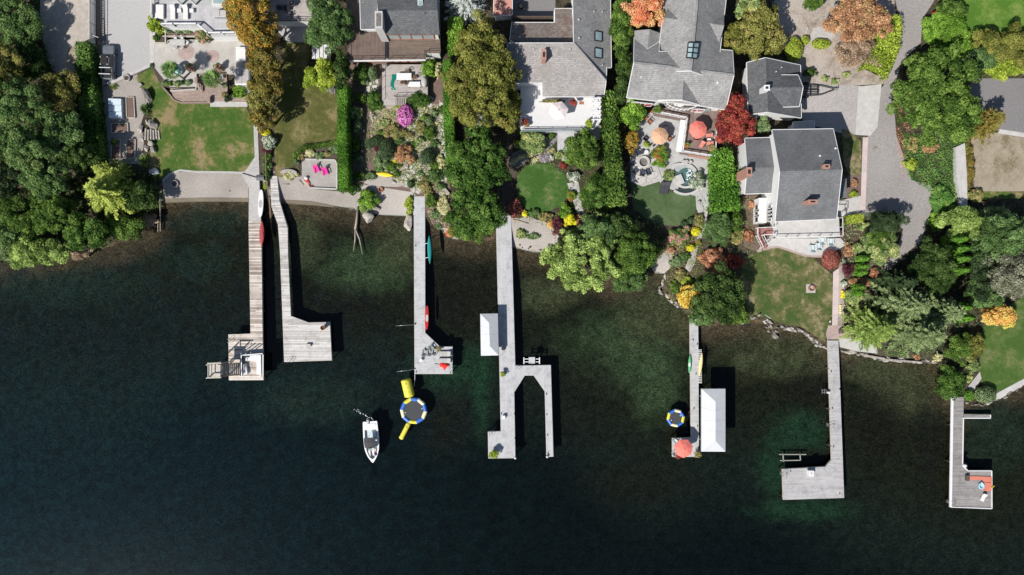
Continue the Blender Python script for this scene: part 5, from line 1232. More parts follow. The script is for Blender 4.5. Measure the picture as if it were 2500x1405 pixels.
hull('kayak', 'green kayak on the left edge of the narrow pale dock', 'kayak', D(1684,889,.1), R(-2), 3.2, .5, 'green_plastic', 'white_paint', tilt=R(-20), hi=.28)
hull('kayak', 'pale yellow kayak on the slatted rack of the narrow pale dock', 'kayak', D(1710,891,.25), R(-7), 3.9, .58, 'cream_plastic', flip=True, hi=.3)
hull('kayak', 'yellow kayak lying in the rock garden', 'kayak', G(939,427,.1), R(83), 2.8, .72, 'yellow_plastic', flip=True, hi=.3)
t = thing('slatted_rack', 'slatted side rack under the pale yellow kayak', 'rack', D(1709,895)); b = MB()
for k in range(20): b.beam(D(1705,855+k*4.2,.1), D(1713,855+k*4.2,.1), .13, .04)
b.build('slats', MATS['slat_white'], t); b = MB(); b.beam(D(1712,854,0), D(1713,937,0), .08, .12); b.beam(D(1705.5,854,0), D(1706,937,0), .08, .12); b.build('bearer', MATS['timber'], t)
# ---------------------------------------------------------------- inflatables
def tramp(label, c, r, n, rz, tube):
    p = W(*c, .45); t = thing('water_trampoline', label, 'water trampoline', (p.x, p.y, 0), 0, 'blue and yellow water trampolines')
    P = [(p.x+r*math.cos(rz+2*math.pi*k/n), p.y+r*math.sin(rz+2*math.pi*k/n)) for k in range(n)]
    for k in range(n):
        a, b = Vector((*P[k], .38)), Vector((*P[(k+1) % n], .38)); m = MB(); rings = []
        for q, u in ((a, 0), (a.lerp(b, .5), .5), (b, 1)):
            o = Vector((q.x-p.x, q.y-p.y, 0)).normalized()
            rr = tube*(1.03 if u == .5 else 1)
            rings.append([q+o*math.cos(s)*rr+Vector((0,0,1))*math.sin(s)*rr for s in [j*math.pi/6 for j in range(12)]])
        m.loft(rings, caps=False).build('float_section', MATS[('blue_vinyl', 'pale_vinyl' if k % 4 == 1 else 'yellow_vinyl')[k % 2]], t, smooth=True)
    MB().prism([(p.x+(x-p.x)*(r-tube*1.05)/r, p.y+(y-p.y)*(r-tube*1.05)/r) for x, y in P], .42, .47).build('jump_mat', MATS['trampoline_mat'], t)
    m = MB()
    for an in (rz+.3, rz+.3+math.pi): m.lathe((p.x+math.cos(an)*(r-tube*1.7), p.y+math.sin(an)*(r-tube*1.7), .47), [(.09, 0), (.07, .04)], 10)
    m.build('handle', MATS['white_paint'], t)
tramp('big ten sided water trampoline with two yellow floats attached', (1010,1003), 1.92, 10, R(-4), .32)
tramp('small eight sided water trampoline left of the narrow pale dock', (1650,1021), 1.27, 8, R(10), .26)
def log(label, a, b, r, m, z):
    p, q = W(*a, z), W(*b, z); t = thing('inflatable_log', label, 'float', (p.x, p.y, 0)); d = (q-p).normalized(); n = 9
    pts = [p+(q-p)*k/n for k in range(n+1)]
    pts = [p-d*r*.25]+[p-d*r*.1]+pts+[q+d*r*.1, q+d*r*.25]
    MB().tube(pts, [r*.55, r*.85]+[r*(1 if k % 2 else .985) for k in range(n+1)]+[r*.85, r*.55], 18).build('float_body', MATS[m], t, smooth=True)
    MB().box(p.lerp(q, .2)+Vector((0,0,r*.98)), (.1,.3,.04)).build('handle', MATS['rubber'], t); return t
t = log('thick yellow inflatable log between the white dock and the big trampoline', (991,928), (1000,967), .83, 'yellow_vinyl', .55)
log('long slim yellow inflatable beam below the big trampoline', (998,1034), (979,1071), .38, 'yellow_vinyl', .3)
t = thing('rope', 'pale rope from the white dock to the thick yellow log', 'rope', D(1012,912)); MB().tube([D(1013,912,0), W(1012.5,930,.15), W(1011,944,.05)], .035, 5).build('cord', MATS['white_paint'], t)
# ---------------------------------------------------------------- motor boat
def boat():
    t = thing('motor_boat', 'white open motorboat with black cover and grey cockpit', 'motorboat', (0,0,0))
    y0, L_ = -3.35, 6.7; hb = [(0,1.16),(.06,1.2),(.2,1.24),(.4,1.27),(.55,1.25),(.68,1.16),(.79,.95),(.88,.66),(.95,.34),(1,.06)]
    def half(s): return float(np.interp(s, [a for a, _ in hb], [b for _, b in hb]))
    ss = [0,.04,.1,.2,.3,.4,.5,.6,.68,.75,.81,.87,.92,.96,1]
    o = [(half(s), y0+L_*s) for s in ss]; ol = o+[(-x, y) for x, y in o[::-1]]
    rings = [[(x*.72, y*.93, -.35) for x, y in ol], [(x*.93, y*.985, .1) for x, y in ol], [(x, y, .72) for x, y in ol], [(x*.97, y*.992, .8) for x, y in ol]]
    MB().loft(rings, caps=False).build('hull', MATS['boat_gel'], t, smooth=True)
    # gunwale ring down to the cockpit floor
    def inn(s): return max(half(s)-.27, .03)
    si = [.13,.2,.3,.4,.5,.6,.68,.75,.81,.86,.89]; i_ = [(inn(s), y0+L_*s) for s in si]
    il = i_+[(-x, y) for x, y in i_[::-1]]
    m = MB(); top = [(x*.97, y*.992, .8) for x, y in ol]; n = len(ol); k = len(il); vs = top+[(x, y, .8) for x, y in il]+[(x, y, .32) for x, y in il]
    fs = [list(range(n-1, n+k-1+1))]
    fs = []
    for a in range(k): fs.append([n+a, n+(a+1) % k, n+k+(a+1) % k, n+k+a])
    m.add(vs, fs); m.build('cockpit_side', MATS['boat_gel'], t)
    m = MB()   # deck strip between hull edge and cockpit edge
    P = [(max(min((y-y0)/L_, 1), 0), x, y) for x, y in ol]
    for a in range(len(ss)-1):
        for sgn in (1, -1):
            s0, s1 = ss[a], ss[a+1]
            A, B = (half(s0)*.97*sgn, (y0+L_*s0)*.992), (half(s1)*.97*sgn, (y0+L_*s1)*.992)
            def edge(s, y): return (0 if (s < .13 or s > .89) else inn(s)*sgn, y)
            C, D_ = edge(s1, B[1]), edge(s0, A[1])
            m.add([(*A, .8), (*B, .8), (*C, .8), (*D_, .8)], [[0,1,2,3]])
    m.box((0, y0+L_*.065, .79), (2.2, .86, .03)); m.build('deck', MATS['boat_gel'], t)
    m = MB(); m.prism([(x*.99, y) for x, y in il], .30, .33); m.build('cockpit_floor', MATS['boat_floor'], t)
    for nm, c, s, mm in (('rear_seat', (0, -2.25, .5), (1.8, .55, .4), 'boat_gel'), ('sun_pad', (0, -2.75, .84), (1.9, .45, .1), 'boat_gel'), ('side_seat', (-.55, -1.3, .5), (.6, .9, .35), 'boat_gel'), ('helm_console', (-.5, .55, .65), (.75, .5, .5), 'boat_gel'), ('passenger_console', (.5, .55, .65), (.75, .5, .5), 'boat_gel'), ('bow_seat', (-.45, 1.75, .5), (.35, 1.2, .3), 'cushion_white'), ('bow_seat', (.45, 1.75, .5), (.35, 1.2, .3), 'cushion_white')):
        MB().box(c, s).build(nm, MATS[mm], t, bevel=.05)
    for sx in (-.5, .5): MB().add([(sx-.4,.85,.85),(sx+.4,.85,.85),(sx+.33,.55,1.25),(sx-.33,.55,1.25),(sx-.4,.87,.85),(sx+.4,.87,.85),(sx+.33,.57,1.25),(sx-.33,.57,1.25)], [[0,1,2,3],[7,6,5,4],[0,3,7,4],[1,5,6,2],[3,2,6,7]]).build('windscreen', MATS['glass_pale'], t)
    m = MB(); c = [(-.92,-.95,1.88),(-.3,-.98,1.98),(.3,-.98,1.98),(.92,-.95,1.88)]; e = [(-.86,.62,1.80),(-.3,.7,1.92),(.3,.7,1.92),(.86,.62,1.80)]; mid = [(-.93,-.15,1.93),(-.3,-.15,2.05),(.3,-.15,2.05),(.93,-.15,1.93)]
    m.add(c+mid+e+[(x, y, z-.05) for x, y, z in c+mid+e], [[0,1,5,4],[1,2,6,5],[2,3,7,6],[4,5,9,8],[5,6,10,9],[6,7,11,10],[12,16,17,13],[13,17,18,14],[14,18,19,15],[16,20,21,17],[17,21,22,18],[18,22,23,19],[0,4,16,12],[4,8,20,16],[3,15,19,7],[7,19,23,11],[0,12,13,1],[1,13,14,2],[2,14,15,3],[8,9,21,20],[9,10,22,21],[10,11,23,22]]); m.build('sun_cover', MATS['trampoline_mat'], t)
    m = MB()
    for sx in (-1, 1): m.tube([(sx*1.05,-.2,.8), (sx*.9,-.9,1.85)], .025, 6); m.tube([(sx*1.05,-.2,.8), (sx*.85,.6,1.78)], .025, 6)
    m.build('cover_frame', MATS['grey_metal'], t)
    MB().tube([(.28*math.cos(a), -.0, .28*math.sin(a)) for a in [k*.524 for k in range(13)]], .03, 6).build('steering_wheel', MATS['rubber'], t)
    w_ = t.children[-1]; w_.location = (-.55, .2, .95)
    MB().tube([(.55*math.cos(a)+.05, -3.35-.62*math.sin(a), .55) for a in [k*.35 for k in range(10)]], .035, 6).build('stern_rail', MATS['grey_metal'], t, smooth=True)
    m = MB(); m.box((.25, -3.35, .75), (.4, .75, .5)); m.build('outboard_motor', MATS['grey_metal'], t, bevel=.12)
    return t
bt = boat(); p = W(907.5,1079,.5); bt.location = (p.x, p.y, .02); bt.rotation_euler = (0, 0, math.pi+.07)
for (x, y), nm, m_, l, s in (((917,1109),'bag','plum_cloth','dark purple bag in the bow of the motorboat',(.5,.62,.34)),((911,1101),'towel','blush_cloth','pale pink towel hanging behind the bow seats of the motorboat',(.5,.9,.12))):
    p = W(x, y, .9); b = MB(); b.lathe((p.x, p.y, .62), [(s[0]*.5, 0), (s[0]*.56, s[2]*.4), (s[0]*.4, s[2]*.8), (s[0]*.1, s[2])], 14, 1, s[1]/s[0]); o = b.build(nm, MATS[m_], None, smooth=True); tag(o, l, nm)
rng = random.Random(5); m = MB()
for k in range(26):
    f = k/26; x = 902-f*38+rng.uniform(-2, 2)*f*3; y = 1022-f*26+rng.uniform(-2, 2)*f*3; p = W(x, y, .03); m.lathe((p.x, p.y, .015), [(rng.uniform(.02,.085), 0), (.02, .04)], 7, 1, rng.uniform(.5,1.6), rng.uniform(0,3))
o = m.build('foam', MATS['wake_foam']); kind(o, 'stuff'); o['label'] = 'white splash trail behind the motorboat'
# driftwood, boulders
def rock(px, py, rx, ry, h, m, label, rz=0, sink=.25, group=None, name='boulder', seed=None, z=None):
    rg = np.random.default_rng(seed or int(px*13+py*7)); p = G(px, py, h*.5)
    if z is not None: p = W(px, py, z+h*.5)
    s = (H-p.z)/H/15; bm = bmesh.new(); bmesh.ops.create_icosphere(bm, subdivisions=3, radius=1)
    ph = rg.uniform(0, 6, 6); pl_ = [Vector(v) for v in unit(rg, 11)]; of = rg.uniform(.5, .85, 11)
    for v in bm.verts:
        n_ = v.co.copy()
        for q, d in zip(pl_, of):
            k = n_.dot(q)
            if k > d: n_ -= q*(k-d)
        n_ *= 1+.06*math.sin(n_.x*5+ph[0])*math.sin(n_.y*5+ph[1])+.05*math.sin(n_.z*7+ph[2])
        v.co = Vector((n_.x*rx*s, n_.y*ry*s, n_.z*h*.62))
    me = bpy.data.meshes.new(name); bm.to_mesh(me); bm.free(); me.materials.append(MATS[m])
    o = bpy.data.objects.new(name, me); COL.objects.link(o); o.location = (p.x, p.y, p.z-h*sink*.5); o.rotation_euler = (0, 0, rz); tag(o, label, 'boulder' if name == 'boulder' else 'rock', group); return o
for a in [(357,236,13,20,1.6,'rock','biggest grey boulder between gravel garden and lawn'),(342,208,8,7,.6,'rock_pale','white stone on the lawn corner near the curb'),(359,297,8,8,.8,'rock_pale','pale boulder above the stone slab steps'),(372,304,12,14,1.1,'rock','boulder at the top of the stone slab steps'),
 (342,313,8,16,.7,'rock_pale','long pale boulder left of the stone slab steps'),(345,340,10,10,.7,'rock_pale','pale boulder left below the stone slab steps'),(367,350,10,8,.9,'rock_pale','round boulder below the stone slab steps'),(357,362,7,9,.7,'rock_pale','small pale boulder near the fountain grass'),(372,366,10,9,.9,'rock','grey boulder above the fountain grass'),(376,417,13,11,1.0,'rock_blue','bluish boulder at the corner of the pebble beach'),
 (900,531,19,16,1.5,'rock_pale','big pinkish boulder at the water below the second beach'),(998,547,13,25,1.5,'rock_pale','tall pale boulder in the water beside the slim white dock'),(921,507,8,8,.6,'rock','small boulder beside the big pinkish one'),(959,445,8,5,.5,'rock_pale','white block on the sand below the yellow kayak'),(993,406,7,6,.5,'rock_pale','white stone at the left edge of the flagstones')]: rock(*a)
for k in range(6):
    p = G(355+k*6.6, 328+(k % 2)*2, .4-.05*k); t = None
    b = MB(); b.box((p.x, p.y, p.z-.1), (.26, 1.9-.08*k, .36), R(-4+k*2)); o = b.build('stone_step', MATS['rock_pale'], None, bevel=.06); tag(o, 'pale stone slab, one of six steps side by side between gravel and lawn', 'step', 'stone slab steps')
t = thing('driftwood', 'forked driftwood branch reaching into the water', 'driftwood', G(872,512)); b = MB()
b.tube([G(874,505,.2), W(870,545,.25), W(867,560,.2)], [.16,.2,.18], 8); b.build('trunk', MATS['driftwood'], t, smooth=True)
for e in ((863,614),(885,622)): b = MB(); b.tube([W(867,558,.2), W((867+e[0])/2+2,585,.05), W(*e, -.35)], [.15,.12,.05], 7); b.build('limb', MATS['driftwood'], t, smooth=True)
for a, c, l in (((690,452),(706,450),'short pale log on the beach by the grey pavers'),((730,440),(741,452),'pale log leaning by the grey paver corner'),((555,470),(562,466),'small bleached stick on the first beach'),((1252,537),(1290,546),'bleached branch on the pebble cove')):
    b = MB(); b.tube([G(*a, .08), G(*c, .08)], [.12,.09], 8); o = b.build('driftwood_log', MATS['driftwood'], None, smooth=True); tag(o, l, 'log')
# shore rocks, each its own
rg = random.Random(11)
def shore_rocks(line, n, lo, hi, ms, label, group, jit=4):
    tot = [(line[i], line[i+1]) for i in range(len(line)-1)]; ln = [math.dist(a, b) for a, b in tot]; T_ = sum(ln)
    for k in range(n):
        d = (k+rg.uniform(.1,.9))/n*T_
        for (a, b), l_ in zip(tot, ln):
            if d <= l_: break
            d -= l_
        f = d/l_; r = rg.uniform(lo, hi)*rg.choice((.6,1,1)); rock(a[0]+(b[0]-a[0])*f+rg.uniform(-jit, jit), a[1]+(b[1]-a[1])*f+rg.uniform(-jit, jit), r, r*rg.uniform(.4,.75), rg.uniform(.3,.7), rg.choice(ms), label, math.atan2(a[1]-b[1], b[0]-a[0])+rg.uniform(-.4,.4), .3, group, 'shore_rock', rg.randrange(1, 9999))
shore_rocks([(1625,668),(1622,690),(1612,712),(1640,736),(1668,756)], 16, 5, 10, ['rock_pale','rock_pale','rock'], 'pale rock edging the point below the mixed flowers', 'rocks of the flower point')
shore_rocks([(1812,786),(1838,780),(1860,768)], 9, 4, 8, ['rock_pale','rock'], 'grey rock at the shore left of the concrete slipway', 'rocks left of the slipway')
shore_rocks([(1872,790),(1888,808),(1900,822)], 13, 4, 9, ['rock_dark','rock','rock'], 'dark rough rock right of the concrete slipway', 'rocks right of the slipway', 8)
shore_rocks([(1902,800),(1935,804),(1962,812),(1988,834),(2018,852)], 26, 5, 9, ['rock_pale','rock'], 'pale flat rock of the shore wall below the patchy lawn', 'rocks of the patchy lawn shore')
shore_rocks([(2055,856),(2100,864),(2150,876),(2220,880),(2290,888)], 30, 5, 12, ['rock_pale','rock_pale','rock_dark'], 'long pale rock of the shore wall under the conifers', 'rocks under the conifers', 3)
shore_rocks([(2358,986),(2400,990),(2438,976),(2470,958),(2500,938)], 18, 4, 9, ['rock_pale','rock'], 'pale rock edging the shore of the right lawn', 'rocks of the right lawn shore', 3)
shore_rocks([(1245,598),(1290,606),(1340,612)], 8, 2, 4, ['rock_pale','rock'], 'small pale stone at the waterline of the pebble cove', 'stones of the pebble cove', 3)
shore_rocks([(905,262),(912,300),(908,285),(922,283)], 7, 4, 7, ['rock_pale'], 'white stone in the pale grass left of the magenta bush', 'white garden stones', 5)
shore_rocks([(890,310),(886,345),(884,385),(884,410),(884,425)], 9, 3, 5, ['rock_pale'], 'white stone in the row down the shaded strip', 'white stones in the shaded strip', 1.5)
shore_rocks([(1095,500),(1085,540),(1060,545)], 10, 3, 6, ['rock_pale','rock'], 'pale stone on the bank left of the glossy trees', 'stones on the bank', 5)
t = MB(); q = [W(x, y, .5) for x, y in ((1853,776),(1866,768),(1882,778),(1870,792))]; t.prism([(p.x, p.y) for p in q], -.4, [.35,.75,.75,.35]); tag(t.build('slipway', MATS['concrete_pale'], None, bevel=.03), 'small concrete slipway between the shore rocks', 'slipway')
t = MB(); t.beam(W(2108,868,.5), W(2200,884,.5), .35, .4); t.beam(W(2160,878,.75), W(2250,886,.75), .3, .3); tag(t.build('retaining_log', MATS['rock_pale']), 'long bleached log wall along the shore under the conifers', 'wall')
# timber fence stakes at the left shore
t = thing('fence', 'short weathered fence running into the water by the first beach', 'fence', G(390,500)); b = MB()
for x0, y0, x1, y1 in ((391,480,392,565),(386,535,386,566)): b.beam(G(x0, y0, .5), W(x1, y1, .15), .1, .25)
b.build('rail', MATS['driftwood'], t)
for y in (495,520,545): b = MB(); b.beam(W(391.5, y, -.6), W(391.5, y, .75), .13, .13); b.build('post', MATS['timber_dark'], t)
t = thing('fence', 'low wooden fence line between the two plank docks', 'fence', G(650,440)); b = MB()
pp = [G(648,372,.9), G(650,440,.9), W(656,480,.9), W(660,532,.5)]
for p, r in zip(pp, pp[1:]): b.beam(p, r, .06, .12); b.beam(p-Vector((0,0,.4)), r-Vector((0,0,.4)), .06, .12)
b.build('rail', MATS['timber'], t)
for p, r in zip(pp, pp[1:]):
    for f in (0,.5,1): q = p.lerp(r, f); b = MB(); b.beam(q-Vector((0,0,1.3)), q+Vector((0,0,.1)), .1, .1); b.build('post', MATS['timber'], t)
# submerged frame
t = thing('sunken_frame', 'submerged timber lift frame left of the silver grey dock', 'frame', W(1940,1117,-.4)); b = MB()
for p, r in (((1902,1110),(1968,1110)),((1905,1125),(1955,1124)),((1911,1108),(1913,1128)),((1953,1108),(1954,1124))): b.beam(W(*p, -.35), W(*r, -.35), .14, .14)
b.build('bar', MATS['timber_pale'], t)
# ---------------------------------------------------------------- houses
def dedupe(faces):
    V = []; F = []
    for f in faces:
        ix = []
        for p in f:
            for i, q in enumerate(V):
                if (p-q).length < .06: break
            else: V.append(Vector(p)); i = len(V)-1
            if i not in ix: ix.append(i)
        n = Vector((0,0,0))
        for a in range(len(ix)): n += V[ix[a]].cross(V[ix[(a+1) % len(ix)]])
        F.append(ix if n.z > 0 else ix[::-1])
    cnt = {}
    for f in F:
        for a in range(len(f)):
            e = (f[a], f[(a+1) % len(f)]); k = tuple(sorted(e)); cnt.setdefault(k, []).append(e)
    return V, F, [v[0] for v in cnt.values() if len(v) == 1]
def roof(parent, faces, m, th=.16, fascia='white_paint', wall='white_wall', z0=None, inset=.35, name='roof', wname='wall'):
    V, F, B = dedupe(faces); n = len(V); b = MB()
    vs = [tuple(v) for v in V]+[(v.x, v.y, v.z-th) for v in V]
    b.add(vs, [list(f) for f in F]+[[i+n for i in f[::-1]] for f in F]+[[i, i+n, j+n, j] for i, j in B])
    r = b.build(name, MATS[m], parent)
    if fascia:
        b = MB()
        for i, j in B:
            p, q = V[i], V[j]; d = (q-p); o = Vector((d.y, -d.x, 0)).normalized()*.05
            b.beam(p+o-Vector((0,0,.085)), q+o-Vector((0,0,.085)), .09, .2)
        b.build('fascia', MATS[fascia], r)
    if wall is not None and z0 is not None:
        c = sum(V, Vector())/n; rad = sum(math.hypot(v.x-c.x, v.y-c.y) for v in V)/n; s = 1-inset/rad*1.15
        T = [Vector((c.x+(v.x-c.x)*s, c.y+(v.y-c.y)*s, v.z-th-.02)) for v in V]; b = MB()
        b.add([tuple(v) for v in T]+[(v.x, v.y, z0) for v in T], [list(f) for f in F]+[[i+n, j+n, j, i] for i, j in B]); b.build(wname, MATS[wall], parent)
    return r
def window(parent, c, out, wd, ht, frame='white_paint', pane='glass_dark', bars=1):
    """window on a wall: c its centre, out the way it faces"""
    o = Vector((out[0], out[1], 0)).normalized(); s = Vector((-o.y, o.x, 0)); u = Vector((0,0,1)); c = Vector(c); b = MB()
    for a in (-1, 1):
        b.beam(c+s*a*wd/2-u*(ht/2+.05), c+s*a*wd/2+u*(ht/2+.05), .12, .1); b.beam(c-s*wd/2+u*a*ht/2, c+s*wd/2+u*a*ht/2, .12, .1)
    for k in range(bars): x = -wd/2+wd*(k+1)/(bars+1); b.beam(c+s*x-u*ht/2, c+s*x+u*ht/2, .06, .06)
    f = b.build('window', MATS[frame], parent)
    b = MB(); b.beam(c-s*(wd/2-.02), c+s*(wd/2-.02), .03, ht-.02); b.build('pane', MATS[pane], f)
def railing(parent, pts, h=1.0, m='white_paint', gap=1.4, pick=.2, top=.1, post=.1, name='railing', base=True):
    b = MB(); u = Vector((0,0,1))
    for p, q in zip(pts, pts[1:]):
        p, q = Vector(p), Vector(q); l = (q-p).length
        b.beam(p+u*h, q+u*h, top, .06)
        if base: b.beam(p+u*.12, q+u*.12, .05, .06)
        n = max(1, round(l/gap))
        for k in range(n+1): r = p.lerp(q, k/n); b.beam(r, r+u*(h+.03), post, post)
        if pick:
            n = max(1, round(l/pick))
            for k in range(1, n): r = p.lerp(q, k/n); b.beam(r+u*.12, r+u*h, .035, .035)
    return b.build(name, MATS[m], parent)
def deckslab(parent, pts, z, m, th=.3, name='deck', fascia=None):
    q = [W(x, y, z) for x, y in pts]; b = MB(); b.prism([(p.x, p.y) for p in q], z-th, z); o = b.build(name, MATS[m], parent)
    return o
def under(parent, pts, z, z0, m, s=.97, name='wall', top=.32):
    q = [W(x, y, z) for x, y in pts]; c = sum(q, Vector())/len(q); b = MB()
    b.prism([(c.x+(p.x-c.x)*s, c.y+(p.y-c.y)*s) for p in q], z0, z-top); return b.build(name, MATS[m], parent)
def chimney(parent, px, py, z, zb, sx, sy, m, rz=0, pots=1, name='chimney', hole=True, wide=0):
    p = W(px, py, z); b = MB()
    b.box((p.x, p.y, 0), (sx, sy, z-zb), rz, zb); c = b.build(name, MATS[m], parent)
    if hole:
        b = MB(); b.box((p.x, p.y, 0), (sx+.1, sy+.1, .08), rz, z); b.build('cap', MATS[m], c)
        b = MB(); b.box((p.x, p.y, 0), (sx*.55, sy*.5, .03), rz, z+.08); b.build('flue', MATS['rubber'], c)
    return c
def vent(parent, p, r=.07, h=.35, m='grey_metal'):
    MB().tube([p-Vector((0,0,.1)), p+Vector((0,0,h))], r, 8).build('vent_pipe', MATS[m], parent)
def house(name, label, px, py, cat='house'):
    p = G(px, py); return thing(name, label, cat, p), p.z
P = W
# ---- house with tiled white deck (top left)
h1, z0 = house('house', 'white house with tiled roof deck and white railing beside the parking court', 480, 30)
zd = z0+3.0; dk = [(377,-60),(377,64),(402,66),(490,66),(513,88),(580,87),(640,87),(640,-60)]
deckslab(h1, dk, zd, 'tile_grey', .25); under(h1, dk, zd, z0-.3, 'white_wall', .985, top=.25)
railing(h1, [P(377,-50,zd), P(377,40,zd)], 1.0, gap=2.5); railing(h1, [P(400,64,zd), P(430,64,zd), P(487,64,zd), P(513,86,zd), P(580,85,zd)], 1.0, gap=2.6, top=.22, post=.2)
b = MB()
for x, y in ((445,12),(478,12)): q = P(x, y, zd); b = MB(); b.beam(q, q+Vector((0,0,3.2)), .22, .22); b.build('post', MATS['white_paint'], h1)
rz_ = zd+3.3; roof(h1, [[P(400,-80,rz_), P(660,-80,rz_), P(660,-12,rz_), P(400,-12,rz_)]], 'asphalt_shingle', .2)
b = MB(); q = P(534,3,zd+.4); b.box((q.x, q.y, 0), (2.0, 1.1, .4), 0, zd); b.build('skylight', MATS['white_paint'], h1); MB().box((q.x, q.y, zd+.43), (1.7, .85, .04)).build('pane', MATS['glass_pale'], h1.children[-1])
q = P(543,89,z0+1.6); yb = q.y-.25
for dx in (-1.4, .3, 1.9): window(h1, (q.x+dx, q.y+.02, z0+1.7), (0,-1), 1.3, 1.6)
b = MB(); q = G(550,102); b.box((q.x, q.y, 0), (4.0, 1.5, .2), 0, q.z); tag(b.build('porch_slab', MATS['red_tile']), 'brick red porch slab under the tiled white deck', 'porch')
# terrace below it
def terr(pts, m, h, name, label, cat='terrace', **k):
    zz = [G(x, y).z for x, y in pts]; z = sum(zz)/len(zz)+h; q = [W(x, y, z) for x, y in pts]
    b = MB(); b.prism([(p.x, p.y) for p in q], z-h-.5, z); return tag(b.build(name, MATS[m], None, **k), label, cat), z
_, zt = terr([(377,97),(606,97),(606,180),(554,180),(552,172),(480,180),(478,212),(415,213),(377,165)], 'paver_beige', .62, 'terrace', 'beige paved terrace between the tiled deck and the brick steps')
_, zl = terr([(415,215),(480,214),(482,182),(553,180),(556,232),(606,232),(606,247),(513,247),(513,250),(440,250),(425,243)], 'paver_brown', .34, 'terrace', 'brown brick terrace above the green lawn')
terr([(513,248),(604,249),(604,261),(513,261)], 'concrete_pale', .15, 'step', 'long white step down to the green lawn', 'step')
zz = G(400,190).z
def strip(pts, wpx, z0_, z1, m, name, label, cat, parent=None):
    b = MB()
    for (a, c) in zip(pts, pts[1:]):
        p, q = W(*a, z1), W(*c, z1); b.beam((p.x, p.y, (z0_+z1)/2), (q.x, q.y, (z0_+z1)/2), wpx/15, z1-z0_)
    o = b.build(name, MATS[m], parent)
    return tag(o, label, cat) if parent is None else o
strip([(372,166),(396,212),(425,245),(440,251),(512,250)], 3.5, zz-.3, zz+.5, 'brown_strip', 'retaining_wall', 'low curved wall between brick terrace and lawn', 'wall')
sheet('soil_bed', [(374,166),(384,164),(420,212),(478,213),(478,221),(415,218),(398,212)], MATS['soil'], .64)
strip([(262,206),(368,159)], 7, zz-.3, zz+.25, 'concrete_pale', 'curb', 'pale diagonal concrete curb below the parked truck', 'curb')
strip([(415,222),(478,218),(479,190)], 2.5, zz, zz+.72, 'concrete_pale', 'terrace_wall', 'thin pale coping wall beside the brick steps', 'wall')
for k, (x, y, hh) in enumerate([(482,196,.9),(487,206,.55),(491,212,.45),(495,216,.35),(513,243,.7)]):
    p = W(x-4, y, zl+hh); tag(MB().box((p.x, p.y, 0), (.45, .9, hh), 0, zl).build('stair_pier', MATS['paver_brown'], None), ['tallest brick pier beside the terrace steps','second brick pier beside the terrace steps','third brick pier beside the terrace steps','lowest brick pier beside the terrace steps','brick pier at the corner above the long white step'][k], 'pier')
p = W(455,128,zt); tag(MB().lathe((p.x, p.y, zt), [(1.25, 0), (1.25, .012)], 32).build('paver_circle', MATS['brick_path'], None), 'round brown paver inlay on the beige terrace, near the dining table', 'inlay')
p = W(520,138,zt); tag(MB().lathe((p.x, p.y, zt), [(1.0, 0), (1.0, .012)], 32).build('paver_circle', MATS['brick_path'], None), 'round brown paver inlay in the palm shadow', 'inlay')
# spa on the terrace
p = W(590,186,zt+.9); t = thing('hot_tub', 'covered grey hot tub with white rim and white steps', 'hot tub', (p.x, p.y, zt)); MB().box((p.x, p.y, 0), (2.4, 2.6, .85), 0, zt-.2).build('body', MATS['white_paint'], t, bevel=.05); b = MB(); b.box((p.x-.55, p.y, zt+.72), (1.05, 2.3, .14)); b.box((p.x+.55, p.y, zt+.72), (1.05, 2.3, .14)); b.build('cover', MATS['concrete'], t, bevel=.03)
for k in range(3): MB().box((p.x, p.y-1.6-.35*k, 0), (2.2, .34, .5-.15*k), 0, zt-.3).build('step', MATS['white_paint'], t)
# ---- pale deck house (second)
h2, z0 = house('house', 'house with pale plank deck and dark chairs at the top, behind the amber trees', 700, 10); zd = z0+2.6; dk = [(648,-60),(648,52),(775,52),(775,-60)]
deckslab(h2, dk, zd, 'deck_taupe', .22); under(h2, dk, zd, z0-.2, 'white_wall', .96); railing(h2, [P(649,51,zd), P(774,51,zd)], .95, 'black_metal', 2, .0, .05, .05)
# ---- dark roofed house with brown decks (third)
h3, z0 = house('house', 'dark shingled house with two brown plank decks and a white chimney', 970, 70); ze, zr = z0+5.6, z0+7.4
roof(h3, [[P(922,27,zr), P(1068,26,zr), P(1073,85,ze), P(940,85,ze)], [P(922,27,zr), P(1068,26,zr), P(1062,-50,ze), P(918,-50,ze)]], 'asphalt_shingle', .18, None, 'white_wall', z0, .4)
zw = z0+4.6; roof(h3, [[P(878,-40,zw+.3), P(922,-40,zw+.3), P(920,71,zw), P(881,72,zw)]], 'slate_shingle', .18, 'white_paint', 'white_wall', z0, .3)
b = MB(); c0 = P(925,50,z0+8.0); b.box((c0.x, c0.y, 0), (1.15, 2.6, 8.2), 0, z0); ch = b.build('chimney', MATS['concrete_pale'], h3); MB().box((c0.x, c0.y, 0), (.7, 1.9, .06), 0, z0+8.2).build('flue', MATS['rock_dark'], ch)
zd = z0+2.7; dk = [(846,-50),(846,149),(941,147),(941,-50)]; deckslab(h3, [(846,-50),(847,149),(940,147.5),(940,40)], zd, 'deck_brown', .2); deckslab(h3, [(950,90),(950,147.5),(1039,146),(1040,130),(1076,130),(1073,80)], zd, 'deck_brown_b', .2)
b = MB()
for x in (941.5,945,948.5): b.beam(P(x,92,zd-.1), P(x,148,zd-.1), .1, .2)
b.build('joist', MATS['black_metal'], h3); under(h3, [(850,-50),(850,138),(1074,132),(1070,-50)], zd, z0-.2, 'white_wall', .985, top=.22)
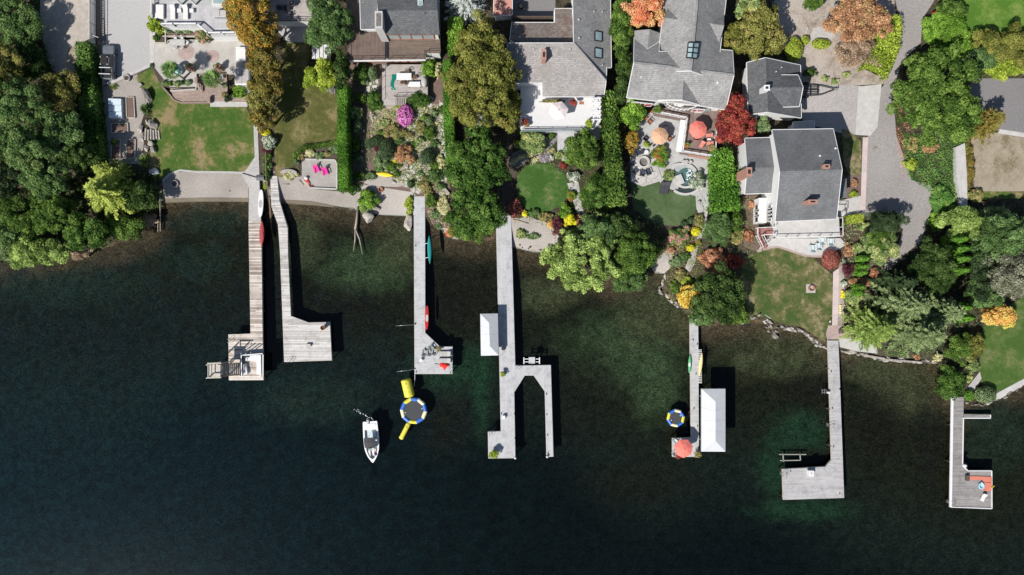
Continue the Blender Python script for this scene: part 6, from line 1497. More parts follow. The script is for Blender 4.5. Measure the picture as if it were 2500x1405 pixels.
railing(h3, [P(847,90,zd), P(847.5,148,zd), P(940,146.5,zd)], 1.0, 'black_metal', 1.9, 0, .05, .05, base=False); railing(h3, [P(950,146.5,zd), P(1038,145,zd), P(1039,129,zd), P(1075,129,zd)], 1.0, 'black_metal', 1.9, 0, .05, .05, base=False)
b = MB(); b.beam(P(846,150,zd-.1), P(1039,147.5,zd-.1), .15, .3); b.build('fascia', MATS['white_paint'], h3)
q0 = P(960,88,z0+4.4)
for k in range(4): q = P(962+k*28,90,z0+4.0); window(h3, (q.x, q.y-.05, z0+4.0), (0,-1), 1.7, 1.7, 'orange_trim', 'glass_pale', 0)
for x in (872,900,965,985,1005): q = P(x,152,z0+1.2); window(h3, (q.x, P(900,138,zd).y-.12, z0+1.3), (0,-1), 1.6, 1.7, 'orange_trim', 'glass_pale', 0)
q = P(1026,10,ze+1.4); MB().box((q.x, q.y, 0), (.75, 1.1, .45), 0, zr-.75).build('skylight', MATS['white_paint'], h3); MB().box((q.x, q.y, zr-.28), (.55, .9, .04)).build('pane', MATS['glass_pale'], h3.children[-1])
vent(h3, on_plane(1036,35,P(922,27,zr),P(1068,26,zr),P(1073,85,ze)))
# grey lower deck
p = [W(x, y, z0+1.0) for x, y in ((932,158),(1044,158),(1044,236),(970,238),(965,244),(965,257),(932,257))]; t = thing('garden_deck', 'taupe plank deck behind the dark roofed house with white tables', 'deck', (p[0].x, p[0].y, z0)); zg = z0+1.0
MB().prism([(a.x, a.y) for a in p], z0-.3, zg).build('deck_boards', MATS['deck_taupe'], t); railing(t, [P(931,165,zg), P(931,250,zg)], 1.0, 'black_metal', 2, 0, .05, .05); railing(t, [P(964,237,zg), P(1010,236,zg)], 1.0, 'black_metal', 1.5, 0, .05, .05)
for k in range(6):
    q = P(967+k*4.5, 248, zg-.1-.14*k); b = MB(); b.box((q.x, q.y, 0), (.24, 1.2, .08), 0, zg-.14-.15*k); b.build('step', MATS['deck_taupe'], t)
# ---- shake roofed house with white terrace (fourth)
h4, z0 = house('house', 'house with weathered shake roofs and bright white terrace', 1380, 170); zr, ze = z0+6.4, z0+3.6
A, B_, C_ = P(1239,106,zr), P(1401,106,zr), P(1474,236,ze); S4 = lambda x, y: on_plane(x, y, A, B_, C_)
E0, E1, E2 = P(1398,-60,zr), P(1401,106,zr), P(1492,165,ze); S5 = lambda x, y: on_plane(x, y, E0, E1, E2)
roof(h4, [[A, B_, S4(1479,198), C_, S4(1324.5,236), S4(1324,202), S4(1246,202), S4(1239,188)]], 'shake_pale', .16, 'white_paint', 'white_wall', z0, .5)
roof(h4, [[E0, P(1489,-60,ze), E2, S5(1480.5,164), S5(1479.5,197), E1]], 'shake_grey', .16, 'white_paint', 'white_wall', z0, .4)
zb = z0+3.3; roof(h4, [[P(1245,98,zb+.9), P(1257,105,zb+.9), P(1402,105,zb+.9), P(1396,22,zb+.2), P(1355,22,zb+.2), P(1355,56,zb+.4), P(1250,56,zb+.4)]], 'shake_brown', .16, 'white_paint', 'white_wall', z0, .3)
chimney(h4, 1328, 134, z0+7.2, z0+4.4, .6, 1.5, 'brick_red', 0)
for x, y in ((1459.5,90),(1459.5,131)):
    q = S5(x, y); nrm = (E1-E0).cross(E2-E0).normalized()
    if nrm.z < 0: nrm = -nrm
    e1 = Vector((1,0,-nrm.x/nrm.z)).normalized(); e2 = Vector((0,1,0)); b = MB(); c = q+nrm*.1; b.beam(c-e1*.65, c+e1*.65, 1.5, .22); s = b.build('skylight', MATS['black_metal'], h4); b = MB(); c = q+nrm*.24; b.beam(c-e1*.52, c+e1*.52, 1.25, .04); b.build('pane', MATS['glass_pale'], s)
for x, y in ((1260,121),(1302.5,120.5),(1345,119.5),(1391.5,120.5)): vent(h4, S4(x, y), .17, .18, 'concrete')
for x, y in ((1412.5,49),(1413.5,94)): vent(h4, S5(x, y), .17, .16, 'concrete')
for x, y in ((1450,30),(1470,31),(1470,161)): vent(h4, S5(x, y), .06, .4, 'white_paint')
for x0, y0, x1, y1 in ((1401,105,1479,197),): b = MB(); b.beam(S4(x0, y0)+Vector((0,0,.04)), S4(x1, y1)+Vector((0,0,.04)), .22, .06); b.build('hip_cap', MATS['shake_pale'], h4)
zd = z0+1.9; dk = [(1271,200),(1330,200),(1330,225),(1468,225),(1466,300),(1448,319),(1271,321)]
deckslab(h4, dk, zd, 'terrace_white', .25, 'terrace'); under(h4, dk, zd, z0-.6, 'canopy_vinyl', .985, top=.25)
railing(h4, [P(1271,245,zd), P(1271,320,zd), P(1447,318,zd)], .95, 'white_paint', 2.4, 0, .06, .07, base=False)
b = MB(); b.beam(P(1272,320.5,zd+.5), P(1447,318.5,zd+.5), .03, .8); b.build('glass_panel', MATS['glass_pale'], h4)
for x, w_ in ((1336,1.2),(1352,2.4),(1368,1.2)): q = P(x,242,z0+2.6); window(h4, (q.x, P(1400,236,ze).y+.25, z0+2.9), (0,-1), w_, .9)
for x in (1420,1436): q = P(x,240,z0+2.6); window(h4, (q.x, P(1400,236,ze).y+.25, z0+2.8), (0,-1), .9, 1.5, 'white_paint', 'timber', 0)
t = thing('pergola', 'white slatted pergola at the right end of the white terrace', 'pergola', P(1455,265,zd)); zp = zd+2.5
for x in (1449,1464):
    b = MB(); b.beam(P(x,237,zp), P(x,299,zp), .2, .2); b.build('beam', MATS['white_paint'], t)
    for y in (239,297): q = P(x, y, zp); b = MB(); b.beam((q.x, q.y, zd), (q.x, q.y, zp), .16, .16); b.build('post', MATS['white_paint'], t)
for k in range(6): b = MB(); b.beam(P(1444,241+k*10.4,zp+.2), P(1468,240+k*10.4,zp+.2), .17, .2); b.build('rafter', MATS['white_paint'], t)
q = P(1412,252,zd+.02); tag(MB().box((q.x+.5, q.y, zd+.015), (.75,.45,.03)).build('door_mat', MATS['terracotta']), 'rust coloured door mat on the white terrace', 'mat')
t = thing('walkway', 'pale plank walkway from under the white terrace to the oval lawn', 'walkway', G(1370,350)); q = [G(x, y, .3) for x, y in ((1361,318),(1402,318),(1402,345),(1384,352),(1384,393),(1372,393),(1372,372),(1361,370))]; zz = sum(a.z for a in q)/8
MB().prism([(a.x, a.y) for a in q], zz-.5, zz).build('boards', MATS['dock_white_long'], t)
t = thing('stairs', 'timber stairs beside the white terrace', 'stairs', G(1455,325))
for k in range(5): q = G(1455,310+k*7,1.4-.25*k); b = MB(); b.box((q.x, q.y, q.z), (1.6, .42, .08)); b.build('step', MATS['timber_pale'], t)
# sunken court behind
t = thing('courtyard_wall', 'dark sunken courtyard wall behind the shake roofs', 'wall', G(1300,40)); b = MB(); b.beam(P(1250,50,z0+1.5), P(1355,50,z0+1.5), .2, 3); b.build('wall', MATS['timber_dark'], t)
sheet('courtyard', [(1248,0),(1356,0),(1356,60),(1248,60)], MATS['asphalt_dark'], .03)
t = thing('barbecue', 'round dark kettle grill in the sunken courtyard', 'grill', G(1273,20)); q = G(1273,20); MB().lathe((q.x, q.y, q.z+.5), [(.1,0),(.5,.15),(.55,.4),(.4,.65),(.05,.75)], 18).build('kettle', MATS['black_metal'], t, smooth=True); MB().tube([q, q+Vector((0,0,.6))], .06, 6).build('leg', MATS['black_metal'], t)
tr, zq = house('outbuilding', 'small outbuilding with ribbed red tile roof at the top edge', 1230, 10, 'outbuilding'); roof(tr, [[P(1206,-40,zq+3.2), P(1250,-40,zq+3.2), P(1250,36,zq+2.6), P(1206,40,zq+2.6)]], 'red_tile', .15, 'white_paint', 'white_wall', zq, .25)
# ---- grey shingled house with red trim (fifth)
h5, z0 = house('house', 'large grey shingled house with gables, ridge skylight and red-trimmed windows', 1660, 150); zr, ze, zu = z0+7.0, z0+4.0, z0+8.0
A, B_, C_ = P(1548,153,zr), P(1791.4,183,zr), P(1530.5,238.5,ze); SS = lambda x, y: on_plane(x, y, A, B_, C_)
N0 = P(1549,92,z0+4.6); SN = lambda x, y: on_plane(x, y, A, B_, N0)
roof(h5, [[A, B_, SS(1771.4,268), SS(1711.5,258.5), SS(1605.8,246.8), C_], [A, B_, SN(1788,124.5), SN(1760,122), SN(1608,127), SN(1610,103), SN(1581,121), N0]], 'shake_grey', .16, 'white_paint', 'white_wall', z0, .45)
R0, R1 = P(1708,-60,zu), P(1686.8,172.7,zu); W0 = P(1614,82,z0+4.9); E0 = P(1755,144.5,z0+5.0); UW = lambda x, y: on_plane(x, y, R0, R1, W0); UE = lambda x, y: on_plane(x, y, R0, R1, E0)
roof(h5, [[R0, R1, UW(1643,174), UW(1608,127), W0, UW(1622,0), UW(1626,-60)], [R0, R1, UE(1716,183), E0, UE(1771.4,6), UE(1778,-60)]], 'shake_grey', .16, 'white_paint', 'white_wall', z0+1, .4)
D0 = P(1586,72,SN(1581,121).z); roof(h5, [[D0, SN(1581,121), SN(1549,95), P(1549,75,z0+4.7)], [D0, SN(1581,121), SN(1610,102), P(1611.6,81,z0+4.8)]], 'shake_grey', .14, None, 'white_wall', z0, .3)
def dormer(par, rid0, rid1, l, r_, m, zroof):
    roof(par, [[rid0, rid1, l], [rid0, rid1, r_]], m, .1, None)
up = Vector((0,0,.05))
for rid, tip, l, r_, fn in (((1622,44.6),(1655,48),(1629,21),(1614,88),UW), ((1768,63),(1732.6,57.6),(1767,36),(1756,104.6),UE)):
    tp = fn(*tip)+up; dormer(h5, P(*rid, tp.z), tp, fn(*l)+up, fn(*r_)+up, 'shake_grey', None)
tp = SS(1669,196)+up; dormer(h5, P(1665.7,245.6,tp.z), tp, SS(1607,245.6)+up, SS(1708,257)+up, 'shake_grey', None)
q0, q1 = SS(1607,245.6), SS(1708,257); ap = P(1665.7,245.6,tp.z-.1); b = MB(); b.add([q0+Vector((0,.3,0)), q1+Vector((0,.3,0)), ap+Vector((0,.3,0)), q0+Vector((0,.45,0)), q1+Vector((0,.45,0)), ap+Vector((0,.45,0))], [[0,1,2],[5,4,3],[0,3,4,1],[1,4,5,2],[2,5,3,0]]); b.build('gable', MATS['red_tile'], h5)
b = MB(); b.beam(q0+up, ap+up, .16, .2); b.beam(ap+up, q1+up, .16, .2); b.build('fascia', MATS['white_paint'], h5)
for a, c, m_ in (((1548,153),(1645,164.5),'n'),((1717,174),(1791.4,183),'n')): b = MB(); b.beam(P(*a, zr+.03), P(*c, zr+.03), .3, .1); b.build('ridge_cap', MATS['shake_grey'], h5)
b = MB(); b.beam(R0+Vector((0,0,.03)), R1+Vector((0,0,.03)), .3, .1); b.build('ridge_cap', MATS['shake_grey'], h5)
# ridge skylight
b = MB(); f = MB()
Pt = lambda fn, x, y: fn(x, y)+Vector((0,0,.3))
g1, g2 = P(1693.5,104.6,zu+.35), P(1689,142,zu+.35)
sk = MB(); sk.add([g1, g2, Pt(UW,1675,143), Pt(UW,1679,106)], [[0,1,2,3]]); sk.add([g1, g2, Pt(UE,1700,146), Pt(UE,1706,107)], [[0,1,2,3]]); s5 = sk.build('skylight', MATS['glass_pale'], h5)
for l in ((g1, g2),(g1, Pt(UW,1679,106)),(g2, Pt(UW,1675,143)),(Pt(UW,1679,106), Pt(UW,1675,143)),(g1, Pt(UE,1706,107)),(g2, Pt(UE,1700,146)),(Pt(UE,1706,107), Pt(UE,1700,146)),(g1.lerp(g2,.33), Pt(UW,1679,106).lerp(Pt(UW,1675,143),.33)),(g1.lerp(g2,.66), Pt(UW,1679,106).lerp(Pt(UW,1675,143),.66)),(g1.lerp(g2,.33), Pt(UE,1706,107).lerp(Pt(UE,1700,146),.33)),(g1.lerp(g2,.66), Pt(UE,1706,107).lerp(Pt(UE,1700,146),.66))): f.beam(l[0], l[1], .14, .14)
f.build('frame', MATS['black_metal'], s5)
for x, y in ((1740,201),(1770,203),(1564,202)): vent(h5, SS(x, y), .06, .3)
vent(h5, SS(1751,203), .16, .18, 'white_paint'); vent(h5, SS(1565,189), .12, .15, 'white_paint')
# red windows and curved balcony
sy = lambda x: W(x, 243+(x-1530)*.115, ze).y+.42
for x, w_ in ((1549,1.0),(1560,1.0),(1571,1.0),(1583,1.1),(1699,1.1),(1710,1.1)): q = W(x, 248, z0+2.6); window(h5, (q.x, sy(x)-.52, z0+2.5), (0,-1), w_, 1.5, 'white_paint', 'dusky_red', 0)
c = P(1664,238,z0+3.0); zb = z0+3.0; pts = [(c.x+2.9*math.cos(a), c.y-.4+1.75*math.sin(a)) for a in [math.pi+math.pi*k/14 for k in range(15)]]
MB().prism(pts, zb-.25, zb).build('balcony', MATS['deck_taupe'], h5); railing(h5, [(x, y, zb) for x, y in pts], 1.0, 'white_paint', 1.2, .2, .14, .08)
# upper deck with L rail
zk = z0+1.3; t = thing('raised_deck', 'dark raised plank deck with white railing under the red-trimmed house', 'deck', G(1705,330)); dk = [(1596,262),(1770,270),(1748,300),(1742,384),(1664,372),(1674,292),(1600,278)]; q = [W(x, y, zk) for x, y in dk]
MB().prism([(a.x, a.y) for a in q], z0-.6, zk).build('deck_boards', MATS['deck_umber'], t)
railing(t, [P(1598,276,zk), P(1674,291,zk)], 1.0, pick=.16, top=.16); railing(t, [P(1674,291,zk), P(1664,371,zk)], 1.0, pick=.16, top=.14); railing(t, [P(1664,372,zk), P(1742,384,zk)], 1.0, pick=.16, top=.16); railing(t, [P(1742,384,zk), P(1746,312,zk)], 1.0, pick=.16, top=.14)
b = MB(); b.beam(P(1668,294,zk-.2), P(1656,371,zk-.2), .9, .3); b.build('stair_landing', MATS['white_paint'], t); b = MB(); b.beam(P(1680,379,.9+z0*.6), P(1735,388,.9+z0*.6), .3, .5); b.build('stone_base', MATS['brick_red'], t)
# ---- garage
h6, z0 = house('garage', 'dark roofed white garage with a cross gable beside the bare yard', 1890, 215, 'garage'); zr, ze = z0+5.8, z0+3.2
A, B_ = P(1869,142,zr), P(1875.5,273.6,zr); WG = P(1823.5,154,ze); EG = P(1953.8,160,ze+.1); GE = lambda x, y: on_plane(x, y, A, B_, EG)
roof(h6, [[A, B_, P(1827,280,ze), WG], [A, B_, P(1956,288,ze+.1), EG]], 'asphalt_shingle', .16, 'white_paint', 'white_wall', z0, .35)
r0, r1 = P(1877,214.5,zr-.1), P(1960,213.5,zr-.1); roof(h6, [[r0, r1, P(1948,184,ze+1.3), P(1902,184,ze+1.5)], [r0, r1, P(1951,260,ze+1.3), P(1903,261.5,ze+1.5)]], 'asphalt_shingle', .16, 'white_paint', 'white_wall', z0+.5, .3)
chimney(h6, 1872, 215, zr+1.0, z0+4, .75, .75, 'white_paint', 0)
for x, y in ((1907,166),(1894,176)): vent(h6, GE(x, y), .06, .35, 'white_paint')
for x in (1846,1858): q = W(x, 285, z0+2.2); window(h6, (q.x, W(1850,282,ze).y+.15, z0+2.3), (0,-1), .7, 1.0)
q = W(1905, 296, z0+1.5); window(h6, (q.x, W(1905,281,ze).y+.18, z0+1.5), (0,-1), .9, 1.6, bars=0)
# ---- white house on the right
h7, z0 = house('house', 'white house with dark grey gable roofs, brick chimneys and front deck', 1960, 440); zr, ze = z0+9.0, z0+6.2
A, B_ = P(1904.4,418.7,zr), P(2055.5,414,zr); C_ = P(1893,541,ze); N_ = P(1885.5,318,ze); MS = lambda x, y: on_plane(x, y, A, B_, C_); MN = lambda x, y: on_plane(x, y, A, B_, N_)
roof(h7, [[A, B_, P(2042,534.5,ze), C_], [A, B_, P(2034,315.5,ze), N_]], 'slate_shingle', .16, 'white_paint', 'white_wall', z0, .4)
zr2, ze2 = z0+6.0, z0+4.4; a2, b2 = P(1824.6,410,zr2), P(1902,409.5,zr2); roof(h7, [[a2, b2, P(1897,471,ze2), P(1819,473.6,ze2)], [a2, b2, P(1892,336.5,ze2), P(1819,338.5,ze2)]], 'slate_shingle', .16, 'white_paint', 'white_wall', z0, .35)
roof(h7, [[P(2044,440,z0+3.4), P(2067,436,z0+3.2), P(2067,483,z0+3.2), P(2044,485,z0+3.4)]], 'slate_shingle', .14, None, 'white_wall', z0, .2)
roof(h7, [[P(1937,299,z0+3.0), P(1988,296,z0+3.0), P(1988,318,z0+3.1), P(1937,320,z0+3.1)]], 'concrete', .14, 'white_paint', 'white_wall', z0, .25, 'porch_roof')
chimney(h7, 1829, 420, zr2+1.3, z0, .75, 1.25, 'brick_red'); chimney(h7, 2018, 407, zr+.55, z0+6, .85, .55, 'brick_red'); chimney(h7, 1984, 493, zr+.1, z0+6, 1.3, .5, 'brick_red')
for x, y in ((2001,381),(2039,363)): vent(h7, MN(x, y), .14, .18, 'white_paint')
q = W(1892,448,z0+5.2); b = MB(); b.lathe((q.x, q.y, z0+5.15), [(.05,0),(.35,.12),(.38,.16)], 14); b.tube([(q.x, q.y, z0+4.6), (q.x, q.y, z0+5.2)], .04, 6); b.build('satellite_dish', MATS['white_paint'], h7)
for k in range(4): q = W(1875, 505+k*9, z0+2.0); window(h7, (W(1893,541,ze).x+.05, W(1893,505+k*9,ze-1).y, z0+3.8), (-1,0), .9, 1.3, bars=0); 
for k in range(3): window(h7, (W(1893,541,ze).x-1.2, W(1880,508+k*13,z0+2).y, z0+1.6), (-1,0), 1.1, 1.4, bars=0)
b = MB(); b.box((W(1893,515,ze).x-.55, W(1880,515,z0+2).y, 0), (1.2, 3.9, 2.7), 0, z0-.2); b.build('bay', MATS['white_wall'], h7)
window(h7, (W(1819,466,ze2).x+.25, W(1819,463,ze2).y, z0+2.2), (-1,0), .6, .9, bars=0)
zd = z0+1.7; dk = [(1889,535),(2048,530),(2051,578),(1887,583)]; deckslab(h7, dk, zd, 'concrete_pale', .25); under(h7, dk, zd, z0-.5, 'white_wall', .985, top=.25)
railing(h7, [P(2050,533,zd), P(2051,578,zd), P(1888,582,zd), P(1888,573,zd)], 1.0, 'white_paint', 1.7, 0, .1, .08, base=False); railing(h7, [P(1888,556,zd), P(1888,541,zd)], 1.0, 'white_paint', 1.7, 0, .1, .08)
t = thing('stairs', 'red-brown stairs with white rails at the corner of the white house', 'stairs', G(1860,585))
q = [W(x, y, zd-.25) for x, y in ((1846,558),(1886,557),(1886,575),(1858,576),(1846,577))]; MB().prism([(a.x, a.y) for a in q], zd-.45, zd-.25).build('landing', MATS['mahogany'], t)
for k in range(6): q = W(1853+k*2.3, 579+k*4.6, zd-.4-.2*k); b = MB(); b.box((q.x, q.y, q.z), (1.15, .4, .06), R(-22)); b.build('step', MATS['mahogany'], t)
railing(t, [W(1844,558,zd-.25), W(1845,577,zd-.25)], 1.0, pick=0, top=.12, base=False); railing(t, [W(1845,558,zd-.25), W(1886,556,zd-.2)], 1.0, pick=0, top=.1, base=False); railing(t, [W(1845,578,zd-.3), W(1858,604,zd-1.5)], 1.0, pick=0, top=.1); railing(t, [W(1859,576,zd-.3), W(1870,598,zd-1.5)], 1.0, pick=0, top=.1); railing(t, [W(1859,575,zd-.25), W(1886,573,zd-.2)], 1.0, pick=0, top=.1)
# ---- fences
t = thing('fence', 'white picket fence between dirt road and parking court', 'fence', G(234,40)); b = MB()
for k in range(66): q = G(233.5, -40+k*2.35); b.beam(q, q+Vector((0,0,1.75)), .05, .10)
q0, q1 = G(233.5,-40), G(233.5,115); b.build('pickets', MATS['white_paint'], t); b = MB()
for hh in (.3, 1.4): b.beam(q0+Vector((.06,0,hh)), q1+Vector((.06,0,hh)), .05, .1)
b.build('rail', MATS['white_paint'], t)
for y in (-38,15,65,113): q = G(233.5, y); b = MB(); b.beam(q, q+Vector((0,0,1.95)), .14, .14); b.build('post', MATS['white_paint'], t)
t = thing('fence', 'low dark chain fence along the edge of the parking court', 'fence', G(253,40)); b = MB()
for k in range(24): q = G(253.5, -40+k*6.2); b.beam(q, q+Vector((0,0,.55)), .06, .06)
b.build('stakes', MATS['timber_dark'], t); b = MB(); b.beam(G(253.5,-40,.5), G(253.5,106,.5), .07, .07); b.beam(G(249,-40,.3), G(249,106,.3), .08, .1); b.build('rail', MATS['black_metal'], t)
t = thing('gate', 'small white garden gate at the end of the picket fence', 'gate', G(228,100)); b = MB()
for a, c in (((218,84),(240,92)),((219,105),(236,115))): b.beam(G(*a, 1.2), G(*c, 1.2), .07, .08); b.beam(G(*a, .3), G(*c, .3), .07, .08)
b.build('rail', MATS['white_paint'], t); b = MB(); b.beam(G(242,92,0), G(242,92,1.6), .14, .14); b.build('post', MATS['timber_dark'], t)
t = thing('retaining_wall', 'long white wall strip beside the ivy slope', 'wall', G(2340,430)); b = MB(); b.prism([tuple(G(x, y)[:2]) for x, y in ((2326,362),(2348,352),(2352,430),(2352,505),(2336,510),(2332,470),(2326,430))], G(2340,430).z-.5, G(2340,430).z+.9); b.build('wall', MATS['concrete_pale'], t)
# ---------------------------------------------------------------- furniture
MK = {}; PROTO = {}
def place(key, loc, rz, label, group=None, sca=None):
    if key not in PROTO:
        t = MK[key](label); PROTO[key] = t; t.location = loc; t.rotation_euler = (0, 0, rz); t['label'] = label
        if group: t['group'] = group
        if sca: t.scale = sca
        return t
    return dup(PROTO[key], loc, rz, label, group, sca)
def legs(t, pts, h, m, w_=.05):
    for x, y in pts: MB().box((x, y, 0), (w_, w_, h), 0, 0).build('leg', MATS[m], t)
def adirondack(m):
    def f(label):                            # faces -y
        t = thing('garden_chair', label, 'chair')
        b = MB(); b.beam((0,-.38,.40), (0,.22,.30), .52, .04); b.build('seat', MATS[m], t)
        b = MB()
        for k in range(5): x = (k-2)*.105; b.beam((x,.2,.28), (x*1.25,.55,1.0-.03*abs(k-2)**2), .095, .025)
        b.build('backrest', MATS[m], t)
        for s in (-1, 1): MB().beam((s*.34,-.42,.58), (s*.30,.36,.56), .13, .035).build('armrest', MATS[m], t); b = MB(); b.beam((s*.31,-.36,0), (s*.31,-.36,.57), .07, .07); b.build('leg', MATS[m], t); b = MB(); b.beam((s*.3,.42,0), (s*.28,.3,.56), .06, .07); b.build('leg', MATS[m], t)
        return t
    return f
def armchair(frame, cush):
    def f(label):
        t = thing('armchair', label, 'chair'); MB().box((0,-.02,.36), (.58,.6,.16)).build('seat', MATS[cush], t, bevel=.04); MB().add(*[[(-.3,.26,.3),(.3,.26,.3),(.3,.42,.92),(-.3,.42,.92),(-.3,.36,.3),(.3,.36,.3),(.3,.50,.92),(-.3,.50,.92)], [[0,1,2,3],[7,6,5,4],[0,4,5,1],[3,2,6,7],[0,3,7,4],[1,5,6,2]]]).build('backrest', MATS[cush], t)
        for s in (-1, 1): MB().beam((s*.35,-.3,.6), (s*.35,.38,.62), .09, .05).build('armrest', MATS[frame], t)
        legs(t, [(-.34,-.3),(.34,-.3),(-.34,.36),(.34,.36)], .6, frame); return t
    return f
def roundchair(m):
    def f(label):
        t = thing('dining_chair', label, 'chair'); MB().lathe((0,0,.44), [(.2,-.02),(.24,0),(.24,.04),(.05,.045)], 16).build('seat', MATS[m], t)
        b = MB(); b.tube([(.27*math.cos(a), .05+.27*math.sin(a), .82) for a in [-.4+k*.33 for k in range(13)]], .035, 6)
        for a in (.1,.8,1.57,2.3,3.0): b.beam((.24*math.cos(a), .05+.24*math.sin(a), .45), (.27*math.cos(a), .05+.27*math.sin(a), .82), .05, .02)
        b.build('backrest', MATS[m], t, smooth=True); legs(t, [(-.17,-.17),(.17,-.17),(-.17,.17),(.17,.17)], .43, m, .035); return t
    return f
def chaise(frame, cush):
    def f(label):                            # head at +y
        t = thing('sun_lounger', label, 'sun lounger'); MB().box((0,-.25,.34), (.66,1.35,.12)).build('mattress', MATS[cush], t, bevel=.03)
        b = MB(); b.beam((0,.40,.36), (0,.95,.66), .66, .11); b.build('backrest', MATS[cush], t); MB().box((0,0,.26), (.7,1.9,.05)).build('frame', MATS[frame], t)
        legs(t, [(-.3,-.85),(.3,-.85),(-.3,.85),(.3,.85)], .25, frame); return t
    return f
def table(kind_, m, sx, sy, h=.74, legm=None):
    def f(label):
        t = thing('table', label, 'table')
        if kind_ == 'box': MB().box((0,0,h-.025), (sx,sy,.05)).build('table_top', MATS[m], t, bevel=.01); legs(t, [(a*(sx/2-.06), b*(sy/2-.06)) for a in (-1,1) for b in (-1,1)], h-.05, legm or m, .06)
        else: MB().lathe((0,0,h-.04), [(sx*.48,0),(sx*.5,.02),(sx*.5,.04)], 24).build('table_top', MATS[m], t); MB().lathe((0,0,0), [(sx*.3,0),(.05,.06),(.04,h-.05)], 12).build('pedestal', MATS[legm or m], t)
        return t
    return f
def parasol(cloth, r=1.4, n=8, h=2.35):
    def f(label):
        t = thing('parasol', label, 'umbrella'); b = MB(); P_ = [(r*math.cos(2*math.pi*k/n), r*math.sin(2*math.pi*k/n), h) for k in range(n)]; M_ = [(r*.5*math.cos(2*math.pi*k/n), r*.5*math.sin(2*math.pi*k/n), h+.34) for k in range(n)]
        vs = P_+M_+[(0,0,h+.55)]+[(x, y, z-.12) for x, y, z in P_]; o = 2*n
        b.add(vs, [[k, (k+1) % n, n+(k+1) % n, n+k] for k in range(n)]+[[n+k, n+(k+1) % n, o] for k in range(n)]+[[o+1+k, o+1+(k+1) % n, (k+1) % n, k] for k in range(n)]); b.build('canopy', MATS[cloth], t)
        b = MB()
        for k in range(n): b.beam(Vector(P_[k])-Vector((0,0,.02)), Vector(M_[k])-Vector((0,0,.03)), .03, .03); b.beam(Vector(M_[k])-Vector((0,0,.03)), (0,0,h+.5), .03, .03)
        b.build('ribs', MATS['timber_pale'], t); MB().tube([(0,0,0),(0,0,h+.62)], .03, 8).build('pole', MATS['timber_pale'], t); MB().lathe((0,0,0), [(.28,0),(.28,.06),(.06,.14)], 16).build('base', MATS['concrete'], t)
        MB().lathe((0,0,h+.54), [(.07,0),(.05,.06),(.01,.1)], 8).build('finial', MATS['timber_dark'], t); return t
    return f
def potted(key, potm, r=.28, h=.5, fr=.45, fh=.6, sq=False):
    def f(label):
        t = thing('potted_plant', label, 'planter')
        if sq: MB().box((0,0,h/2), (r*2,r*2,h)).build('pot', MATS[potm], t, bevel=.02)
        else: MB().lathe((0,0,0), [(r*.7,0),(r,h*.85),(r*1.08,h*.86),(r*1.08,h),(r*.9,h),(r*.85,h*.8)], 18).build('pot', MATS[potm], t, smooth=False)
        rng = np.random.default_rng(len(label)*17); C, Nn, S_, T = broad(fr, fr, fh, -.1, rng, .09, .8, None, .25); C[:,2] += h
        link(leaf_mesh('foliage', C, Nn, S_, T, LM(key), rng), t); return t
    return f
MK.update(gchair=adirondack('grey_plastic'), pchair=adirondack('pink_plastic'), dchair=adirondack('navy'), wchair=adirondack('boat_floor'), coralchair=armchair('wicker', 'cushion_coral'), brownchair=armchair('wicker', 'terracotta'), darkchair=armchair('black_metal', 'cushion_dark'),
 ring=roundchair('white_paint'), wick=roundchair('wicker'), wlounge=chaise('white_paint', 'cushion_white'), glounge=chaise('grey_metal', 'concrete'), dlounge=chaise('black_metal', 'cushion_dark'),
 stool=table('box', 'white_paint', .62, .62, .45), dine=table('box', 'concrete_pale', 2.1, 1.0), whitetab=table('box', 'white_paint', 2.35, 1.1, .76, 'wicker'), whitetab2=table('box', 'white_paint', 1.9, .82, .8, 'wicker'), rtab=table('round', 'white_paint', .5, .5, .5), rtab2=table('round', 'white_paint', .75, .75, .5), coffee=table('box', 'black_metal', 1.0, .9, .5),
 tan=parasol('tan_cloth'), coral=parasol('coral_cloth', 1.45, 7), coral8=parasol('coral_cloth', 1.4, 8), blush=parasol('blush_cloth', 1.35, 6, 2.5),
 pinkpot=potted('pinkfl', 'timber', .38, .6, .5, .8, True), yelpot=potted('lime', 'grey_plastic', .26, .5, .42, .6), redpot=potted('redfl', 'terracotta', .25, .45, .4, .5), bigpot=potted('lime', 'grey_plastic', .4, .6, .75, .9), maplepot=potted('maple', 'terracotta', .3, .5, .55, .7), mixpot=potted('mixfl', 'terracotta', .3, .5, .55, .7), greenpot=potted('green', 'terracotta', .3, .5, .55, .8))
h1o = bpy.data.objects['house']; z1 = G(480,30).z+3.0
def at(x, y, z): p = W(x, y, z); return Vector((p.x, p.y, z))
# tiled deck
t = thing('daybed', 'big white daybed at the left of the tiled deck', 'daybed', at(391,31,z1)); p = at(391,31,z1); MB().box((p.x, p.y, z1+.25), (1.5,2.2,.4)).build('mattress', MATS['cushion_white'], t, bevel=.06); MB().box((p.x-.95, p.y, z1+.4), (.35,2.2,.8)).build('backrest', MATS['concrete'], t, bevel=.04)
for x, l in ((425,'white sun lounger nearer the big daybed'),(456,'white sun lounger nearer the outdoor kitchen')): place('wlounge', at(x,33,z1), 0, l, 'white loungers on the tiled deck', (1.1,1.1,1.1))
for x, l in ((440.5,'small white side table between the two white loungers'),(470.5,'small white side table right of both white loungers')): place('stool', at(x,29,z1), 0, l, 'white side tables')
p = at(543,39,z1); t = thing('outdoor_kitchen', 'grey double grill table on the tiled deck', 'grill', p); MB().box((p.x, p.y, z1+.45), (2.0,1.0,.9)).build('cabinet', MATS['grey_metal'], t, bevel=.02)
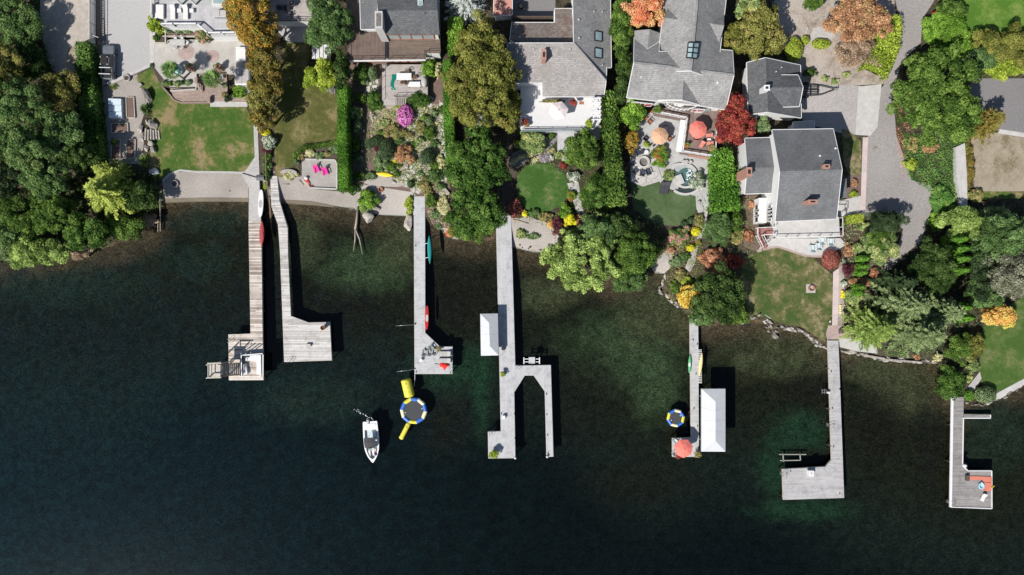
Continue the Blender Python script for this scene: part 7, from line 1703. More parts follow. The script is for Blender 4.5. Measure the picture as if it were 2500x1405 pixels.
for dx in (-.5,.5): MB().box((p.x+dx, p.y+.02, z1+.95), (.96,.96,.12)).build('lid', MATS['concrete_pale'], t, bevel=.03)
MB().tube([p+Vector((-.9,-.6,.8)), p+Vector((.9,-.6,.8))], .03, 6).build('handle', MATS['grey_metal'], t)
MB().tube([at(517,38,z1+.02)+Vector((.25*math.cos(a),.3*math.sin(a),0)) for a in [k*.6 for k in range(11)]], .03, 5); 
# beige terrace
p = at(440,108,zt); place('dine', p, 0, 'grey dining table on the beige terrace')
for i, (dx, dy, rz) in enumerate([(-.55,.75,0),(.5,.75,0),(-.55,-.72,3.14),(.5,-.72,3.14),(-1.35,0,1.57),(1.35,0,-1.57)]): place('ring', p+Vector((dx, dy, 0)), rz, ['white ring backed chair behind the grey dining table, left one','white ring backed chair behind the grey dining table, right one','white ring backed chair in front of the grey dining table, left one','white ring backed chair in front of the grey dining table, right one','white ring backed chair at the left head of the grey dining table','white ring backed chair at the right head of the grey dining table'][i], 'white chairs round the dining table')
t = thing('planter_box', 'square timber planter left of the dining table', 'planter', at(394,94,zt)); p = at(394,94,zt)
for dx, dy, sx, sy in ((-.85,0,.16,1.9),(.85,0,.16,1.9),(0,.87,1.54,.16),(0,-.87,1.54,.16)): MB().box((p.x+dx, p.y+dy, zt+.2), (sx, sy, .5)).build('side_board', MATS['timber_pale'], t)
MB().box((p.x, p.y, zt+.1), (1.5,1.55,.3)).build('soil', MATS['soil'], t)
t = thing('planter_box', 'long timber planter under the tiled deck holding the lavender balls', 'planter', at(450,86,zt)); p = at(450,84,zt); MB().box((p.x, p.y-.45, zt+.2), (6.6,.14,.45)).build('side_board', MATS['timber_pale'], t); MB().box((p.x, p.y+.1, zt+.1), (6.5,.9,.3)).build('soil', MATS['bark_mulch'], t)
for a in ((470,170,'pink flower pot left of the terrace steps'),(538,170,'pink flower pot right of the terrace steps')): place('pinkpot', at(a[0], a[1], zt), .3*(a[0] > 500), a[2], 'pink flower pots', (1.15,1.15,1.3))
t = thing('pod_chair', 'light blue hooded pod chair beside a fan palm', 'chair', at(438,175,zt)); p = at(438,175,zt)
MB().lathe((p.x, p.y, zt), [(.5,0),(.72,.25),(.7,.5)], 20).build('seat', MATS['blue_seat'], t, smooth=True); b = MB()
b.loft([[(p.x+.75*math.cos(a)*k, p.y+.15+.75*math.sin(a)*k, zt+.5+h_) for a in [math.pi*(-.15)+math.pi*1.3*j/14 for j in range(15)]] for k, h_ in ((1,0),(1.02,.5),(.85,.95),(.5,1.2),(.15,1.28))], closed=False, caps=False); b.build('hood', MATS['blue_seat'], t, smooth=True)
p = at(591,137,zt); t = thing('daybed', 'white square daybed at the right end of the beige terrace', 'daybed', p); MB().box((p.x, p.y, zt+.3), (1.55,1.9,.5)).build('mattress', MATS['cushion_white'], t, bevel=.08); MB().box((p.x, p.y+1.05, zt+.4), (1.5,.2,.8)).build('backrest', MATS['cushion_white'], t, bevel=.05)
place('rtab', at(543,191,zl), 0, 'small round pale table beside the brick step palm', sca=(1.3,1.3,1)); 
# raised beds
def bed(pts, label, crop=None, cloth=False):
    q = [G(x, y, .3) for x, y in pts]; c = sum(q, Vector())/4; z0 = c.z-.3; t = thing('raised_bed', label, 'raised bed', (c.x, c.y, z0), 0, 'raised garden beds')
    for i in range(4): b = MB(); b.beam((*q[i][:2], z0+.12), (*q[(i+1) % 4][:2], z0+.12), .1, .36); b.build('side_board', MATS['timber_pale'], t)
    MB().prism([(p.x, p.y) for p in q], z0-.05, z0+.2).build('soil', MATS['bark_mulch'], t); return t, q, z0
bed([(307,237),(326,237),(329,288),(309,288)], 'long raised bed of bare soil right of the cloth covered bed'); bed([(271,302),(311,301),(312,322),(272,325)], 'raised bed lying crosswise below the cloth covered bed'); bed([(271,341),(293,340),(293,388),(271,389)], 'shaded raised bed by the hedge with a green crop'); bed([(309,341),(330,341),(329,386),(308,387)], 'raised bed in dappled shade beside the curved edging')
_, q, zz = bed([(268,242),(299,243),(302,291),(271,291)], 'raised bed covered by pale blue cloths')
for k in range(3):
    f0, f1 = k/3+.01, (k+1)/3-.01; a, b_, c, d = q[0].lerp(q[3], f0), q[1].lerp(q[2], f0), q[1].lerp(q[2], f1), q[0].lerp(q[3], f1); m = MB(); z = zz+.75
    m.add([(p.x, p.y, z+(.12 if i > 1 else 0)) for i, p in enumerate((a, b_, c, d))]+[(p.x, p.y, z-.03+(.12 if i > 1 else 0)) for i, p in enumerate((a, b_, c, d))]+[(p.x, p.y, zz+.3) for p in (a, b_, c, d)], [[0,3,2,1],[0,1,9,8],[1,2,10,9],[2,3,11,10],[3,0,8,11]])
    o = m.build('cloth_cover', MATS['pale_blue_cloth']); tag(o, ['pale blue cloth over the raised bed, end toward the truck','pale blue cloth over the raised bed, middle piece','pale blue cloth over the raised bed, end toward the lake'][k], 'cloth', 'pale cloths over the bed')
p = G(312,192); t = thing('urn_fountain', 'pale stone ring bowl at the curb beside the gravel garden', 'bowl', p); MB().lathe(p, [(.35,0),(.62,.3),(.6,.45),(.42,.45),(.35,.3)], 18).build('bowl', MATS['rock_pale'], t, smooth=True); b = MB(); b.lathe(p+Vector((0,0,.3)), [(.34,0),(.34,.02)], 16); b.build('soil', MATS['soil'], t)
# pick-up truck
def truck():
    t = thing('pickup_truck', 'dark grey pickup truck with roof bag and white ladder racks, parked by the hedge', 'truck'); Lh = 2.75
    sec = [(-2.72,.86,.45,.92),(-2.6,.93,.35,.98),(-1.0,.95,.3,1.0),(.9,.95,.3,1.02),(1.9,.94,.32,1.02),(2.5,.88,.36,.95),(2.72,.74,.42,.82)]
    rings = [[(w_*a, y, z0+(z1-z0)*b) for a, b in ((-1,.0),(-1.02,.5),(-.97,.92),(-.86,1),(.86,1),(.97,.92),(1.02,.5),(1,0))] for y, w_, z0, z1 in sec]
    MB().loft(rings).build('body', MATS['truck_paint'], t, smooth=False)
    MB().box((0,-1.78,1.0), (1.5,1.75,.06)).build('bed_floor', MATS['rubber'], t)
    b = MB()
    for s in (-1,1): b.box((s*.84,-1.78,1.1), (.14,1.8,.28))
    b.box((0,-2.66,1.08), (1.7,.1,.3)); b.box((0,-.86,1.1), (1.7,.08,.28)); b.build('bed_side', MATS['truck_paint'], t)
    c = [(-.82,1.25,1.0),(.82,1.25,1.0),(.86,-.82,1.0),(-.86,-.82,1.0),(-.66,.42,1.74),(.66,.42,1.74),(.68,-.68,1.76),(-.68,-.68,1.76)]
    MB().add(c, [[3,2,1,0],[0,1,5,4],[1,2,6,5],[2,3,7,6],[3,0,4,7],[4,5,6,7]]).build('windows', MATS['glass_dark'], t)
    MB().add([(x*1.02, y*1.02, z+.02) for x, y, z in c[4:]]+[(x*1.02, y*1.02, z+.07) for x, y, z in c[4:]], [[3,2,1,0],[4,5,6,7],[0,1,5,4],[1,2,6,5],[2,3,7,6],[3,0,4,7]]).build('roof', MATS['truck_paint'], t)
    for s in (-1, 1):
        b = MB(); b.beam((s*.83,1.22,1.03), (s*.67,.42,1.76), .07, .07); b.build('pillar', MATS['truck_paint'], t)
        MB().box((s*1.07,.95,1.12), (.2,.12,.16)).build('mirror', MATS['truck_paint'], t, bevel=.03); MB().box((s*.62,2.66,.72), (.3,.12,.16)).build('headlight', MATS['glass_pale'], t, bevel=.02)
        for y in (-1.75,1.7):
            wl = MB(); wl.tube([(s*.78,y,.38),(s*1.0,y,.38)], .38, 20); wh = wl.build('wheel', MATS['rubber'], t); MB().tube([(s*.99,y,.38),(s*1.01,y,.38)], .22, 14).build('rim', MATS['grey_metal'], wh)
    for y in (-1.15,-2.15):
        b = MB(); b.beam((-.9,y,1.72), (.9,y,1.72), .1, .08); b.build('ladder_rack', MATS['white_paint'], t); b = MB()
        for s in (-1,1): b.beam((s*.86,y,1.1), (s*.86,y,1.7), .06, .06)
        b.build('rack_post', MATS['black_metal'], t)
    return t
t = truck(); p = W(263,152,G(263,152).z+.9); t.location = (p.x+.06, p.y, G(263,152).z+.03); t.rotation_euler = (0, 0, R(-2))
tp = t.location; b = MB(); b.box((tp.x-.05, tp.y-.12, tp.z+1.84), (1.15,1.15,.22)); o = b.build('roof_bag', MATS['rubber'], None, bevel=.06); tag(o, 'black soft cargo bag strapped on the pickup roof', 'bag')
for k, (dx, dy) in enumerate(((-.6,.45),(.5,.45),(-.6,-.7),(.5,-.7))): MB().box((tp.x+dx-.0, tp.y+dy, tp.z+1.97), (.14,.1,.05)).build('buckle', MATS['white_paint'], o)
# boat trailer
t = thing('boat_trailer', 'empty black boat trailer beside the garage', 'trailer', G(2000,222)); b = MB(); B2 = lambda x, y, z: G(x, y, z)
for s in (-1,1): pts = [B2(1945,221+s*14,.5), B2(1985,221+s*13,.5), B2(2005,221+s*11,.5), B2(2038,218.5+s*1,.5)]; [b.beam(p, q, .1, .12) for p, q in zip(pts, pts[1:])]
b.build('frame', MATS['black_metal'], t); b = MB()
for y in (212,217,225,230): b.beam(B2(1950,y,.75), B2(1998,220+(y-221)*.8,.75), .14, .08)
b.build('bunk', MATS['rubber'], t); b = MB()
for x in (1952,1978,1996): b.beam(B2(x,209,.6), B2(x,233,.6), .1, .1)
b.build('cross_member', MATS['black_metal'], t)
for s in (-1,1):
    for x in (1956,1968): c = B2(x,221+s*17,.35); w_ = MB().tube([c-Vector((0,.1,0)), c+Vector((0,.1,0))], .34, 16).build('wheel', MATS['rubber'], t)
c = B2(2040,218,.55); b = MB(); b.box(c, (.5,.3,.25)); b.tube([c, c+Vector((.1,0,.5))], .05, 6); b.beam(c+Vector((.1,-.3,.4)), c+Vector((.1,.3,.4)), .06, .06); b.build('winch', MATS['grey_metal'], t)
# second house and garden
zd2 = G(700,10).z+2.6; t = place('coffee', at(703,22,zd2), 0, 'dark low table on the pale plank deck'); 
for (x, y), rz, l in (((687,22),1.57,'dark chair left of the low table on the pale plank deck'),((708,36),3.14,'dark chair in front of the low table on the pale plank deck'),((716,14),-1.2,'dark chair beyond the low table on the pale plank deck')): place('darkchair', at(x, y, zd2), rz, l, 'dark deck chairs')
t = thing('slatted_bench', 'white slatted platform of five broad boards by the olive lawn', 'bench', G(785,127)); zz = G(785,127).z+.5
for k in range(5): p = W(766+k*9.4,127,zz); MB().box((p.x, p.y, zz), (.52,2.3,.08)).build('board', MATS['slat_white'], t)
b = MB(); p = W(785,127,zz)
for dy in (-.9,.9): b.box((p.x, p.y+dy, zz-.1), (2.9,.1,.1))
b.build('frame', MATS['timber'], t); b = MB()
for dx in (-1.3,1.3):
    for dy in (-.9,.9): b.box((p.x+dx, p.y+dy, 0), (.1,.1,.5), 0, zz-.6)
b.build('feet', MATS['timber'], t)
for (x, y), rz, l in (((774,415),.35,'pink garden chair nearer the lawn'),((795,421),.25,'pink garden chair nearer the hedge')): place('pchair', G(x, y, .06), rz, l, 'pink garden chairs', (1.15,1.15,1.1))
t = thing('curved_bench', 'pale curved stone bench on the olive lawn', 'bench', G(706,416)); p = G(706,425); b = MB(); arc = lambda r: [(p.x+r*math.cos(a), p.y-1.6+r*math.sin(a)) for a in [math.pi*.29+math.pi*.42*k/8 for k in range(9)]]
b.prism(arc(2.3)+arc(1.75)[::-1], p.z+.36, p.z+.44); b.build('seat', MATS['rock_pale'], t); b = MB()
for i in (1,7): q = arc(2.02)[i]; b.box((q[0], q[1], 0), (.2,.3,.4), 0, p.z-.03)
b.build('foot', MATS['rock_pale'], t)
strip([(745,389),(817,391),(822,398),(822,462),(757,459),(740,440)], 3, G(780,425).z-.2, G(780,425).z+.28, 'concrete_pale', 'patio_edging', 'pale low stone edging of the grey patio with pink chairs', 'edging')
for (x, y), nm, m_, s, l in (((749,436),'beach_ball','blush_cloth',(.32,.32,.55),'pink and white beach bag on the grey patio corner'),((749,443),'float_ring','red_cloth',(.42,.42,.3),'red beach float on the grey patio corner'),((753,449),'beach_bag','orange_mat',(.35,.5,.4),'orange beach bag on the grey patio corner'),((760,455),'beach_toy','dusky_red',(.55,.25,.3),'dark red toy at the lower grey patio corner'),((757,450),'bucket','teal_plastic',(.18,.18,.3),'small teal bucket by the orange beach bag')):
    p = G(x, y, .06); tag(MB().lathe(p, [(s[0]*.6,0),(s[0],s[2]*.35),(s[0]*.9,s[2]*.7),(s[0]*.3,s[2])], 14, 1, s[1]/s[0]).build(nm, MATS[m_], None, smooth=True), l, 'beach toy')
t = thing('garden_shed', 'tiny grey roofed box beside the grey ramp', 'shed', G(640,436)); p = G(640,436); MB().box((p.x, p.y, 0), (1.05,.7,.9), 0, p.z-.1).build('wall', MATS['timber_pale'], t); b = MB(); b.add([(p.x-.62,p.y-.45,p.z+.8),(p.x+.62,p.y-.45,p.z+.8),(p.x+.62,p.y,p.z+1.05),(p.x-.62,p.y,p.z+1.05),(p.x+.62,p.y+.45,p.z+.8),(p.x-.62,p.y+.45,p.z+.8)], [[0,1,2,3],[3,2,4,5],[0,3,5],[1,4,2],[0,5,4,1]]); b.build('roof', MATS['slate_shingle'], t)
# third garden deck
zz = G(970,70).z+1.0; place('whitetab', at(988,191,zz), 0, 'bigger white table on the taupe deck'); place('whitetab2', at(1013,210,zz), 0, 'narrow white table at the railing of the taupe deck')
for (x, y), rz, l in (((996,178),0,'brown wicker chair behind the bigger white table'),((1013,191),-1.57,'brown wicker chair at the head of the bigger white table'),((984,203),3.1,'brown wicker chair in front of the bigger white table, left one'),((994,205),3.3,'brown wicker chair in front of the bigger white table, right one')): place('wick', at(x, y, zz), rz, l, 'wicker chairs on the taupe deck', (1.2,1.2,1.1))
b = MB(); pts = []; 
for k in range(17): a = k/16; x = 961+2.6*math.sin(a*6.28+.6)-1; y = 182+a*38; pts.append((x, y, 5.4-1.1*math.sin(a*math.pi)**2+.6*math.sin(a*6)))
Q = [W(x-wv, y, zz) for x, y, wv in pts]+[W(x+wv, y, zz) for x, y, wv in pts[::-1]]; t = thing('putting_mat', 'wavy green putting mat on the taupe deck', 'mat', W(961,200,zz)); MB().prism([(p.x, p.y) for p in Q], zz, zz+.03).build('mat', MATS['putting_green'], t)
b = MB()
for x, y in ((956.5,214),(960,217.5),(964,213)): p = W(x, y, zz); b.lathe((p.x, p.y, zz+.03), [(.07,0),(.07,.006)], 10)
b.build('cup', MATS['white_paint'], t)
p = at(1037,203,zz); t = thing('barbecue', 'grey covered grill at the right rail of the taupe deck', 'grill', p); MB().lathe(p, [(.42,0),(.5,.5),(.46,.95),(.2,1.12)], 14, 1, 1.7).build('cover', MATS['concrete'], t, smooth=True); MB().box((p.x, p.y, zz+.04), (.7,1.3,.07)).build('base', MATS['black_metal'], t)
p = at(935,172,zz); t = thing('parasol', 'closed brown parasol at the left rail of the taupe deck', 'umbrella', p); MB().lathe(p, [(.05,.9),(.18,1.1),(.14,1.9),(.03,2.4)], 10).build('canopy', MATS['wicker'], t, smooth=True); MB().tube([p, p+Vector((0,0,2.5))], .03, 8).build('pole', MATS['timber_dark'], t); MB().lathe(p, [(.3,0),(.3,.08)], 14).build('base', MATS['rubber'], t)
def ring(x, y, r, label, m='rock_pale', h=.4, ash='rock_dark'):
    p = G(x, y); t = thing('fire_ring', label, 'fire pit', p); MB().lathe(p, [(r,0),(r,h),(r*.72,h),(r*.68,.08)], 20).build('ring_wall', MATS[m], t); b = MB(); b.lathe(p+Vector((0,0,.06)), [(r*.69,0),(r*.69,.04)], 16); b.build('ash', MATS[ash], t)
ring(428,450,.62,'pale stone fire ring on the first beach'); ring(930,464,.42,'rusty fire bowl on the second beach','terracotta',.35,'terracotta'); ring(1980,704,.5,'brown fire bowl on a square slab in the patchy lawn','terracotta',.4,'concrete'); ring(1570.5,397,.98,'white round fire pit ringed by dark chairs','concrete_pale',.45)
p = G(1979,705); tag(MB().box((p.x, p.y, p.z+.03), (1.5,1.4,.06)).build('paving_slab', MATS['concrete']), 'square concrete slab under the brown fire bowl', 'slab')
p = G(1089,467); t = thing('bench', 'tilted grey wooden bench near the glossy tree', 'bench', p); b = MB()
for k in range(3): b.beam(p+Vector((-.55-.12+.17*k,.45-.1+.12*k,.45)), p+Vector((.35-.12+.17*k,-.6-.1+.12*k,.45)), .15, .05)
b.build('seat', MATS['timber_pale'], t); b = MB()
for q in ((-.5,.4),(.35,-.5)): b.box((p.x+q[0], p.y+q[1], 0), (.3,.3,.45), .8, p.z-.05)
b.build('leg', MATS['timber_pale'], t)
p = G(1077,473); tag(MB().lathe(p, [(.3,0),(.36,.2),(.3,.4),(.22,.4)], 16).build('stone_urn', MATS['rock_blue'], None, smooth=True), 'dark round urn beside the grey wooden bench', 'urn')
# dock furniture
for (x, y), rz, l in (((1037,861),2.9,'grey garden chair leftmost in the row on the slim white dock'),((1050,860),3.0,'grey garden chair in the middle of the row on the slim white dock'),((1062,858),2.9,'grey garden chair rightmost in the row on the slim white dock'),((1054,851),.6,'grey garden chair turned behind the row on the slim white dock')): place('gchair', D(x, y), rz, l, 'grey chairs on the slim white dock', (1.05,1.05,1))
place('rtab', D(1028,880), 0, 'small round white table on the slim white dock', sca=(1.1,1.1,1)); place('mixpot', D(1072.5,851.5), 0, 'terracotta pot in the corner of the slim white dock', sca=(.8,.8,.7))
for y, l in ((863.5,'grey lounger beside the corner pot on the slim white dock'),(880.5,'grey lounger beside the closed red umbrella')): place('glounge', D(1086,y), -1.57, l, 'grey loungers on the slim white dock', (1.15,1.05,1))
for (x, y), l, m_ in (((1101,864),'small grey side table by the first grey lounger','concrete'),((1100,878),'blue towel on the dock beside the second grey lounger','teal_plastic')): p = D(x, y); b = MB(); b.box((p.x, p.y, DZ+.2), (.35,.55,.4)); tag(b.build('side_box', MATS[m_], None, bevel=.04), l, 'box')
t = thing('parasol', 'closed red parasol lying on the slim white dock', 'umbrella', D(1084,891)); MB().tube([D(1060,889,.12), D(1092,894,.12)], .035, 6).build('pole', MATS['grey_metal'], t); b = MB(); p, q = D(1074,890,.2), D(1096,893.5,.16); b.tube([p, p.lerp(q,.3), p.lerp(q,.7), q], [.34,.42,.3,.08], 9); b.add([p+Vector((.2,-.1,-.15)), p+Vector((.7,-1.0,-.16)), p+Vector((1.3,-.2,-.1)), p+Vector((.2,-.1,-.05)), p+Vector((.7,-1.0,-.1)), p+Vector((1.3,-.2,0))], [[2,1,0],[3,4,5],[0,1,4,3],[1,2,5,4]]); b.build('canopy', MATS['red_cloth'], t)
t = thing('flower_pot', 'tall terracotta pot on the corner of the wide grey platform', 'pot', D(792,800)); p = D(792,800); MB().lathe(p, [(.28,0),(.36,.9),(.40,.92),(.40,1.05),(.32,1.05),(.3,.8)], 18).build('pot', MATS['terracotta'], t); b = MB(); b.lathe(p+Vector((0,0,.82)), [(.3,0),(.3,.03)], 14); b.build('soil', MATS['soil'], t)
t = thing('dock_box', 'small grey step stool on the wide grey platform', 'stool', D(754,843)); p = D(754,843); MB().box((p.x, p.y, DZ+.4), (.8,.4,.06)).build('top', MATS['timber_pale'], t); legs_ = MB(); legs_.box((p.x-.35, p.y, DZ+.19), (.06,.36,.37)); legs_.box((p.x+.35, p.y, DZ+.19), (.06,.36,.37)); legs_.build('side_panel', MATS['timber_dark'], t)
place('yelpot', D(1229,914), 0, 'yellow leaved planter beside the corner of the U shaped slip', sca=(1.1,1.1,1)); place('bigpot', D(1206,1106), .5, 'big yellow-green planter at the end of the widest white dock')
for (x, y), l in (((1230,1018),'small white supply box half way along the widest white dock'),((1975,1153),'white storage locker on the silver grey dock platform')): p = D(x, y); t = thing('dock_box', l, 'box', p); sx = .45 if x < 1300 else .75; MB().box((p.x, p.y, DZ+sx*.6), (sx,sx*1.2,sx*1.2)).build('box', MATS['white_paint'], t, bevel=.03); MB().box((p.x, p.y, DZ+sx*1.24), (sx*1.06,sx*1.26,.05)).build('lid', MATS['white_paint'], t, bevel=.02); MB().box((p.x, p.y+.05, DZ+sx*1.27), (sx*.4,sx*.35,.02)).build('plate', MATS['concrete'], t)
place('coral', D(1660,1087), .2, 'coral parasol at the end of the narrow pale dock', 'coral parasols', (1.05,1.05,1)); place('maplepot', D(1652,1110), 0, 'dark red potted plant under the coral parasol on the dock'); place('mixpot', D(1701,1107), .7, 'mixed potted plant at the corner of the narrow pale dock', sca=(1.1,1.1,1))
for (x, y), rz, l in (((1647,1077),.8,'pale chair under the coral parasol, shore side'),((1647,1104),2.3,'pale chair under the coral parasol, lake side')): place('wchair', D(x, y), rz, l, 'pale chairs under the dock parasol')
t = thing('water_lift', 'metal swim platform beside the silver grey dock', 'lift', W(2014,957,0)); b = MB()
for y in (953,959): b.beam(W(2006,y,.5), W(2020,y,.5), .07, .07)
for x in (2007,2013): b.beam(W(x,950,.5), W(x,962,.5), .07, .07); b.beam(W(x,956,-1.5), W(x,956,.5), .07, .07)
b.build('frame', MATS['grey_metal'], t); MB().box(W(2022,959,DZ+.25), (.3,.3,.5)).build('motor', MATS['white_paint'], t)
# weathered dock
for pts, l in ((((2363,1162),(2421,1164),(2421,1178),(2398,1176),(2398,1172),(2363,1172)),'orange-red foam mat along the rail of the weathered dock'),(((2399,1177),(2421,1179),(2420,1199),(2399,1198)),'orange-red foam mat folded toward the white lounger')): q = [D(x, y) for x, y in pts]; tag(MB().prism([(p.x, p.y) for p in q], DZ, DZ+.12).build('foam_mat', MATS['orange_mat'], None, bevel=.03), l, 'mat')
p = D(2394,1186); t = thing('pool_float', 'pale blue inflatable seat on the weathered dock', 'float', p); MB().lathe(p, [(.42,.05),(.5,.2),(.44,.34),(.3,.3),(.26,.12)], 18, 1, 1.15).build('ring', MATS['blue_seat'], t, smooth=True); MB().lathe(p+Vector((.05,.5,.1)), [(.16,0),(.2,.15),(.1,.3)], 12).build('backrest', MATS['blue_seat'], t, smooth=True)
p = D(2398,1214); place('wlounge', p, R(-25), 'small white lounger at the end of the weathered dock', sca=(.9,.65,.8)); p = D(2359,1166); tag(MB().box((p.x, p.y, DZ+.25), (.5,.9,.5)).build('dock_box', MATS['timber_dark'], None, bevel=.03), 'dark dock box at the end of the orange-red mat', 'box')
p = D(2354,1137,.1); tag(MB().lathe(p, [(.1,0),(.28,.1),(.3,.2),(.1,.34)], 14, 1.3).build('buoy', MATS['white_paint'], None, smooth=True), 'white buoy at the bend of the weathered dock rail', 'buoy')
tag(MB().tube([D(2420.5,1192,.3), D(2427,1187,.25)], .07, 7).build('paddle', MATS['yellow_plastic']), 'short yellow paddle end poking past the weathered dock', 'paddle')
# white terrace
z4 = G(1380,170).z+1.9; place('blush', at(1361,281,z4), .2, 'blush white parasol on the white terrace', sca=(1.15,1.15,1))
place('maplepot', at(1281,301,z4), .3, 'dark red and green pot at the left corner of the white terrace'); place('mixpot', at(1287,307,z4), 1, 'mixed pot beside the dark red one on the white terrace', sca=(.8,.8,.8)); place('bigpot', at(1437,306,z4), 2, 'yellow-green potted plant beside the white pergola', sca=(.95,.95,.9))
t = thing('hanging_basket', 'red hanging flower basket at the edge of the weathered roof', 'flower basket', at(1399,252,z4+1.6)); p = at(1399,252,z4+1.6); MB().lathe(p, [(.1,-.25),(.25,-.1),(.28,0)], 14).build('basket', MATS['wicker'], t); rng = np.random.default_rng(5); C, Nn, S_, T = broad(.58,.58,.7,-.1,rng,.1,.9); link(leaf_mesh('foliage', C-np.array([0,0,.1]), Nn, S_, T, LM('maple'), rng), t); MB().tube([p, p+Vector((0,.5,1.2))], .015, 5).build('hanger', MATS['black_metal'], t)
t = thing('window_box', 'long flower box under the terrace window', 'flower box', at(1350,249,z4+.5)); p = at(1352,249,z4+.5); MB().box((p.x, p.y, z4+.55), (3.7,.3,.25)).build('box', MATS['white_paint'], t); rng = np.random.default_rng(6); C, Nn, S_, T = broad(1.95,.3,.45,-.05,rng,.1,.9,.25); link(leaf_mesh('foliage', C+np.array([p.x-ORI[t.name].x, 0, .1]), Nn, S_, T, LM('mixfl'), rng), t)
for y, l in ((258,'first small white stool under the pergola'),(276,'second small white stool under the pergola')): place('rtab2', at(1457,y,z4), 0, l, 'stools under the pergola')
# fifth garden
g5 = lambda x, y, h=.06: G(x, y, h)
p5 = W(1611,332,G(1611,332).z+2.5); place('tan', Vector((p5.x, p5.y, G(1606,338).z+.05)), .15, 'tan parasol on the slab patio', sca=(1.0,1.0,1))
zk5 = G(1660,150).z+1.3; p5 = W(1705,316,zk5+2.5); place('coral8', Vector((p5.x, p5.y, zk5)), .2, 'coral parasol on the dark raised deck', 'coral parasols')
p = g5(1620,318); t = thing('table', 'round table with striped cloth half under the tan parasol', 'table', p); m = MATS['plum_cloth']; MB().lathe(p, [(.3,0),(.05,.05),(.05,.72)], 12).build('pedestal', MATS['wicker'], t); MB().lathe(p, [(.62,.68),(.66,.74),(.66,.76)], 24).build('table_top', MATS['wicker'], t); b = MB()
for k in range(6): b.box((p.x-.5+.2*k, p.y, p.z+.765), (.1,1.0-.12*abs(k-2.5),.012))
b.build('striped_cloth', MATS['cushion_white'], t)
for (x, y), rz, l in (((1575,290),.8,'orange-brown armchair nearest the bright green tree'),((1586,300),.8,'orange-brown armchair beside the tan parasol'),((1632,340),-2.2,'orange-brown armchair in the shade of the tan parasol')): place('brownchair', g5(x, y), rz, l, 'orange-brown armchairs')
for (x, y), rz, l in (((1728,333),-1.57,'coral cushioned chair at the rail, upper one'),((1729,353),-1.57,'coral cushioned chair at the rail, lower one'),((1711,356),-.5,'coral cushioned footstool chair turned toward the rail'),((1698,339),3.0,'coral cushioned chair partly under the coral parasol')): place('coralchair', at(x, y, zk5), rz, l, 'coral chairs on the raised deck', (1.15,1.15,1))
place('rtab', at(1729,343,zk5), 0, 'small round table between the two coral chairs at the rail'); place('redpot', at(1675,358,zk5), 0, 'red flowers in a pot at the rail corner of the raised deck', sca=(1.3,1.3,1.1)); place('mixpot', at(1737,366,zk5), .4, 'orange flowers in a pot at the lower rail corner', sca=(1.3,1.3,1)); place('redpot', G(1591,274), 0, 'red flower pot at the head of the slab patio', sca=(.9,.9,.9)); place('greenpot', at(1603,270,zk5), 0, 'green potted plant at the end of the white railing', sca=(1.3,1.3,1.2))
p = at(1704,269,zk5); t = thing('barbecue', 'white outdoor grill counter with steel grill against the red-trimmed house', 'grill', p); MB().box((p.x, p.y, zk5+.45), (1.1,1.0,.9)).build('counter', MATS['white_paint'], t, bevel=.02); MB().box((p.x+1.1, p.y, zk5+.5), (1.1,.9,1.0)).build('grill', MATS['grey_metal'], t, bevel=.06); MB().tube([p+Vector((.65,-.5,.9)), p+Vector((1.55,-.5,.9))], .025, 6).build('handle', MATS['grey_metal'], t)
for k in range(7):
    a = R(215-k*43+360); a = [R(x) for x in (20+120,62+120-10,205,240,275,310,350)][k]; q = [(1556,375),(1544,382),(1541,400),(1549,420),(1567,424),(1581,421),(1590,381)][k]
    dx, dy = 1570-q[0], q[1]-397; rz = math.atan2(dy, dx)+math.pi/2
    place('dchair', g5(*q), rz, ['dark garden chair at the fire pit, behind it to the upper left','dark garden chair at the fire pit under the hedge, upper one','dark garden chair at the fire pit under the hedge, middle one','dark garden chair at the fire pit, lower left','dark garden chair at the fire pit, straight below','dark garden chair at the fire pit, lower right by the steps','dark garden chair at the fire pit beside the red roses'][k], 'dark chairs round the fire pit', (1.1,1.1,1))
for (x, y), l, m_ in (((1567,372),'dark round side table behind the fire pit','cushion_dark'),((1577,373),'white round side table behind the fire pit','white_paint')): p = g5(x, y); tag(MB().lathe(p, [(.3,0),(.36,.2),(.34,.45)], 18).build('side_table', MATS[m_]), l, 'table')
p = g5(1575,340); place('darkchair', p, 2.4, 'dark chair at the patio edge above the row of small pots')
for k, (x, y) in enumerate(((1580,351),(1588,354),(1595,357))): p = g5(x, y); tag(MB().lathe(p, [(.12,0),(.17,.32),(.14,.32)], 12).build('small_pot', MATS['rubber']), ['small dark pot nearest the hedge, one of three in a row','middle one of three small dark pots in a row','small dark pot nearest the red roses, one of three'][k], 'pot', 'three small dark pots')
for k in range(5): q0, q1 = g5(1603+k*6.5, 407-k*3, .18-.03*k), g5(1614+k*6.5, 438-k*5, .18-.03*k); b = MB(); b.beam(q0-Vector((0,0,.1)), q1-Vector((0,0,.1)), .36, .2); tag(b.build('stone_step', MATS['concrete']), 'grey stone step, one of five beside the fire pit terrace', 'step', 'steps beside the fire pit')
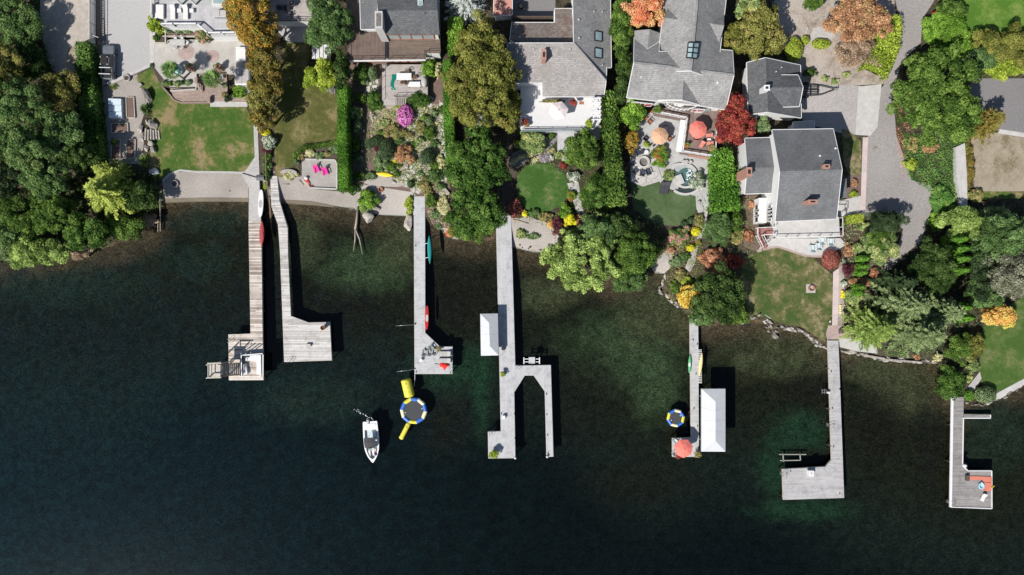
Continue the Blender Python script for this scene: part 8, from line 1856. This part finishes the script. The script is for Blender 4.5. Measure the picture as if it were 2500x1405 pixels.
# spa pool
def poly_c(cx, cy, r, n, f=lambda a: 1): return [(cx+r*f(a)*math.cos(a), cy+r*f(a)*math.sin(a)) for a in [2*math.pi*k/n for k in range(n)]]
pz = G(1675,430).z; c = W(1674,430,pz+.4); t = thing('spa_pool', 'teardrop shaped dark spa pool with pale rim and stepped ledges', 'pool', (c.x, c.y, pz))
tear = lambda a: 1+.34*max(0, math.cos(a-2.5))**6
o, i_ = poly_c(c.x, c.y, 1.98, 40, tear), poly_c(c.x, c.y, 1.66, 40, tear); n = 40; b = MB(); zt5 = pz+.42
b.add([(x, y, zt5) for x, y in o]+[(x, y, zt5) for x, y in i_]+[(x, y, pz-.1) for x, y in o]+[(x, y, pz-.1) for x, y in i_], [[k, (k+1) % n, n+(k+1) % n, n+k] for k in range(n)]+[[2*n+k, 2*n+(k+1) % n, (k+1) % n, k] for k in range(n)]+[[n+k, n+(k+1) % n, 3*n+(k+1) % n, 3*n+k] for k in range(n)]); b.build('rim', MATS['concrete_pale'], t)
mat('pool_shell', (.03,.045,.045), .2, 3, .5, bump=0); mat('pool_step', (.055,.075,.075), .2, 3, .5, bump=0); mat('pool_deep', (.02,.085,.085), .25, 2, .4, bump=0)
MB().prism(i_, pz-.12, pz+.06).build('shell', MATS['pool_shell'], t); MB().prism(poly_c(c.x+.1, c.y+.05, 1.3, 30), pz+.06, pz+.10).build('ledge', MATS['pool_step'], t); MB().prism(poly_c(c.x+.22, c.y+.15, .98, 30), pz+.10, pz+.13).build('basin', MATS['pool_deep'], t)
mp_, t_, p_ = new_mat('pool_water'); p_.inputs['Base Color'].default_value = (.35,.6,.6,1); p_.inputs['Roughness'].default_value = .04; p_.inputs['Alpha'].default_value = .07; bumpn(t_, p_, noise(t_, pos(t_), 6, 3), .5, .05)
MB().prism(i_, pz+.26, pz+.30).build('water', mp_, t); rg = random.Random(3); b = MB()
for k in range(46): a, r_ = rg.uniform(0,6.28), rg.uniform(0,.75)**.8; b.lathe((c.x+.5+r_*math.cos(a)*.75, c.y+.35+r_*math.sin(a)*1.15-.1, pz+.302), [(rg.uniform(.03,.12),0),(.01,.02)], 7, 1, rg.uniform(.4,1.4), rg.uniform(0,3))
b.build('bubbles', MATS['wake_foam'], t)['kind'] = 'stuff'
arc = lambda r, a0, a1, n=12: [(c.x+r*math.cos(a0+(a1-a0)*k/n), c.y+r*math.sin(a0+(a1-a0)*k/n)) for k in range(n+1)]
MB().prism(arc(3.1, R(232), R(330))+arc(2.75, R(232), R(330))[::-1], pz-.1, pz+.3).build('lower_rim', MATS['concrete_pale'], t); MB().prism(arc(2.75, R(240), R(318))+arc(2.05, R(240), R(318))[::-1], pz-.1, pz+.12).build('lower_basin', MATS['pool_shell'], t); b = MB(); b.beam(W(1655,428,pz+.44), W(1664,450,pz+.44), 1.0, .3); b.build('spillway', MATS['concrete_pale'], t)
for k, (x, y) in enumerate(((1668,396),(1675,396),(1685,397),(1708,417),(1709,424),(1703,433))): p = g5(x, y); tag(MB().lathe(p, [(.26,0),(.31,.1),(.31,.38),(.26,.44),(.03,.45)], 18).build('drum_stool', MATS['concrete']), ['round grey stool above the spa pool, leftmost of three','round grey stool above the spa pool, middle of three','round grey stool above the spa pool, rightmost of three','round grey stool right of the spa pool, topmost','round grey stool right of the spa pool, middle','round grey stool right of the spa pool beside the white-flowered shrub'][k], 'stool', 'round grey stools')
for x, l in ((1615,'dark lounger on the turf, left of the pair'),(1626,'dark lounger on the turf, right of the pair')): place('dlounge', g5(x+1, 460, .04), R(-12), l, 'dark loungers on the turf', (1.05,1.0,1))
p = g5(1735,388); tag(MB().box((p.x, p.y, p.z+.02), (.75,.5,.04)).build('door_mat', MATS['timber_dark']), 'dark mat at the foot of the raised deck', 'mat'); p = g5(1706,494); tag(MB().lathe(p, [(.24,0),(.3,.2),(.2,.4)], 14).build('stone_ball', MATS['rock_pale'], None, smooth=True), 'pale stone ball at the edge of the turf', 'ornament')
place('rtab2', P(1657,260,G(1660,150).z+3.0), 0, 'round white table on the curved balcony', sca=(1,1,1))
for x, l in ((1647,'white ring backed chair left on the curved balcony'),(1665,'white ring backed chair right on the curved balcony')): place('ring', P(x,258,G(1660,150).z+3.0), 0, l, 'balcony chairs')
# sixth garden
for (x, y), rz, l in (((1981,607),3.6,'pale garden chair on the front patio, lower left'),((1996,602),3.6,'pale garden chair on the front patio, middle'),((2004,589),3.5,'pale garden chair on the front patio, against the deck'),((2025,591),3.55,'pale garden chair on the front patio, farthest right')): place('wchair', G(x, y, .06), rz-2.0+1.57, l, 'pale chairs on the front patio', (1.3,1.3,1))
p = G(2055,572,.05); place('redpot', p, 0, 'pot with a red flower by the corner of the white deck', sca=(.7,.7,.7))
for k, (x, y) in enumerate(((2055,712),(2055,719),(2054,725))): p = G(x, y, .03); tag(MB().lathe(p, [(.1,0),(.22,.12),(.2,.3),(.05,.36)], 12).build('flower_clump', MATS['yellow_plastic'], None, smooth=True), ['yellow flower clump beside the pink path, first toward the house','yellow flower clump beside the pink path, middle','yellow flower clump beside the pink path, nearest the lake'][k], 'flowers', 'yellow flower clumps')
for k in range(4): p = G(2051,747+k*5.5,.03); tag(MB().lathe(p, [(.16,0),(.2,.1),(.16,.22),(.03,.25)], 10).build('edging_stone', MATS['cream_plastic']), 'small cream stone edging the pink path, one of four', 'stone', 'cream edging stones')
p = G(2052,808,.05); t = thing('storage_chest', 'small dark round lidded pot on the brick landing', 'pot', p); MB().lathe(p, [(.34,0),(.42,.3),(.36,.6)], 16).build('pot', MATS['timber_dark'], t); MB().lathe(p+Vector((0,0,.6)), [(.38,0),(.2,.1),(.04,.16)], 16).build('lid', MATS['timber_dark'], t)
p = G(2022,785,.03); t = thing('garden_light', 'small white lamp post at the lawn edge by the landing', 'lamp', p); MB().tube([p, p+Vector((0,0,.6))], .04, 8).build('post', MATS['black_metal'], t); MB().lathe(p+Vector((0,0,.6)), [(.12,0),(.15,.1),(.05,.2)], 12).build('lamp_shade', MATS['white_paint'], t)
p = G(2112,362,.05); tag(MB().lathe((p.x+1.6, p.y, p.z), [(.42,0),(.42,.02)], 20).build('manhole_cover', MATS['rock']), 'round manhole cover in the road beside the pink sidewalk', 'manhole'); p = G(2160,513,.05); tag(MB().lathe((p.x, p.y, p.z), [(.42,0),(.42,.02)], 20).build('manhole_cover', MATS['asphalt_dark']), 'round manhole cover at the shaded road end', 'manhole')
t = thing('handrail', 'dark metal handrail at the side door of the white house', 'railing', G(2060,512)); railing(t, [G(2046,500,.05), G(2062,500,.05), G(2062,516,.05)], .9, 'black_metal', .9, 0, .05, .05)
t = thing('road_sign', 'tilted red and white sign at the road bend', 'sign', G(2274,38)); b = MB(); p = G(2274,38); b.tube([p, p+Vector((0,0,1.5))], .04, 8); b.build('post', MATS['white_paint'], t); b = MB(); b.beam(p+Vector((-.6,-.35,1.35)), p+Vector((.5,.3,1.55)), .45, .06); b.build('panel', MATS['red_plastic'], t)
b = MB(); b.beam(G(1967,82,.15), G(1971,68,.15), .25, .3); tag(b.build('timber_log', MATS['timber_pale']), 'short pale timber at the path in the bare yard', 'log')
p = G(2013,46,.1); tag(MB().box((p.x, p.y, p.z+.05), (1.0,.6,.12), .2).build('paving_slab', MATS['rock_pale'], None, bevel=.03), 'pale loose slab in the bare yard', 'slab')
